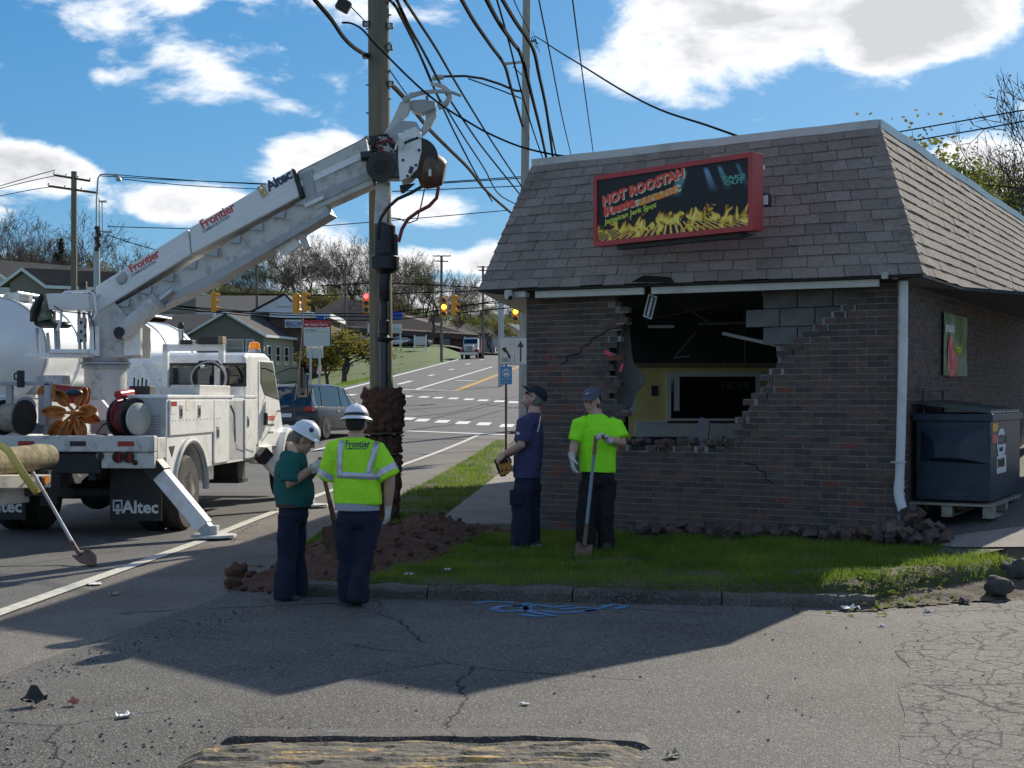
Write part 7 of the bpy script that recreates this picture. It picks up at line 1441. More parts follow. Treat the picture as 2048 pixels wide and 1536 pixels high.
# ================================================================== vehicles
def paint(name, c, rough=.35): return mat(name, c, rough, coat=.25, spec=.35)
def car(kind, col, loc, yaw, label, group=None, base=0.):
    """kind: suv or sedan. x forward, origin on the ground at mid-wheelbase"""
    suv = kind == 'suv'; L, W_, Hh = (4.85, .95, 1.74) if suv else (4.7, .91, 1.45); m = paint('car_' + col, CARC[col]); r = T('parked_car' if group else 'dark_suv', label, 'car', loc, yaw, group)
    b = [(-L / 2, .42, .80 if suv else .88, .80), (-L / 2 + .12, .32, 1.0 if suv else .98, .90), (-L / 2 + .5, .26, 1.06 if suv else .98, W_), (-.6, .24, 1.03 if suv else .93, W_), (.6, .24, 1.0 if suv else .90, W_), (L / 2 - 1.15, .24, .98 if suv else .86, W_ * .99), (L / 2 - .5, .28, .88 if suv else .76, W_ * .94), (L / 2 - .1, .34, .74 if suv else .66, W_ * .82), (L / 2, .42, .60, W_ * .66)]
    mb = MB(); vs = []
    for x, z0, z1, w in b:
        for y, z in ((-w * .93, z0), (-w, z0 + .14), (-w, z1 - .16), (-w * .95, z1 - .03), (-w * .82, z1), (w * .82, z1), (w * .95, z1 - .03), (w, z1 - .16), (w, z0 + .14), (w * .93, z0)): vs.append((x, y, z))
    n = 10; mb.add(vs, [(i * n + k, i * n + (k + 1) % n, (i + 1) * n + (k + 1) % n, (i + 1) * n + k) for i in range(len(b) - 1) for k in range(n)] + [tuple(range(n - 1, -1, -1)), tuple((len(b) - 1) * n + k for k in range(n))]); mb.build('body', m, r, smooth=True)
    g = [(-L / 2 + .16, 1.0, 1.04, .80), (-L / 2 + .42, 1.0, Hh - .10, .70), (-L / 2 + .7, 1.0, Hh - .01, .69), (-.3, 1.0, Hh, .69), (.45, .96, Hh - .06, .68), (1.35, .93, .97, .74)] if suv else [(-L / 2 + .75, .92, .96, .74), (-L / 2 + 1.45, .9, Hh - .05, .62), (-.35, .9, Hh, .62), (.3, .88, Hh - .05, .61), (1.25, .85, .88, .70)]
    mb = MB(); vs = []
    for x, z0, z1, w in g: vs += [(x, -w * 1.17, z0), (x, -w, z1 - .06), (x, -w * .85, z1), (x, w * .85, z1), (x, w, z1 - .06), (x, w * 1.17, z0)]
    n = 6; mb.add(vs, [(i * n + k, i * n + (k + 1) % n, (i + 1) * n + (k + 1) % n, (i + 1) * n + k) for i in range(len(g) - 1) for k in range(n)] + [tuple(range(n - 1, -1, -1)), tuple((len(g) - 1) * n + k for k in range(n))]); gh = mb.build('windows', MATS['glass'], r, smooth=True)
    i0, i1 = 1, len(g) - 2; mb = MB(); vs = []
    for x, z0, z1, w in g[i0:i1 + 1]: vs += [(x, -w * .99, z1 - .045), (x, -w * .8, z1 + .012), (x, w * .8, z1 + .012), (x, w * .99, z1 - .045)]
    mb.add(vs, [(i * 4 + k, i * 4 + k + 1, i * 4 + 5 + k, i * 4 + 4 + k) for i in range(i1 - i0) for k in range(3)]); mb.build('roof', m, r, smooth=True)
    for s in (-1, 1):
        for (xa, xb) in ((g[0][0], g[1][0]), ((g[1][0] + .55 if suv else -.45), (g[1][0] + .60 if suv else -.40)), ((.05 if suv else .2), (.0 if suv else .15)), (g[-1][0] - .05, g[-2][0])):
            z1 = interp([(q[0], q[2]) for q in g], xb); w1 = interp([(q[0], q[3]) for q in g], xb); w0 = interp([(q[0], q[3]) for q in g], xa) * 1.17; MB().hexa([(xa - .03, s * w0, 1.0 if suv else .90), (xa + .03, s * w0, 1.0 if suv else .90), (xa + .03, s * (w0 + .012), 1.0 if suv else .90), (xa - .03, s * (w0 + .012), 1.0 if suv else .90), (xb - .03, s * w1, z1 - .05), (xb + .03, s * w1, z1 - .05), (xb + .03, s * (w1 + .012), z1 - .05), (xb - .03, s * (w1 + .012), z1 - .05)]).build('pillar', m, r)
        for x in (-1.45, 1.42): wheel(r, x, s * (W_ - .10), .35 if suv else .32, .22, s, rim_m=MATS['alu'])
        MB().bx(-L / 2 + .02, -L / 2 + .22, s * .62, s * .89, .88, 1.04).build('tail_light', MATS['lamp_red'], r, bevel=.02); MB().bx(L / 2 - .28, L / 2 - .10, s * .50, s * .78, .62, .72).build('headlight', MATS['lamp_clear'], r, bevel=.02)
        MB().bx(.75, .95, s * (W_ - .02), s * (W_ + .18), .98, 1.12).build('mirror', m, r, bevel=.03)
        for x in (-.55, .35): MB().bx(x - .1, x + .1, s * W_, s * (W_ + .02), .86, .90).build('door_handle', MATS['alu'], r)
    MB().bx(-L / 2 - .02, -L / 2 + .1, -.78, .78, .38, .60).build('rear_bumper', m, r, bevel=.03); MB().bx(-L / 2 - .01, -L / 2 + .02, -.2, .2, .70, .82).build('licence_plate', MATS['paint_white'], r)
    return r
CARC = {'graphite': (.025, .026, .030), 'blue': (.02, .05, .13), 'white': (.62, .63, .64), 'black': (.008, .008, .009), 'silver': (.34, .35, .36), 'red': (.22, .02, .02)}
c = RD(640, 872); car('suv', 'graphite', (c.x + .05, 46.3, zr(46.3)), math.pi / 2 - R_(17), 'dark grey minivan-like SUV waiting on the road beyond the truck cab')
def hit(px, py, d0=70):
    d = d0
    while d < 400:
        p = P(px, py, d)
        if p.z <= terr(p.x, p.y): return p
        d += .5
    return p
for i, (px, py, kind, col, yaw, lab) in enumerate(((714, 688, 'sedan', 'blue', 2.6, 'blue sedan parked beyond the yellow-green shrub'), (803, 692, 'sedan', 'white', -.5, 'white sedan parked at the edge of the bank beside a white board'), (834, 694, 'sedan', 'black', 2.7, 'black sedan parked behind the white lawn sign'), (682, 672, 'suv', 'black', .3, 'black SUV parked before the brown building by the slim pole'), (744, 672, 'sedan', 'white', .4, 'white car parked just behind the thick pole'),
        (842, 681, 'suv', 'silver', -1.2, 'silver SUV parked in front of the white van'), (861, 681, 'suv', 'black', -1.2, 'black SUV parked first of three along the bank'), (885, 681, 'suv', 'graphite', -1.1, 'charcoal SUV parked beside the wooden pole'), (910, 679, 'suv', 'black', -1.1, 'black SUV parked last before the dump truck'), (640, 728, 'sedan', 'white', .2, 'white car parked under the roadside board'), (668, 724, 'sedan', 'silver', .2, 'silver car parked behind the yellow-green shrub'),
        (975, 688, 'suv', 'black', -1.2, 'black SUV far up the road right of the dump truck'), (993, 686, 'sedan', 'white', -1.2, 'white car far up the road right of the dump truck'), (772, 674, 'sedan', 'red', .4, 'dark red car parked behind the boards'))):
    p = hit(px, py) if py < 700 else P(px, py, 165); z = terr(p.x, p.y); car(kind, col, (p.x, p.y, z), yaw, lab, 'cars parked up the hill')
def box_van():
    p = hit(816, 673); z = terr(p.x, p.y); r = T('white_van', 'white van parked in front of the brown strip building', 'van', (p.x, p.y, z), -1.3); MB().prism([(-2.6, .4), (-2.6, 2.4), (1.5, 2.45), (2.0, 1.5), (2.6, 1.2), (2.65, .4)], (0, -1, 0), X3, Z3, Y3, 2).build('body', MATS['truck_white'], r, bevel=.1); MB().hexa([(1.58, -.85, 2.3), (1.58, .85, 2.3), (2.03, .85, 1.55), (2.03, -.85, 1.55), (1.62, -.85, 2.32), (1.62, .85, 2.32), (2.07, .85, 1.57), (2.07, -.85, 1.57)]).build('windscreen', MATS['glass'], r)
    for s in (-1, 1):
        for x in (-1.6, 1.7): wheel(r, x, s * .9, .36, .24, s)
        MB().bx(.6, 1.4, s * 1.0, s * 1.01, 1.5, 2.1).build('side_window', MATS['glass'], r)
box_van()
def dump_truck():
    p = RD(942, 717.5); r = T('dump_truck', 'white and red dump truck coming down the hill', 'truck', (p.x, p.y, zr(p.y)), -math.pi / 2 - R_(6)); w = paint('dt_white', (.6, .6, .6)); rd = paint('dt_red', (.25, .02, .03))
    MB().prism([(-1.0, 1.0), (-1.0, 2.75), (.1, 2.85), (.55, 2.0), (.55, 1.0)], (0, -1.0, 0), X3, Z3, Y3, 2).build('cab', w, r, bevel=.08); MB().prism([(.5, .9), (.5, 1.95), (2.1, 1.75), (2.2, .9)], (0, -.62, 0), X3, Z3, Y3, 1.24).build('hood', w, r, bevel=.08)
    MB().hexa([(.16, -.9, 2.65), (.16, .9, 2.65), (.54, .9, 2.02), (.54, -.9, 2.02), (.2, -.9, 2.68), (.2, .9, 2.68), (.58, .9, 2.05), (.58, -.9, 2.05)]).build('windscreen', MATS['glass'], r); g = MB().bx(2.18, 2.24, -.42, .42, .95, 1.65).build('grille', MATS['sig_black'], r)
    for k in range(5): MB().bx(2.24, 2.27, -.36 + k * .16, -.30 + k * .16, .97, 1.63).build('grille_bar', MATS['alu'], g)
    MB().bx(2.2, 2.4, -1.2, 1.2, .45, .82).build('bumper', MATS['alu'], r, bevel=.03)
    for s in (-1, 1):
        a = MB().ball((1.45, s * .98, 1.02), (.85, .34, .42), 16, 10).build('fender', rd, r, smooth=True); MB().cyl((2.1, s * .92, 1.12), (2.2, s * .92, 1.12), .12, None, 12).build('headlight', MATS['lamp_clear'], r); wheel(r, 1.45, s * 1.0, .5, .3, s)
        for x in (-2.8, -4.1): wheel(r, x, s * .95, .5, .5, s)
        MB().bx(.3, .42, s * 1.28, s * 1.45, 1.7, 2.4).build('mirror', MATS['sig_black'], r); MB().cyl((-1.2, s * 1.0, .8), (-1.2, s * 1.0, 3.1), .07, None, 8).build('exhaust', MATS['alu'], r)
    MB().bx(-5.2, -1.3, -1.2, 1.2, 1.3, 2.6).build('dump_body', rd, r, bevel=.03); MB().bx(-1.9, -1.0, -1.2, 1.2, 2.8, 2.95).build('cab_guard', MATS['sig_black'], r)
    for k in range(5): MB().bx(-5.1 + k * .9, -5.0 + k * .9, -1.26, -1.2, 1.3, 2.6).build('side_stake', MATS['stud_wood'], r)
    MB().bx(-5.0, 1.4, -.4, .4, .6, .9).build('chassis', MATS['frame_black'], r)
dump_truck()
def tanker():
    mat('tank_alu', (.80, .79, .77), .35, metal=.15, var=.05, vscale=2, dirt=(.5, .47, .42), dscale=1.2, damt=.35)
    a = P(-12, 703, 25.5); ax = Vector((.085, .996, 0)).normalized(); r = T('tanker_truck', 'silver tank truck standing in the lane behind the utility truck', 'tanker truck', (a.x, a.y, 0)); R0 = .97
    MB().lathe([(.05, -.32), (.45, -.26), (.78, -.13), (R0, .0), (R0, 9.0), (.7, 9.2), (.1, 9.3)], a, ax, 40).build('tank', MATS['tank_alu'], r, **WS)
    for k in (0.02, 1.6, 3.3, 5.0, 6.8, 8.6): MB().lathe([(R0, 0), (R0 + .03, .01), (R0 + .03, .09), (R0, .10)], a + ax * k, ax, 40).build('tank_band', MATS['truck_grey'] if k < 1 else MATS['tank_alu'], r, **WS)
    sd = Vector((ax.y, -ax.x, 0))
    def bx_(x0, x1, y0, y1, z0, z1, m, n, bev=.01): q = [a + ax * x + sd * y for x, y in ((x0, y0), (x1, y0), (x1, y1), (x0, y1))]; return MB().hexa([Vector((p.x, p.y, z0)) for p in q] + [Vector((p.x, p.y, z1)) for p in q]).build(n, m, r, **WW, bevel=bev)
    bx_(-.2, 9, -.5, .5, 1.0, 1.55, MATS['frame_black'], 'chassis'); bx_(0, 8.8, .86, 1.22, 1.55, 1.85, TW, 'side_locker', .02); bx_(-.45, -.35, -1.2, 1.2, .9, 1.5, TW, 'rear_panel')
    for k in range(8): bx_(-.46, -.452, -1.2 + k * .3, -1.05 + k * .3, 1.25, 1.38, MATS['lamp_red'], 'red_stripe', 0)
    for k in range(12): bx_(k * .7, k * .7 + .35, 1.222, 1.226, 1.6, 1.7, MATS['lamp_red'], 'red_stripe', 0)
    for x in (1.2, 2.6, 7.6):
        for s in (-1, 1): q = a + ax * x + sd * (s * 1.0); MB().lathe([(.28, -.15), (.47, -.15), (.5, -.1), (.5, .1), (.47, .15), (.28, .15), (.2, .05), (.05, .05)], (q.x, q.y, .5), sd * s, 22).build('wheel', MATS['rubber'], r, **WS)
    bx_(9.6, 11.6, -1.1, 1.1, .9, 2.75, TW, 'cab', .12); bx_(11.6, 13, -.8, .8, .8, 1.8, TW, 'hood', .12)
    # hatch rail on top and hose trays
    for k in range(4): q = a + ax * (1 + k * 1.8); MB().cyl(q + UP * R0, q + UP * (R0 + .16), .26, None, 16).build('hatch', MATS['alu'], r, **WW)
    for s in (-.35, .35): MB().tube([a + ax * .2 + sd * s + UP * (R0 + .12), a + ax * 8.8 + sd * s + UP * (R0 + .12)], .025, 6).build('walkway_rail', MATS['alu'], r, **WW)
    b = P(311, 705, 36); MB().bx(b.x - .28, b.x + .28, 36, 36.2, b.z - .2, b.z + .2).build('light_bar', TW, r, **WW)
    for k in (-1, 0, 1): q = b + X3 * (k * .17) + UP * .03; MB().cyl(q, q - Y3 * .05, .06, None, 14).build('marker_lamp', MATS['lamp_red'], r, **WW)
tanker()
def trailer():
    mat('log_bark', (.15, .12, .07), .9, col2=(.38, .31, .17), vscale=6, bump=.6, bscale=20); mat('rust_white', (.52, .50, .46), .6, dirt=(.25, .09, .03), dscale=4, damt=.8); mat('strap_yellow', (.72, .58, .16), .7)
    D = 15.9; e0 = P(98, 912, D + .3); e1 = P(-260, 958, 13.4); r = T('pole_trailer', 'rusty white pole trailer hitched behind the utility truck', 'trailer', (P(30, 980, D).x, D, 0))
    def beam(a, b, w, h, m, n): d = (b - a).normalized(); s = d.cross(UP).normalized() * (w / 2); q = [a - s, b - s, b + s, a + s]; return MB().hexa([p - UP * h / 2 for p in q] + [p + UP * h / 2 for p in q]).build(n, m, r, **WW, bevel=.01)
    d = (e1 - e0).normalized()
    bm = beam(P(92, 962, D), P(-200, 966, 13.8), .14, .15, MATS['rust_white'], 'trailer_beam'); beam(P(50, 990, D - .1), P(-160, 1012, 14), .12, .16, MATS['rust_white'], 'trailer_beam'); MB().box(P(66, 972, D - .15), (.26, .14, .22)).build('stake_pocket', MATS['frame_black'], r, **WW, bevel=.01)
    MB().cyl(P(91, 959, D - .1), P(91, 959, D - .14), .045, None, 14).build('marker_lamp', MATS['lamp_amber'], r, **WS); MB().box(P(97, 975, D + .1), (.10, .3, .40)).build('end_plate', MATS['frame_black'], r, **WW); MB().box(P(14, 993, D - .35), (.10, .02, .16)).build('amber_reflector', MATS['orange_steel'], r, **WW)
    beam(P(95, 985, D + .2), P(140, 985, D + .9), .1, .1, MATS['frame_black'], 'tongue')
    for s in (0, 1): q = P(-240 + s * 20, 1100, 14 + s * 1.9); MB().lathe([(.2, -.1), (.38, -.1), (.4, 0), (.38, .1), (.2, .1)], (q.x, q.y, .4), (1, .1, 0), 20).build('wheel', MATS['rubber'], r, **WS)
    lg = MB(); n = 16; rr = random.Random(3); lg.tube([e0.lerp(e1, i / n) + Vector((0, 0, rr.uniform(-.004, .004))) for i in range(n + 1)], [.135] + [.152 + rr.uniform(-.004, .004) for _ in range(n)], 20); o = lg.build('wooden_log', MATS['log_bark'], smooth=True); S(o, 'stripped wooden utility pole length lying strapped on the trailer', 'log')
    st = MB(); c = [P(-40, 889, 15.1), P(0, 889, 15.1), P(18, 903, 15.05), P(44, 945, 15.1), P(70, 980, 15.3), P(76, 986, 15.4)]; vs = []
    for p in c: vs += [p + Vector((.035, 0, .025)), p - Vector((.035, 0, .025))]
    st.add(vs, [(2 * i, 2 * i + 1, 2 * i + 3, 2 * i + 2) for i in range(len(c) - 1)]); o = st.build('ratchet_strap', MATS['strap_yellow'], smooth=True); md = o.modifiers.new('s', 'SOLIDIFY'); md.thickness = .006; S(o, 'yellow ratchet strap tied over the log on the trailer', 'strap')
    shovel('leaning_shovel', 'long-handled shovel leaning on the trailer with its blade on the road', P(66, 945, 15.6), G(156, 1104, .12), G(190, 1130, .02), MATS['truck_grey'], MATS['rust_steel'], (.3, -1, .8), w=.09)
trailer()
# ================================================================== buildings up the hill
mat('wall_taupe', (.17, .155, .135), .85); mat('siding_tan', (.34, .30, .23), .8); mat('roof_dark', (.035, .036, .04), .9, var=.15, vscale=3); mat('roof_brown', (.085, .062, .05), .9, var=.15, vscale=1); mat('trim_white', (.68, .69, .70), .6); mat('wall_maroon', (.13, .025, .025), .8); mat('wall_brick_far', (.13, .07, .055), .9, var=.2, vscale=1); mat('wall_white_far', (.60, .60, .60), .8); mat('wall_olive', (.20, .18, .145), .85); mat('awning_blue', (.02, .10, .42), .6)
def gable(name, label, d, ex0, ex1, ye, yr, ybase, depth, yaw, mw, mr_, m_side=None, over=.4, ridge_along=True):
    """house whose gable faces us: eaves between pixels ex0..ex1 at eave y, ridge y yr, base y; depth metres back along yaw"""
    a, b = P(ex0, ye, d), P(ex1, ye, d); base = P(ex0, ybase, d).z; rz = P(ex0, yr, d).z; mid = (a + b) / 2; r = T(name, label, 'building', (mid.x, mid.y, base)); dv = Vector((math.sin(yaw), math.cos(yaw), 0)); ez = a.z
    A, B = Vector((a.x, d, 0)), Vector((b.x, d, 0)); A2, B2 = A + dv * depth, B + dv * depth; M_, M2 = (A + B) / 2, (A2 + B2) / 2
    Z_ = lambda p, z: Vector((p.x, p.y, z))
    MB().add([Z_(A, base), Z_(B, base), Z_(B, ez), Z_(M_, rz), Z_(A, ez)], [(0, 1, 2, 3, 4)]).build('front_wall', mw, r, **WW); MB().add([Z_(B, base), Z_(B2, base), Z_(B2, ez), Z_(B, ez)], [(0, 1, 2, 3)]).build('side_wall', m_side or mw, r, **WW); MB().add([Z_(A, base), Z_(A2, base), Z_(A2, ez), Z_(A, ez), Z_(B2, base), Z_(B2, ez), Z_(M2, rz)], [(0, 3, 2, 1), (1, 2, 6, 5, 4)]).build('rear_wall', m_side or mw, r, **WW)
    mb = MB(); o = over; x = (B - A).normalized(); f = -dv * o; k = dv * o; drop = UP * (o * (rz - ez) / ((B - A).length / 2)); up = UP * .12
    for s, e, e2 in ((-1, A, A2), (1, B, B2)):
        q = [Z_(e, ez) + x * (s * o) - drop + f, Z_(M_, rz) + f, Z_(M2, rz) + k, Z_(e2, ez) + x * (s * o) - drop + k]; mb = MB().hexa(q + [p + up for p in q]); rf = mb.build('roof_slope', mr_, r, **WW)
        q2 = [Z_(e, ez) + x * (s * o) - drop + f * 1.02, Z_(M_, rz) + f * 1.02]; MB().hexa([q2[0] - UP * .12, q2[1] - UP * .12, q2[1] - UP * .12 - dv * .06, q2[0] - UP * .12 - dv * .06] + [q2[0] + UP * .14, q2[1] + UP * .14, q2[1] + UP * .14 - dv * .06, q2[0] + UP * .14 - dv * .06]).build('barge_board', MATS['trim_white'], r, **WW)
        q = [Z_(e, ez) + x * (s * o) - drop + f, Z_(e2, ez) + x * (s * o) - drop + k]; n = x * (s * .05); MB().hexa([q[0] - UP * .1, q[1] - UP * .1, q[1] - UP * .1 + n, q[0] - UP * .1 + n] + [p + UP * .16 for p in (q[0], q[1], q[1] + n, q[0] + n)]).build('gutter', MATS['trim_white'], r, **WW)
    r['_'] = 0; del r['_']; return r, A, B, A2, B2, base, ez, dv
def win(r, p, ax, w, h, nrm, m='glass', fr='trim_white'):
    ax = Vector(ax).normalized(); n = Vector(nrm).normalized(); q = [p - ax * w / 2, p + ax * w / 2]; o = MB().hexa([q[0] + n * .02, q[1] + n * .02, q[1] + n * .06, q[0] + n * .06] + [x + UP * h for x in (q[0] + n * .02, q[1] + n * .02, q[1] + n * .06, q[0] + n * .06)]).build('window', MATS[m], r, **WW)
    t = .09; mb = MB()
    for x0, x1, z0, z1 in ((-w / 2 - t, w / 2 + t, -t, 0), (-w / 2 - t, w / 2 + t, h, h + t), (-w / 2 - t, -w / 2, 0, h), (w / 2, w / 2 + t, 0, h), (-w / 2, w / 2, h / 2 - .03, h / 2 + .03)):
        a = [p + ax * x0 + UP * z0, p + ax * x1 + UP * z0]; mb.hexa([a[0] + n * .02, a[1] + n * .02, a[1] + n * .09, a[0] + n * .09] + [x + UP * (z1 - z0) for x in (a[0] + n * .02, a[1] + n * .02, a[1] + n * .09, a[0] + n * .09)])
    mb.build('frame', MATS[fr], o, **WW)
def office():
    r, A, B, A2, B2, base, ez, dv = gable('office_house', 'taupe gabled office with tan siding and small white windows', 140, 380, 527, 668, 625, 776, 9.2, R_(15), MATS['wall_taupe'], MATS['roof_dark'], MATS['siding_tan'])
    n = Vector((dv.y, -dv.x, 0))
    for k in range(4): p = B + dv * (1.2 + k * 2.1); p.z = base + 2.5; win(r, p, dv, .85, 1.7, n)
    for k in range(1): p = B + dv * 3.0; p.z = base + .2; win(r, p, dv, .8, .6, n)
    for k in range(20): z = base + .25 + k * .25; MB().hexa([Vector((q.x, q.y, z + dz)) for dz in (0, .03) for q in (B + n * .002, B2 + n * .002, B2 + n * .02, B + n * .02)]).build('siding_lap', MATS['siding_tan'], r, **WW)
    p = P(470, 712, 140); p.z = base + 1.6; win(r, P(470, 712, 139.9), (1, 0, 0), 1.6, 1.6, (0, -1, 0)); win(r, P(500, 712, 139.9), (1, 0, 0), .7, 1.6, (0, -1, 0))
    # lower wing to the left with its own roof
    a, b = P(302, 669, 141), P(384, 669, 141); MB().bx(a.x, b.x, 141, 151, base, a.z).build('wing_wall', MATS['wall_taupe'], r, **WW); z1 = P(0, 630, 146).z
    MB().hexa([(a.x - .3, 140.5, a.z - .05), (b.x + 1.5, 140.5, a.z - .05), (b.x + 2.2, 146.5, z1), (a.x + 1.2, 146.5, z1), (a.x - .3, 140.5, a.z + .1), (b.x + 1.5, 140.5, a.z + .1), (b.x + 2.2, 146.5, z1 + .15), (a.x + 1.2, 146.5, z1 + .15)]).build('wing_roof', MATS['roof_dark'], r, **WW); MB().bx(a.x - .3, b.x + .2, 140.4, 140.48, a.z - .18, a.z + .08).build('wing_gutter', MATS['trim_white'], r, **WW)
    for x in (320, 350): win(r, P(x, 700, 140.95), (1, 0, 0), .9, 1.0, (0, -1, 0))
    MB().lathe([(.15, 0), (.15, .6), (.3, .62), (.3, .9), (.1, .95)], P(428, 634, 143), n=10).build('roof_vent', MATS['trim_white'], r, **WW)
office()
def shops():
    # dark-roofed shop with white front gable
    r = T('shop_building', 'long dark-roofed shop with white gable and blue-white fascia', 'building', (P(450, 0, 150).x, 150, terr(P(450, 0, 150).x, 150))); zb = P(0, 700, 150).z
    a, b = P(285, 628, 150), P(612, 628, 150); z1 = P(0, 596, 158).z; MB().bx(a.x, b.x, 150, 168, zb - 3, a.z).build('shop_wall', MATS['wall_maroon'], r, **WW)
    MB().hexa([(a.x - .5, 149, a.z), (b.x, 149, a.z), (b.x - 2, 158, z1), (a.x + 3, 158, z1), (a.x - .5, 149, a.z + .25), (b.x, 149, a.z + .25), (b.x - 2, 158, z1 + .25), (a.x + 3, 158, z1 + .25)]).build('roof', MATS['roof_dark'], r, **WW); MB().bx(a.x - .5, b.x + 1, 148.7, 148.95, a.z - .45, a.z + .1).build('fascia', MATS['trim_white'], r, **WW)
    g = [P(503, 626, 147.5), P(603, 626, 147.5), P(569, 591, 147.5)]; MB().add(g + [p + Y3 * 8 for p in g], [(0, 1, 2), (3, 5, 4), (0, 2, 5, 3), (1, 4, 5, 2)], 0).build('gable_face', MATS['wall_white_far'], r, **WW)
    for p, q in ((g[0], g[2]), (g[2], g[1])): MB().hexa([p, q, q + Y3 * 8, p + Y3 * 8, p + UP * .3, q + UP * .3, q + UP * .3 + Y3 * 8, p + UP * .3 + Y3 * 8]).build('gable_roof', MATS['roof_dark'], r, **WW)
    MB().bx(P(552, 0, 147).x, P(588, 0, 147).x, 147.3, 147.45, P(0, 612, 147).z, P(0, 604, 147).z).build('gable_vent', MATS['trim_metal'], r, **WW)
    # brick shop with blue lettered sign
    r = T('brick_shop', 'low brick shop carrying a white board with blue lettering', 'building', (P(590, 0, 149).x, 149, terr(P(590, 0, 149).x, 149))); a, b = P(540, 636, 147), P(652, 636, 147); MB().bx(a.x, b.x, 147, 160, P(0, 720, 147).z, a.z).build('shop_wall', MATS['wall_brick_far'], r, **WW); MB().bx(a.x, b.x + .5, 146.6, 160, a.z, a.z + .5).build('parapet', MATS['trim_white'], r, **WW)
    s = MB().bx(P(569, 0, 146).x, P(603, 0, 146).x, 146.2, 146.4, P(0, 655, 146).z, P(0, 639, 146).z).build('shop_board', MATS['wall_white_far'], r, **WW); text('BEACON', .62, frame(P(572, 651, 146.15), X3, Z3), MATS['awning_blue'], s, bold=.012, fit=1.65); text('PRESCRIPTIONS', .2, frame(P(574, 654.3, 146.15), X3, Z3), MATS['awning_blue'], s, fit=1.4)
    MB().bx(P(634, 0, 146).x, P(650, 0, 146).x, 145.5, 147, P(0, 646, 146).z, P(0, 632, 146).z).build('awning', MATS['awning_blue'], r, **WW)
    for k in range(3): win(r, P(612 + k * 12, 668, 146.95), (1, 0, 0), .5, 1.1, (0, -1, 0))
    # long brown-roofed strip building
    D = 240.; r = T('strip_building', 'long low strip building under a wide brown roof', 'building', (P(760, 0, D).x, D, terr(P(760, 0, D).x, D))); a, b = P(600, 650, D), P(945, 672, D); zb = P(0, 694, D).z; MB().hexa([(a.x, D, zb - 2), (b.x, D, zb - 2), (b.x, D + 16, zb - 2), (a.x, D + 16, zb - 2), (a.x, D, a.z), (b.x, D, b.z), (b.x, D + 16, b.z), (a.x, D + 16, a.z)]).build('wall', MATS['wall_brick_far'], r, **WW)
    z0, z1 = P(0, 598, D + 9).z, P(0, 640, D + 9).z; q = [Vector((a.x - 1, D - 1.5, a.z - .2)), Vector((b.x + 1.5, D - 1.5, b.z - .2)), Vector((b.x - 8, D + 9, z1)), Vector((a.x + 6, D + 9, z0))]; MB().hexa(q + [p + UP * .3 for p in q]).build('roof', MATS['roof_brown'], r, **WW); MB().hexa([q[0] - Y3 * .1 - UP * .6, q[1] - Y3 * .1 - UP * .6, q[1] - Y3 * .02 - UP * .6, q[0] - Y3 * .02 - UP * .6] + [q[0] - Y3 * .1, q[1] - Y3 * .1, q[1] - Y3 * .02, q[0] - Y3 * .02]).build('fascia', MATS['roof_brown'], r, **WW)
    for k in range(10): x = 640 + k * 28; win(r, P(x, 684 + k * .9, D - .1), (1, 0, 0), 1.4, 1.3, (0, -1, 0), fr='roof_brown')
    MB().bx(P(783, 0, D).x, P(807, 0, D).x, D - 2.2, D - 2, P(0, 640, D).z, P(0, 624, D).z).build('blue_board', MATS['awning_blue'], r, **WW); MB().bx(P(858, 0, D).x, P(880, 0, D).x, D - 2.2, D - 2, P(0, 647, D).z, P(0, 637, D).z).build('logo_board', MATS['wall_taupe'], r, **WW)
    # white house at the top of the road
    D = 250.; r, *_ = gable('white_house', 'white house with dark roof at the top of the road', D, 985, 1052, 668, 648, 694, 18, R_(20), MATS['wall_white_far'], MATS['roof_dark']); a, b = P(905, 670, D + 4), P(990, 670, D + 4); MB().bx(a.x, b.x, D + 4, D + 14, a.z - 4, a.z).build('wing_wall', MATS['wall_white_far'], r, **WW); z1 = P(0, 652, D + 9).z
    MB().hexa([(a.x - .5, D + 3, a.z), (b.x, D + 3, a.z), (b.x, D + 9, z1), (a.x + 2, D + 9, z1), (a.x - .5, D + 3, a.z + .3), (b.x, D + 3, a.z + .3), (b.x, D + 9, z1 + .3), (a.x + 2, D + 9, z1 + .3)]).build('wing_roof', MATS['roof_dark'], r, **WW)
    for x in (1020, 1035): win(r, P(x, 684, D - .1), (1, 0, 0), .9, 1.1, (0, -1, 0))
shops()
def ranch():
    # house on the left rise, gable towards us and a long side to the right
    D = 118.; r, A, B, A2, B2, base, ez, dv = gable('ranch_house', 'olive ranch house with brown roof behind the crossarm pole', D, 20, 93, 566, 539, 618, 13, R_(58), MATS['wall_olive'], MATS['roof_brown'], MATS['wall_olive'], .5); n = Vector((dv.y, -dv.x, 0))
    for k, s in enumerate((2.6, 8.5)):
        p = B + dv * s; p.z = base + 1.1; win(r, p, dv, 1.5, 1.0, n)
        for e in (-1.05, 1.05): q = p + dv * e; MB().hexa([q - dv * .2 + n * .02, q + dv * .2 + n * .02, q + dv * .2 + n * .06, q - dv * .2 + n * .06] + [x + UP * 1.0 for x in (q - dv * .2 + n * .02, q + dv * .2 + n * .02, q + dv * .2 + n * .06, q - dv * .2 + n * .06)]).build('shutter', MATS['wall_maroon'], r, **WW)
    D = 128.; gable('white_cottage', 'white clapboard house beside the olive ranch house', D, -90, 22, 560, 520, 620, 12, R_(40), MATS['wall_white_far'], MATS['roof_dark'], None, .5)
ranch()
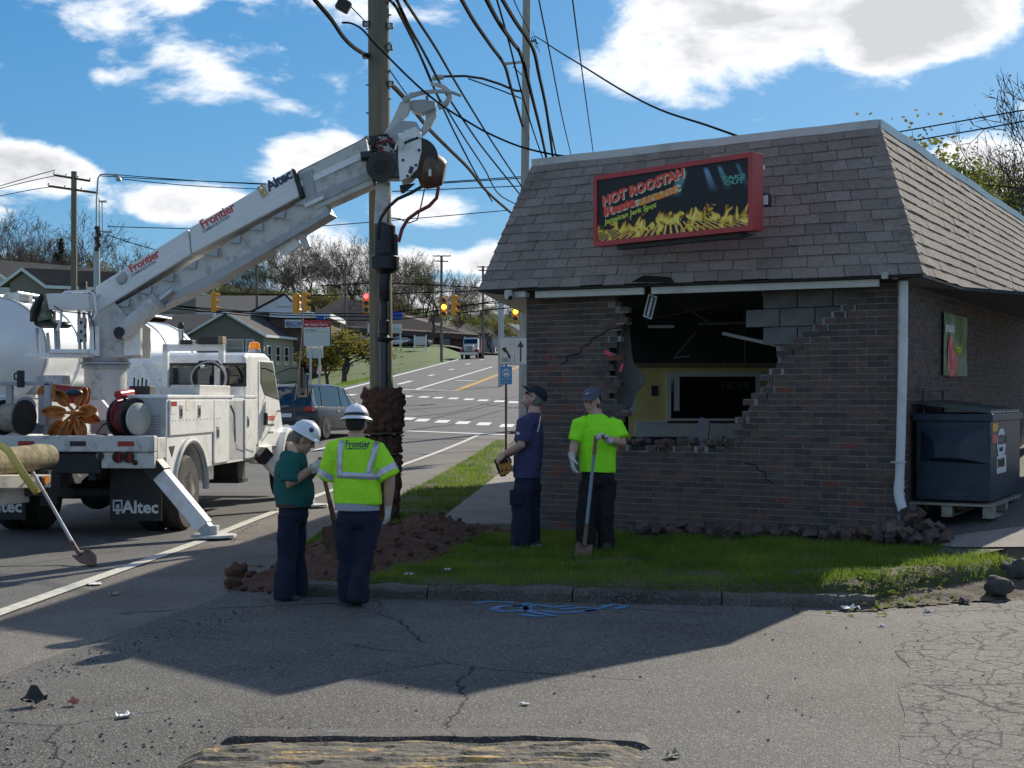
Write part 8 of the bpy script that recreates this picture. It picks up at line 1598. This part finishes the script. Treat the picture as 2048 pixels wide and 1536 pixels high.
def roadside_boards():
    mat('sf_red', (.45, .02, .03), .5)
    d = 120.; r = T('roadside_sign', 'roadside board with red insurance panel over a blank white panel', 'sign', (P(633, 0, d).x, d, terr(P(633, 0, d).x, d)))
    def pn(x0, x1, y0, y1, m, n, dd=0., th=.12): a, b = P(x0, y1, d), P(x1, y0, d); return MB().bx(a.x, b.x, d + dd, d + dd + th, a.z, b.z).build(n, MATS[m], r, **WW)
    z0 = terr(P(633, 0, d).x, d);
    for x in (621, 639): a = P(x, 690, d); MB().bx(a.x - .09, a.x + .09, d, d + .1, z0 - .2, a.z).build('post', MATS['trim_metal'], r, **WW)
    s = pn(607, 660, 640, 654, 'sf_red', 'red_panel'); t = pn(607, 660, 655, 664, 'wall_white_far', 'name_panel'); pn(607, 660, 665, 692, 'wall_white_far', 'blank_panel', .005); pn(605, 607, 640, 692, 'sig_black', 'side_rail'); pn(660, 662, 640, 692, 'sig_black', 'side_rail'); pn(612, 645, 692, 716, 'trim_metal', 'backing_panel', .3)
    text('State Farm', .38, frame(P(620, 651.5, d - .01), X3, Z3), MATS['paint_white'], s, fit=1.5); text('Chris Guthrie', .24, frame(P(610, 662, d - .01), X3, Z3), MATS['sign_black'], t, fit=1.0)
    for k in range(3): q = P(613.5 + (k - 1) * 2.4, 649, d - .02); MB().cyl(q, q - Y3 * .01, .07, None, 10).build('logo_oval', MATS['paint_white'], s, **WW)
    p = hit(841, 700); r2 = T('lawn_sign', 'small white board on two white posts on the bank', 'sign', (p.x, p.y, terr(p.x, p.y))); dd = p.y; z0 = terr(p.x, p.y)
    for x in (829, 852): q = P(x, 670, dd); MB().bx(q.x - .09, q.x + .09, dd, dd + .15, z0 - .5, q.z).build('post', MATS['paint_white'], r2, **WW)
    a, b = P(829, 690, dd), P(852, 673, dd); MB().bx(a.x, b.x, dd + .03, dd + .1, a.z, b.z).build('board', MATS['wall_white_far'], r2, **WW)
    d = 215.; p = P(775, 0, d); z0 = terr(p.x, d); r3 = T('tall_board_sign', 'white board with green lettering behind the thick pole', 'sign', (p.x, d, z0)); a, b = P(735, 666, d), P(803, 648, d); bo = MB().bx(a.x, b.x, d, d + .2, a.z, b.z).build('board', MATS['wall_white_far'], r3, **WW); text('GREEN', .9, frame(P(775, 664, d - .02), X3, Z3), MATS['txt_teal'], bo, fit=2.0)
    for x in (740, 800): q = P(x, 660, d); MB().bx(q.x - .1, q.x + .1, d + .2, d + .4, z0 - .3, q.z).build('post', MATS['trim_metal'], r3, **WW)
    # man in dark clothes standing on the lawn, seen from behind
    d = 129.; b = P(612, 769, d); z0 = terr(b.x, d); r4 = T('person', 'person in dark clothes standing on the lawn beside the roadside board', 'person', (b.x, d, z0)); V = lambda x, y, z: Vector((b.x + x, d + y, z0 + z)); mb = MB()
    mb.loft([(V(0, 0, .86), (.17, 0, 0), (0, .12, 0)), (V(0, 0, 1.1), (.18, 0, 0), (0, .13, 0)), (V(0, 0, 1.35), (.22, 0, 0), (0, .12, 0)), (V(0, 0, 1.46), (.16, 0, 0), (0, .09, 0)), (V(0, 0, 1.52), (.06, 0, 0), (0, .06, 0))])
    for s in (-1, 1): mb.tube([V(s * .09, 0, .9), V(s * .1, 0, .48), V(s * .11, 0, .06)], [.10, .08, .065], 10); mb.tube([V(s * .2, 0, 1.4), V(s * .27, .02, 1.12), V(s * .24, .05, .86)], [.07, .055, .045], 10); mb.ball(V(s * .11, .04, .05), (.05, .12, .05), 8, 6)
    mb.ball(V(0, .01, 1.65), (.085, .10, .12), 12, 8); mb.build('body', MATS['trouser_black'], r4, world=True, remesh=.03, smoothit=2)
roadside_boards()
sheet('woodland_floor', span(-160, 90, 40), span(222, 420, 24), lambda X, Y: terr(X, Y) + .25, MATS['hill_floor'])
# ================================================================== trees
mat('bark', (.075, .062, .052), .95, var=.3, vscale=1.5); mat('bark_pale', (.17, .15, .13), .95, var=.3, vscale=1.5)
def leafmat(n, c, c2):
    M = mat(n, c, .8, col2=c2, vscale=1.2); b = M.node_tree.nodes['Principled BSDF']; b.inputs['Subsurface Weight'].default_value = 0.0; b.inputs['Specular IOR Level'].default_value = .15
    nt = M.node_tree; tr = nt.nodes.new('ShaderNodeBsdfTranslucent'); mx = nt.nodes.new('ShaderNodeMixShader'); mx.inputs[0].default_value = .45
    src = b.inputs['Base Color'].links[0].from_socket; nt.links.new(src, tr.inputs[0]); nt.links.new(b.outputs[0], mx.inputs[1]); nt.links.new(tr.outputs[0], mx.inputs[2]); nt.links.new(mx.outputs[0], nt.nodes['Material Output'].inputs[0])
leafmat('leaf_olive', (.055, .066, .018), (.085, .095, .03)); leafmat('leaf_lime', (.13, .17, .025), (.20, .21, .05)); leafmat('leaf_yellow', (.24, .20, .04), (.17, .17, .04)); leafmat('leaf_rust', (.075, .048, .028), (.065, .055, .03)); leafmat('leaf_dark', (.020, .038, .018), (.035, .055, .026))
def tree_data(seed, hgt, spread, depth=6, leaves=600, lsize=.16, trunk=.022, fork=.26):
    rr = random.Random(seed); br = MB(); tips = []
    def grow(p, d, L, r, lev):
        r = max(r, .026)
        n = 3 if lev < 3 else 2; pts = [p]; dd = d
        for i in range(n):
            dd = (dd + Vector((rr.gauss(0, .13), rr.gauss(0, .13), rr.gauss(.03, .07)))).normalized(); p = p + dd * (L / n); pts.append(p)
        r1 = r * (.62 if lev < depth else .3); br.tube(pts, [lerp(r, r1, i / n) for i in range(n + 1)], 6 if lev < 2 else 4 if lev < 4 else 3, caps=False)
        if lev >= depth - 2: tips.append((p, dd))
        if lev >= depth: return
        k = rr.choice((2, 3, 3) if lev < 4 else (2, 2, 3))
        for i in range(k):
            a = rr.uniform(0, 6.283); x, y = basis(dd); t = rr.uniform(.35, .85) * spread
            nd = (dd + (x * math.cos(a) + y * math.sin(a)) * t + UP * .10).normalized(); q = pts[-1] if i < 2 else pts[-2]
            grow(q, nd, L * rr.uniform(.62, .86), r1 * rr.uniform(.7, .95), lev + 1)
    grow(Vector((0, 0, 0)), UP, hgt * fork, hgt * trunk, 0)
    mz = max(v.z for v in br.v); k = hgt / mz; br.v = [v * k for v in br.v]; lf = MB(); vs = []; fs = []
    for i in range(leaves):
        p, d = rr.choice(tips); c = p * k + Vector((rr.gauss(0, .45), rr.gauss(0, .45), rr.gauss(0, .35))); s = lsize * rr.uniform(.6, 1.4); a = Vector((rr.gauss(0, 1), rr.gauss(0, 1), rr.gauss(0, 1))).normalized(); x, y = basis(a); o = len(vs); vs += [c - x * s, c + y * s * .6, c + x * s, c - y * s * .6]; fs.append((o, o + 1, o + 2, o + 3))
    if vs: lf.add(vs, fs)
    return br, lf
PROTO = {}
def proto(key, bark, leaf, *a, **k):
    br, lf = tree_data(*a, **k); b = bpy.data.meshes.new('trunk'); b.from_pydata([tuple(v) for v in br.v], [], br.f); b.materials.append(MATS[bark]); b.polygons.foreach_set('use_smooth', [True] * len(b.polygons)); l = None
    if lf.v: l = bpy.data.meshes.new('crown'); l.from_pydata([tuple(v) for v in lf.v], [], lf.f); l.materials.append(MATS[leaf])
    PROTO[key] = (b, l)
proto('bare1', 'bark', 'leaf_rust', 11, 18, .95, 8, 500, .07); proto('bare2', 'bark_pale', 'leaf_olive', 23, 18, .85, 8, 900, .08); proto('bare3', 'bark', 'leaf_rust', 37, 18, 1.05, 8, 300, .07)
proto('olive1', 'bark', 'leaf_olive', 5, 16, .9, 7, 4200, .11); proto('lime1', 'bark', 'leaf_lime', 8, 13, 1.0, 7, 6500, .085); proto('tall1', 'bark_pale', 'leaf_olive', 14, 22, .5, 7, 1100, .09, trunk=.014, fork=.34); proto('tall2', 'bark', 'leaf_lime', 19, 22, .55, 7, 1200, .09, trunk=.014, fork=.34); proto('yellow1', 'bark', 'leaf_yellow', 27, 9, 1.0, 6, 4200, .10); proto('shrub', 'bark', 'leaf_yellow', 31, 4.5, 1.35, 6, 3600, .10, trunk=.02, fork=.13)
TL = {'bare1': 'bare brown tree with fine twigs and rusty buds', 'bare2': 'pale-barked tree with sparse olive buds', 'bare3': 'wide bare tree with dark limbs', 'olive1': 'tree in thin olive-green leaf', 'lime1': 'tree in fresh lime-green leaf', 'tall1': 'tall slim pale trunk with sparse leaf', 'tall2': 'tall slim dark trunk with lime buds', 'yellow1': 'bushy yellow-green tree', 'shrub': 'low spreading yellow-green shrub tree'}
TPREV = {}
def tree(key, px, ptop, d, where, rz=0., wid=1., base=None, y=None):
    top = P(px, ptop, d); z0 = terr(top.x, top.y) - .15 if base is None else base; hgt = max(2., top.z - z0); b, l = PROTO[key]; h0 = max(v.co.z for v in b.vertices); s = hgt / h0
    r = T('tree', TL[key] + ' ' + where, 'tree', (top.x, top.y, z0), rz, 'trees ' + where); r.scale = (s * wid, s * wid, s)
    for n, m in (('trunk', b), ('crown', l)):
        if m: o = bpy.data.objects.new(n, m); COL.objects.link(o); o.parent = r
rr = random.Random(77)
# the left rise
for i, (k, x, y, d) in enumerate((('bare2', 18, 420, 150), ('bare3', 60, 445, 160), ('bare1', 108, 430, 150), ('bare3', 165, 408, 140), ('bare1', 235, 465, 150), ('bare2', 262, 470, 165), ('yellow1', 168, 520, 145), ('bare3', -30, 400, 140), ('bare1', 300, 500, 170), ('bare2', 130, 455, 175), ('lime1', 205, 540, 170), ('bare3', 340, 490, 190), ('bare1', 35, 470, 180), ('bare1', 90, 485, 170), ('lime1', 65, 520, 178), ('olive1', 380, 520, 200), ('olive1', 10, 500, 170))): tree(k, x, y, d, 'behind the ranch house', rr.uniform(0, 6))
# the wooded ridge behind the shops
xs_ = [420, 448, 470, 496, 518, 540, 556, 575, 594, 612, 630, 648, 664, 684, 702, 718, 736, 752, 800, 822, 845, 862, 880, 905, 925, 946, 968, 990, 1012, 1034, 1060, 1090]
for i, x in enumerate(xs_):
    k = ('tall1', 'bare1', 'tall2', 'bare3', 'bare2', 'olive1', 'bare1')[i % 7]; top = interp([(420, 540), (540, 500), (600, 470), (660, 480), (700, 470), (760, 485), (840, 500), (900, 530), (940, 560), (1000, 590), (1100, 600)], x) + rr.uniform(-14, 22); tree(k, x, top, rr.uniform(262, 300), 'on the wooded ridge behind the shops', rr.uniform(0, 6), rr.uniform(.9, 1.3))
for i in range(26): x = 400 + i * 26 + rr.uniform(-8, 8); tree(('bare1', 'tall2', 'olive1', 'bare2', 'bare3')[i % 5], x, interp([(400, 560), (600, 525), (760, 535), (900, 570), (1080, 612)], x) + rr.uniform(-10, 20), rr.uniform(275, 325), 'among the ridge wood further back', rr.uniform(0, 6), rr.uniform(1, 1.5))
for i in range(34): x = 395 + i * 20 + rr.uniform(-8, 8); tree(('olive1', 'yellow1', 'olive1', 'lime1')[i % 4], x, interp([(400, 585), (600, 572), (760, 590), (900, 625), (1080, 640)], x) + rr.uniform(-12, 14), rr.uniform(258, 285), 'in the undergrowth below the ridge trees', rr.uniform(0, 6), rr.uniform(1.3, 1.9))
for x, y, d, k in ((1010, 635, 240, 'yellow1'), (985, 628, 250, 'lime1'), (862, 560, 235, 'bare1'), (820, 520, 250, 'bare3'), (905, 545, 245, 'bare2')): tree(k, x, y, d, 'beside the top of the road', rr.uniform(0, 6), 1.2)
tree('shrub', 688, 662, 125, 'on the lawn beside the roadside board', 1.2, 1.5)
tree('shrub', 655, 690, 128, 'on the lawn by the office corner', 2.2, 1.2)
# behind the restaurant on the right
for i, (k, x, y, d) in enumerate((('lime1', 1880, 295, 46), ('yellow1', 1850, 280, 52), ('bare1', 2075, 170, 52), ('bare2', 1935, 240, 60), ('bare3', 2120, 210, 48), ('lime1', 1960, 330, 48), ('lime1', 2030, 340, 50), ('olive1', 2090, 330, 44))): tree(k, x, y, d, 'behind the restaurant roof', rr.uniform(0, 6), .8, base=.6)
def conifer(px, ptop, d, lab):
    top = P(px, ptop, d); z0 = terr(top.x, top.y); h = top.z - z0; r = T('tree', lab, 'tree', (top.x, top.y, z0)); MB().cyl((0, 0, 0), (0, 0, h), .2, .02, 8).build('trunk', MATS['bark'], r); mb = MB(); q = random.Random(9)
    for i in range(900):
        t = q.random() ** .7; z = h * (.12 + .88 * t); rad = (1 - t) * h * .26 + .1; a = q.uniform(0, 6.28); c = Vector((math.cos(a) * rad * q.uniform(.3, 1), math.sin(a) * rad * q.uniform(.3, 1), z - rad * .25)); s = q.uniform(.15, .4); x = Vector((math.cos(a), math.sin(a), -.4)) * s; y = Vector((-math.sin(a), math.cos(a), 0)) * s * .5; mb.add([c - x, c + y, c + x, c - y], [(0, 1, 2, 3)])
    mb.build('crown', MATS['leaf_dark'], r)
conifer(122, 478, 142, 'taller dark conifer behind the ranch house roof'); conifer(112, 505, 150, 'shorter dark conifer behind the ranch house roof')
# ================================================================== grass, spoil heap, litter
def grassmat(n, c, c2):
    leafmat(n, c, c2); M = MATS[n]
    for q in M.node_tree.nodes:
        if q.type == 'TEX_NOISE': q.inputs['Scale'].default_value = 1.7
        if q.type == 'MIX_SHADER': q.inputs[0].default_value = .5
grassmat('grass_blade', (.08, .165, .018), (.25, .33, .045)); mat('grass_dry', (.20, .16, .075), .9); grassmat('weed_leaf', (.11, .16, .03), (.19, .21, .06))
def mound(X, Y):
    h = 0.
    for x, y, rx, ry, hh in ((-.95, 16.4, .6, .9, .26), (-.4, 16.3, .5, .5, .14), (-1.45, 14.4, .65, 1.0, .34), (-1.75, 13.2, .55, .8, .24), (-1.0, 15.2, .5, .8, .16), (-2.25, 12.9, .35, .5, .13), (-.1, 16.0, .4, .3, .05), (-1.9, 17.3, .4, .7, .12)):
        q = ((X - x) / rx) ** 2 + ((Y - y) / ry) ** 2
        if q < 4: h = max(h, hh * math.exp(-q * 1.3))
    return h
def ground_at(X, Y): return bedz(X, Y) if inpoly(X, Y, BED) else max(zr(Y), .012)
def spoil():
    xs = span(-3.1, .75, 78); ys = span(12.0, 18.8, 120); mb = MB(); vs = []; nx = len(xs)
    for y in ys:
        for x in xs:
            m = mound(x, y); n = mnoise.fractal(Vector((x * 4, y * 4, 0)), 1.0, 2.0, 5); n2 = mnoise.noise(Vector((x * 16, y * 16, 5))); z = ground_at(x, y) + m - .035 + (n * .045 + n2 * .022) * min(1, m * 9); vs.append((x, y, z))
    mb.add(vs, [(j * nx + i, j * nx + i + 1, (j + 1) * nx + i + 1, (j + 1) * nx + i) for j in range(len(ys) - 1) for i in range(nx - 1) if max(mound(xs[i], ys[j]), mound(xs[i + 1], ys[j + 1])) > .022])
    o = mb.build('spoil_heap', MATS['clay']); o['kind'] = 'stuff'; o['label'] = 'heap of dug red-brown soil around the foot of the pole'; o['category'] = 'soil'
    q = random.Random(4); mb = MB()
    for i in range(700):
        x, y = q.uniform(-2.9, .4), q.uniform(12.0, 18.2); m = mound(x, y)
        if m < .02 and q.random() < .86: continue
        if x < -2.6 and q.random() < .5: continue
        s = .008 + .04 * q.random() ** 2.5 * (1 if m > .05 else .7); c = Vector((x, y, ground_at(x, y) + m - .02 + s * .4)); k = len(mb.v); mb.ball(c, (s * q.uniform(.8, 1.3), s, s * q.uniform(.6, .9)), 6, 4)
        for v in mb.v[k:]: v += (v - c) * (mnoise.noise(v * 30) * .5)
    o = mb.build('soil_clods', MATS['clay']); o['kind'] = 'stuff'; o['label'] = 'loose soil clods scattered on and around the heap'; o['category'] = 'soil'
    for x, y, s, lab in ((-2.62, 13.35, .10, 'big brown clod beside the boots of the person in green'), (-2.5, 12.6, .07, 'smaller clod lying near the kerb by the person in green')):
        mb = MB(); mb.ball((0, 0, s * .6), (s * 1.1, s, s * .8), 14, 10)
        for v in mb.v: v += v.normalized() * (mnoise.noise(v * 14) * .05)
        o = mb.build('soil_clod', MATS['clay']); o.location = (x, y, .01); S(o, lab, 'clod')
spoil()
def grass():
    q = random.Random(21); vs = []; fs = []; PAVE = lambda x, y: x > interp([(14, 9), (16.2, 1.2), (17.2, -.9), (19.1, -.9), (29.7, -.24), (46, .02)], y) and y > 15.2
    def blade(x, y, z, h, w):
        a = q.uniform(0, 6.283); dx, dy = math.cos(a) * w, math.sin(a) * w; lx, ly = q.gauss(0, .35) * h, q.gauss(0, .35) * h; o = len(vs)
        vs.extend(((x - dx, y - dy, z), (x + dx, y + dy, z), (x + dx * .7 + lx * .35, y + dy * .7 + ly * .35, z + h * .55), (x - dx * .7 + lx * .35, y - dy * .7 + ly * .35, z + h * .55), (x + lx, y + ly, z + h))); fs.extend(((o, o + 1, o + 2, o + 3), (o + 3, o + 2, o + 4)))
    n = 0
    for i in range(150000):
        if i < 112000: x, y = q.uniform(-2.3, 4.75), q.uniform(11.5, 16.9)
        else: x, y = q.uniform(-2.5, .1), 16.5 + 27 * q.random() ** 1.5
        if not inpoly(x, y, BED) or PAVE(x, y): continue
        if mound(x, y) > .045: continue
        e = edge_d(x, y, BED); d = mnoise.noise(Vector((x * 1.6, y * 1.6, 2))) * .5 + .5
        w = (LC + u * 0 - Vector((x, y, 0))).dot(nin)                    # distance in front of the wall
        if 0 < w < .58 and x > -.2: continue
        if y < 17 and x > 2.2 and (y < interp([(2.2, 11.4), (3.0, 11.7), (4.0, 12.1), (4.8, 12.5)], x) + .25 * (d - .5)) and q.random() < .93: continue
        if e < .12 and q.random() > e * 7: continue
        h = (.035 + .075 * d) * q.uniform(.5, 1.25) * (.6 if y < 12.8 and x < 2 else 1.) * (1.25 if y > 14 and -.3 < x < 3 else 1.)
        if d < .38 and q.random() < .75: continue
        z = bedz(x, y); blade(x, y, z - .01, h, q.uniform(.0022, .0045) * (1.6 if y > 20 else 1)); n += 1
    me = bpy.data.meshes.new('verge_grass'); me.from_pydata(vs, [], fs); me.materials.append(MATS['grass_blade']); me.materials.append(MATS['grass_dry']); mi = []
    for i in range(n): mi += [1 if q.random() < .07 else 0] * 2
    me.polygons.foreach_set('material_index', mi); o = bpy.data.objects.new('verge_grass', me); COL.objects.link(o); o['kind'] = 'stuff'; o['label'] = 'uneven spring grass growing on the kerbed island and verge'; o['category'] = 'grass'
    # the lawn up the road, sparser and broad
    vs2 = []; fs2 = []
    for i in range(26000):
        y = 52 + 70 * q.random() ** 1.3; x = interp(XL, y) - q.random() ** 1.2 * 22; z = terr(x, y); h = q.uniform(.06, .16); a = q.uniform(0, 6.28); w = .02; o_ = len(vs2); vs2.extend(((x - w * math.cos(a), y - w * math.sin(a), z - .1), (x + w * math.cos(a), y + w * math.sin(a), z - .1), (x + q.gauss(0, .04), y, z + h))); fs2.append((o_, o_ + 1, o_ + 2))
    me = bpy.data.meshes.new('lawn_grass'); me.from_pydata(vs2, [], fs2); me.materials.append(MATS['grass_blade']); o = bpy.data.objects.new('lawn_grass', me); COL.objects.link(o); o['kind'] = 'stuff'; o['label'] = 'mown lawn on the bank beside the climbing road'; o['category'] = 'grass'
    # broad-leaved weeds at the broken end of the kerb
    wv = MB()
    for i in range(420):
        px = q.gauss(1800, 60); c = G(px, 1203 + q.gauss(0, 8) - (px - 1770) * .1, .03); c.z = ground_at(c.x, c.y) + q.uniform(.0, .06); s = q.uniform(.012, .03); a = Vector((q.gauss(0, 1), q.gauss(0, 1), q.gauss(.6, 1))).normalized(); X_, Y_ = basis(a); wv.add([c - X_ * s, c + Y_ * s * .6, c + X_ * s, c - Y_ * s * .6], [(0, 1, 2, 3)])
    o = wv.build('weeds', MATS['weed_leaf']); o['kind'] = 'stuff'; o['label'] = 'straggling weeds at the broken end of the kerb'; o['category'] = 'weeds'
grass()
def soil_apron():
    # trampled earth where the kerb is missing
    mb = MB(); xs = span(2.75, 4.9, 34); ys = span(11.1, 12.9, 26); vs = []; nx = len(xs); ok = lambda x, y: y > 11.25 + (x - 2.8) * .42 + .1 * mnoise.noise(Vector((x * 4, 0, 3))) and y < 11.9 + (x - 2.8) * .3
    for y in ys:
        for x in xs: vs.append((x, y, .02 + .13 * sm((y - 11.2 - (x - 2.8) * .42) / .8) + .02 * mnoise.fractal(Vector((x * 5, y * 5, 1)), 1., 2., 4)))
    mb.add(vs, [(j * nx + i, j * nx + i + 1, (j + 1) * nx + i + 1, (j + 1) * nx + i) for j in range(len(ys) - 1) for i in range(nx - 1) if ok(xs[i], ys[j])])
    ST(mb.build('bare_earth', MATS['dry_soil']))
soil_apron()
mat('rock_dark', (.035, .034, .032), .9, col2=(.09, .085, .078), vscale=5, bump=1, bscale=14)
for px, py, d, sx, sy, sz, lab in ((1998, 1172, 12.0, .14, .13, .085, 'low dark boulder at the end of the grass island'), (2032, 1140, 12.6, .17, .17, .10, 'rounded dark boulder beside the concrete path'), (2010, 1122, 13.0, .19, .16, .09, 'flat dark stone edging the grass corner')):
    p = P(px, py, d); mb = MB(); mb.ball((0, 0, 0), (sx, sy, sz), 18, 12)
    for v in mb.v: v += v.normalized() * (mnoise.fractal(v * 6 + Vector((px, 0, 0)), 1., 2., 4) * .075)
    o = mb.build('rock', MATS['rock_dark'], smooth=True); o.location = (p.x, p.y, .11 + (.05 if d > 12.3 else 0)); S(o, lab, 'rock')
def foreground():
    # old timber-like berm with flaking yellow paint across the entrance
    M = mat('yellow_berm', (.16, .145, .115), .9, bump=1, bscale=25); nt = M.node_tree; b = nt.nodes['Principled BSDF']; tc = nt.nodes.new('ShaderNodeTexCoord'); mp = nt.nodes.new('ShaderNodeMapping'); mp.inputs['Scale'].default_value = (2.2, 9, 2); n = nt.nodes.new('ShaderNodeTexNoise'); n.inputs['Scale'].default_value = 2.0; n.inputs['Detail'].default_value = 9; n.inputs['Roughness'].default_value = .72; r = nt.nodes.new('ShaderNodeValToRGB'); nt.links.new(tc.outputs['Object'], mp.inputs[0]); nt.links.new(mp.outputs[0], n.inputs[0]); nt.links.new(n.outputs['Fac'], r.inputs[0]); e = r.color_ramp.elements; e[0].position = .40; e[0].color = (.055, .05, .042, 1); e[1].position = .62; e[1].color = (.50, .31, .09, 1); k = e.new(.56); k.color = (.15, .13, .095, 1); nt.links.new(r.outputs[0], b.inputs['Base Color'])
    xs = span(-1.55, .62, 110); ys = span(6.1, 6.93, 26); mb = MB(); vs = []; nx = len(xs)
    for y in ys:
        for x in xs:
            t = (y - 6.1) / .83; ed = min(1, (x + 1.55) / .1, (.62 - x) / .18); cr = mnoise.noise(Vector((x * 2.5, y * 34, 0))); z = .012 + .05 * ed * (1 - .55 * t ** 3) + .012 * mnoise.fractal(Vector((x * 3, y * 16, 1)), 1., 2., 4) - (.014 if cr > .33 else 0) * ed
            if t > .93: z = -.01
            vs.append((x, y, z))
    mb.add(vs, [(j * nx + i, j * nx + i + 1, (j + 1) * nx + i + 1, (j + 1) * nx + i) for j in range(len(ys) - 1) for i in range(nx - 1)]); o = mb.build('speed_berm', M); S(centre(o), 'worn low berm with flaking yellow paint across the drive entrance', 'berm')
    lip = MB(); xs = span(-1.45, .68, 60); vs = []
    for x in xs:
        yy = 6.95 + .015 * mnoise.noise(Vector((x * 4, 3, 0))) - .10 * sm((x - .15) / .5) ; h = .035 + .008 * mnoise.noise(Vector((x * 7, 1, 0))); f = min(1, (x + 1.45) / .05, (.68 - x) / .05); vs += [(x, yy, -.01), (x, yy + .005, .012 + h * f), (x, yy + .07, .012 + h * f * .9), (x, yy + .32, .012)]
    lip.add(vs, [(i * 4 + k, i * 4 + 4 + k, i * 4 + 5 + k, i * 4 + 1 + k) for i in range(len(xs) - 1) for k in range(3)]); ST(lip.build('asphalt_lip', MATS['lot_asphalt'], smooth=True))
    q = random.Random(15); mb = MB()
    for i in range(620):
        if i < 400: x, y = q.uniform(-3.4, -1.0), q.uniform(6.5, 7.9);
        else: t = q.random(); x, y = lerp(-3.3, -1.9, t) + q.gauss(0, .10), lerp(7.5, 12.0, t) + q.gauss(0, .1)
        if i < 400 and q.random() < (y - 6.5) / 1.5: continue
        s = q.uniform(.003, .010); mb.box((x, y, .012 + s * .3), (s * 1.5, s, s * .8), Matrix.Rotation(q.uniform(0, 3), 3, 'Z') @ Matrix.Rotation(q.uniform(-.5, .5), 3, 'X'), q.choice((0, 1, 1)))
    for i in range(170):
        x, y = q.uniform(-3, 5), q.uniform(7, 12); s = q.uniform(.003, .010); mb.box((x, y, .013 + s * .3), (s * 1.5, s, s * .8), Matrix.Rotation(q.uniform(0, 3), 3, 'Z'), q.choice((0, 1)))
    o = mb.build('gravel', [MATS['rock_dark'], MATS['kerb_stone']]); o['kind'] = 'stuff'; o['label'] = 'loose gravel and grit along the paving seam'; o['category'] = 'gravel'
foreground()
def litter():
    q = random.Random(8); mat('litter_white', (.70, .70, .68), .7); mat('litter_foil', (.5, .52, .55), .3, metal=.5); mat('twig', (.22, .15, .09), .9); mat('litter_pink', (.5, .18, .14), .7)
    def scrap(px, py, w, h, lab, m='litter_white', z=0., cat='litter', name='paper_scrap'):
        p = G(px, py, z); mb = MB(); n = 5; vs = []
        for j in range(n):
            for i in range(n): vs.append(((i / 4 - .5) * w, (j / 4 - .5) * w * .7, .006 + h * max(0, mnoise.noise(Vector((i * .9 + px, j * .9, 0))) + .4)))
        mb.add(vs, [(j * n + i, j * n + i + 1, (j + 1) * n + i + 1, (j + 1) * n + i) for j in range(n - 1) for i in range(n - 1)]); o = mb.build(name, MATS[m]); md = o.modifiers.new('s', 'SOLIDIFY'); md.thickness = .003; o.location = (p.x, p.y, (ground_at(p.x, p.y) if z else .012)); o.rotation_euler.z = q.uniform(0, 3); S(o, lab, cat)
    def bottle(px, py, z, rz, lab):
        p = G(px, py, z); o = MB().lathe([(.005, 0), (.03, .004), (.032, .02), (.030, .06), (.032, .12), (.026, .15), (.013, .175), (.013, .20), (.004, .202)], (0, 0, 0), (1, 0, 0), 14).build('plastic_bottle', MATS['litter_white'], smooth=True); o.location = (p.x, p.y, (ground_at(p.x, p.y) if z else .012) + .033); o.rotation_euler.z = rz; S(o, lab, 'bottle')
    bottle(822, 1196, 0, .1, 'crushed clear bottle lying against the foot of the kerb'); bottle(812, 1036, .2, .2, 'white bottle on the grass beside the pole foot')
    scrap(895, 1141, .07, .05, 'crumpled white paper on the grass near the soil heap', z=.14); scrap(818, 1147, .08, .02, 'torn pale wrapper on the grass edge near the soil heap', z=.14)
    scrap(1700, 1224, .14, .05, 'white paper bag crumpled beside the end of the kerb'); scrap(1856, 1228, .07, .03, 'small white wrapper below the weeds'); scrap(1763, 1256, .05, .02, 'tiny white scrap on the paving near the weeds')
    scrap(250, 1439, .085, .03, 'white crumpled tissue on the road near the seam'); scrap(148, 1415, .06, .05, 'pinkish leaf-like scrap on the paving seam', 'litter_pink'); scrap(67, 1416, .13, .09, 'bent black rubber flap lying on the road', 'frame_black', cat='rubber', name='rubber_flap'); scrap(190, 1171, .16, .01, 'flattened white paper beside the edge line'); scrap(228, 1192, .09, .02, 'tan paper scrap on the shoulder', 'pallet_wood'); scrap(1975, 1192, .16, .05, 'dark red crushed wrapper below the boulder', 'lamp_red'); scrap(1930, 1211, .13, .05, 'dark flake of broken asphalt near the crazed paving', 'rock_dark', cat='asphalt', name='asphalt_chunk'); scrap(1345, 1520, .07, .03, 'dry curled leaf beside the berm', 'pallet_wood', cat='leaf', name='dry_leaf'); scrap(1050, 1414, .05, .01, 'pale speck of paper in the drive shadow edge')
    for a, b, lab in (((484, 1164), (520, 1166), 'short broken stick beside the soil by the kerb'), ((496, 1134), (530, 1136), 'pale splinter of wood near the big clod'), ((690, 1521), (880, 1502), 'dry twig lying along the berm end')):
        p, r = G(*a), G(*b); o = MB().tube([p + UP * .02, p.lerp(r, .5) + UP * .03, r + UP * .02], [.008, .012, .006], 6).build('stick', MATS['twig']); S(centre(o), lab, 'stick')
    p = G(655, 1494); o = MB().cyl((0, 0, 0), (.06, .01, 0), .004, None, 8).build('cigarette_end', MATS['litter_white']); o.location = (p.x, p.y + .02, .07); S(o, 'white cigarette end lying on the berm', 'cigarette')
    c = T('wall_meter', 'grey electric meter box on the far side of the restaurant roof', 'box', tuple(P(2018, 420, 22))) if False else None
litter()
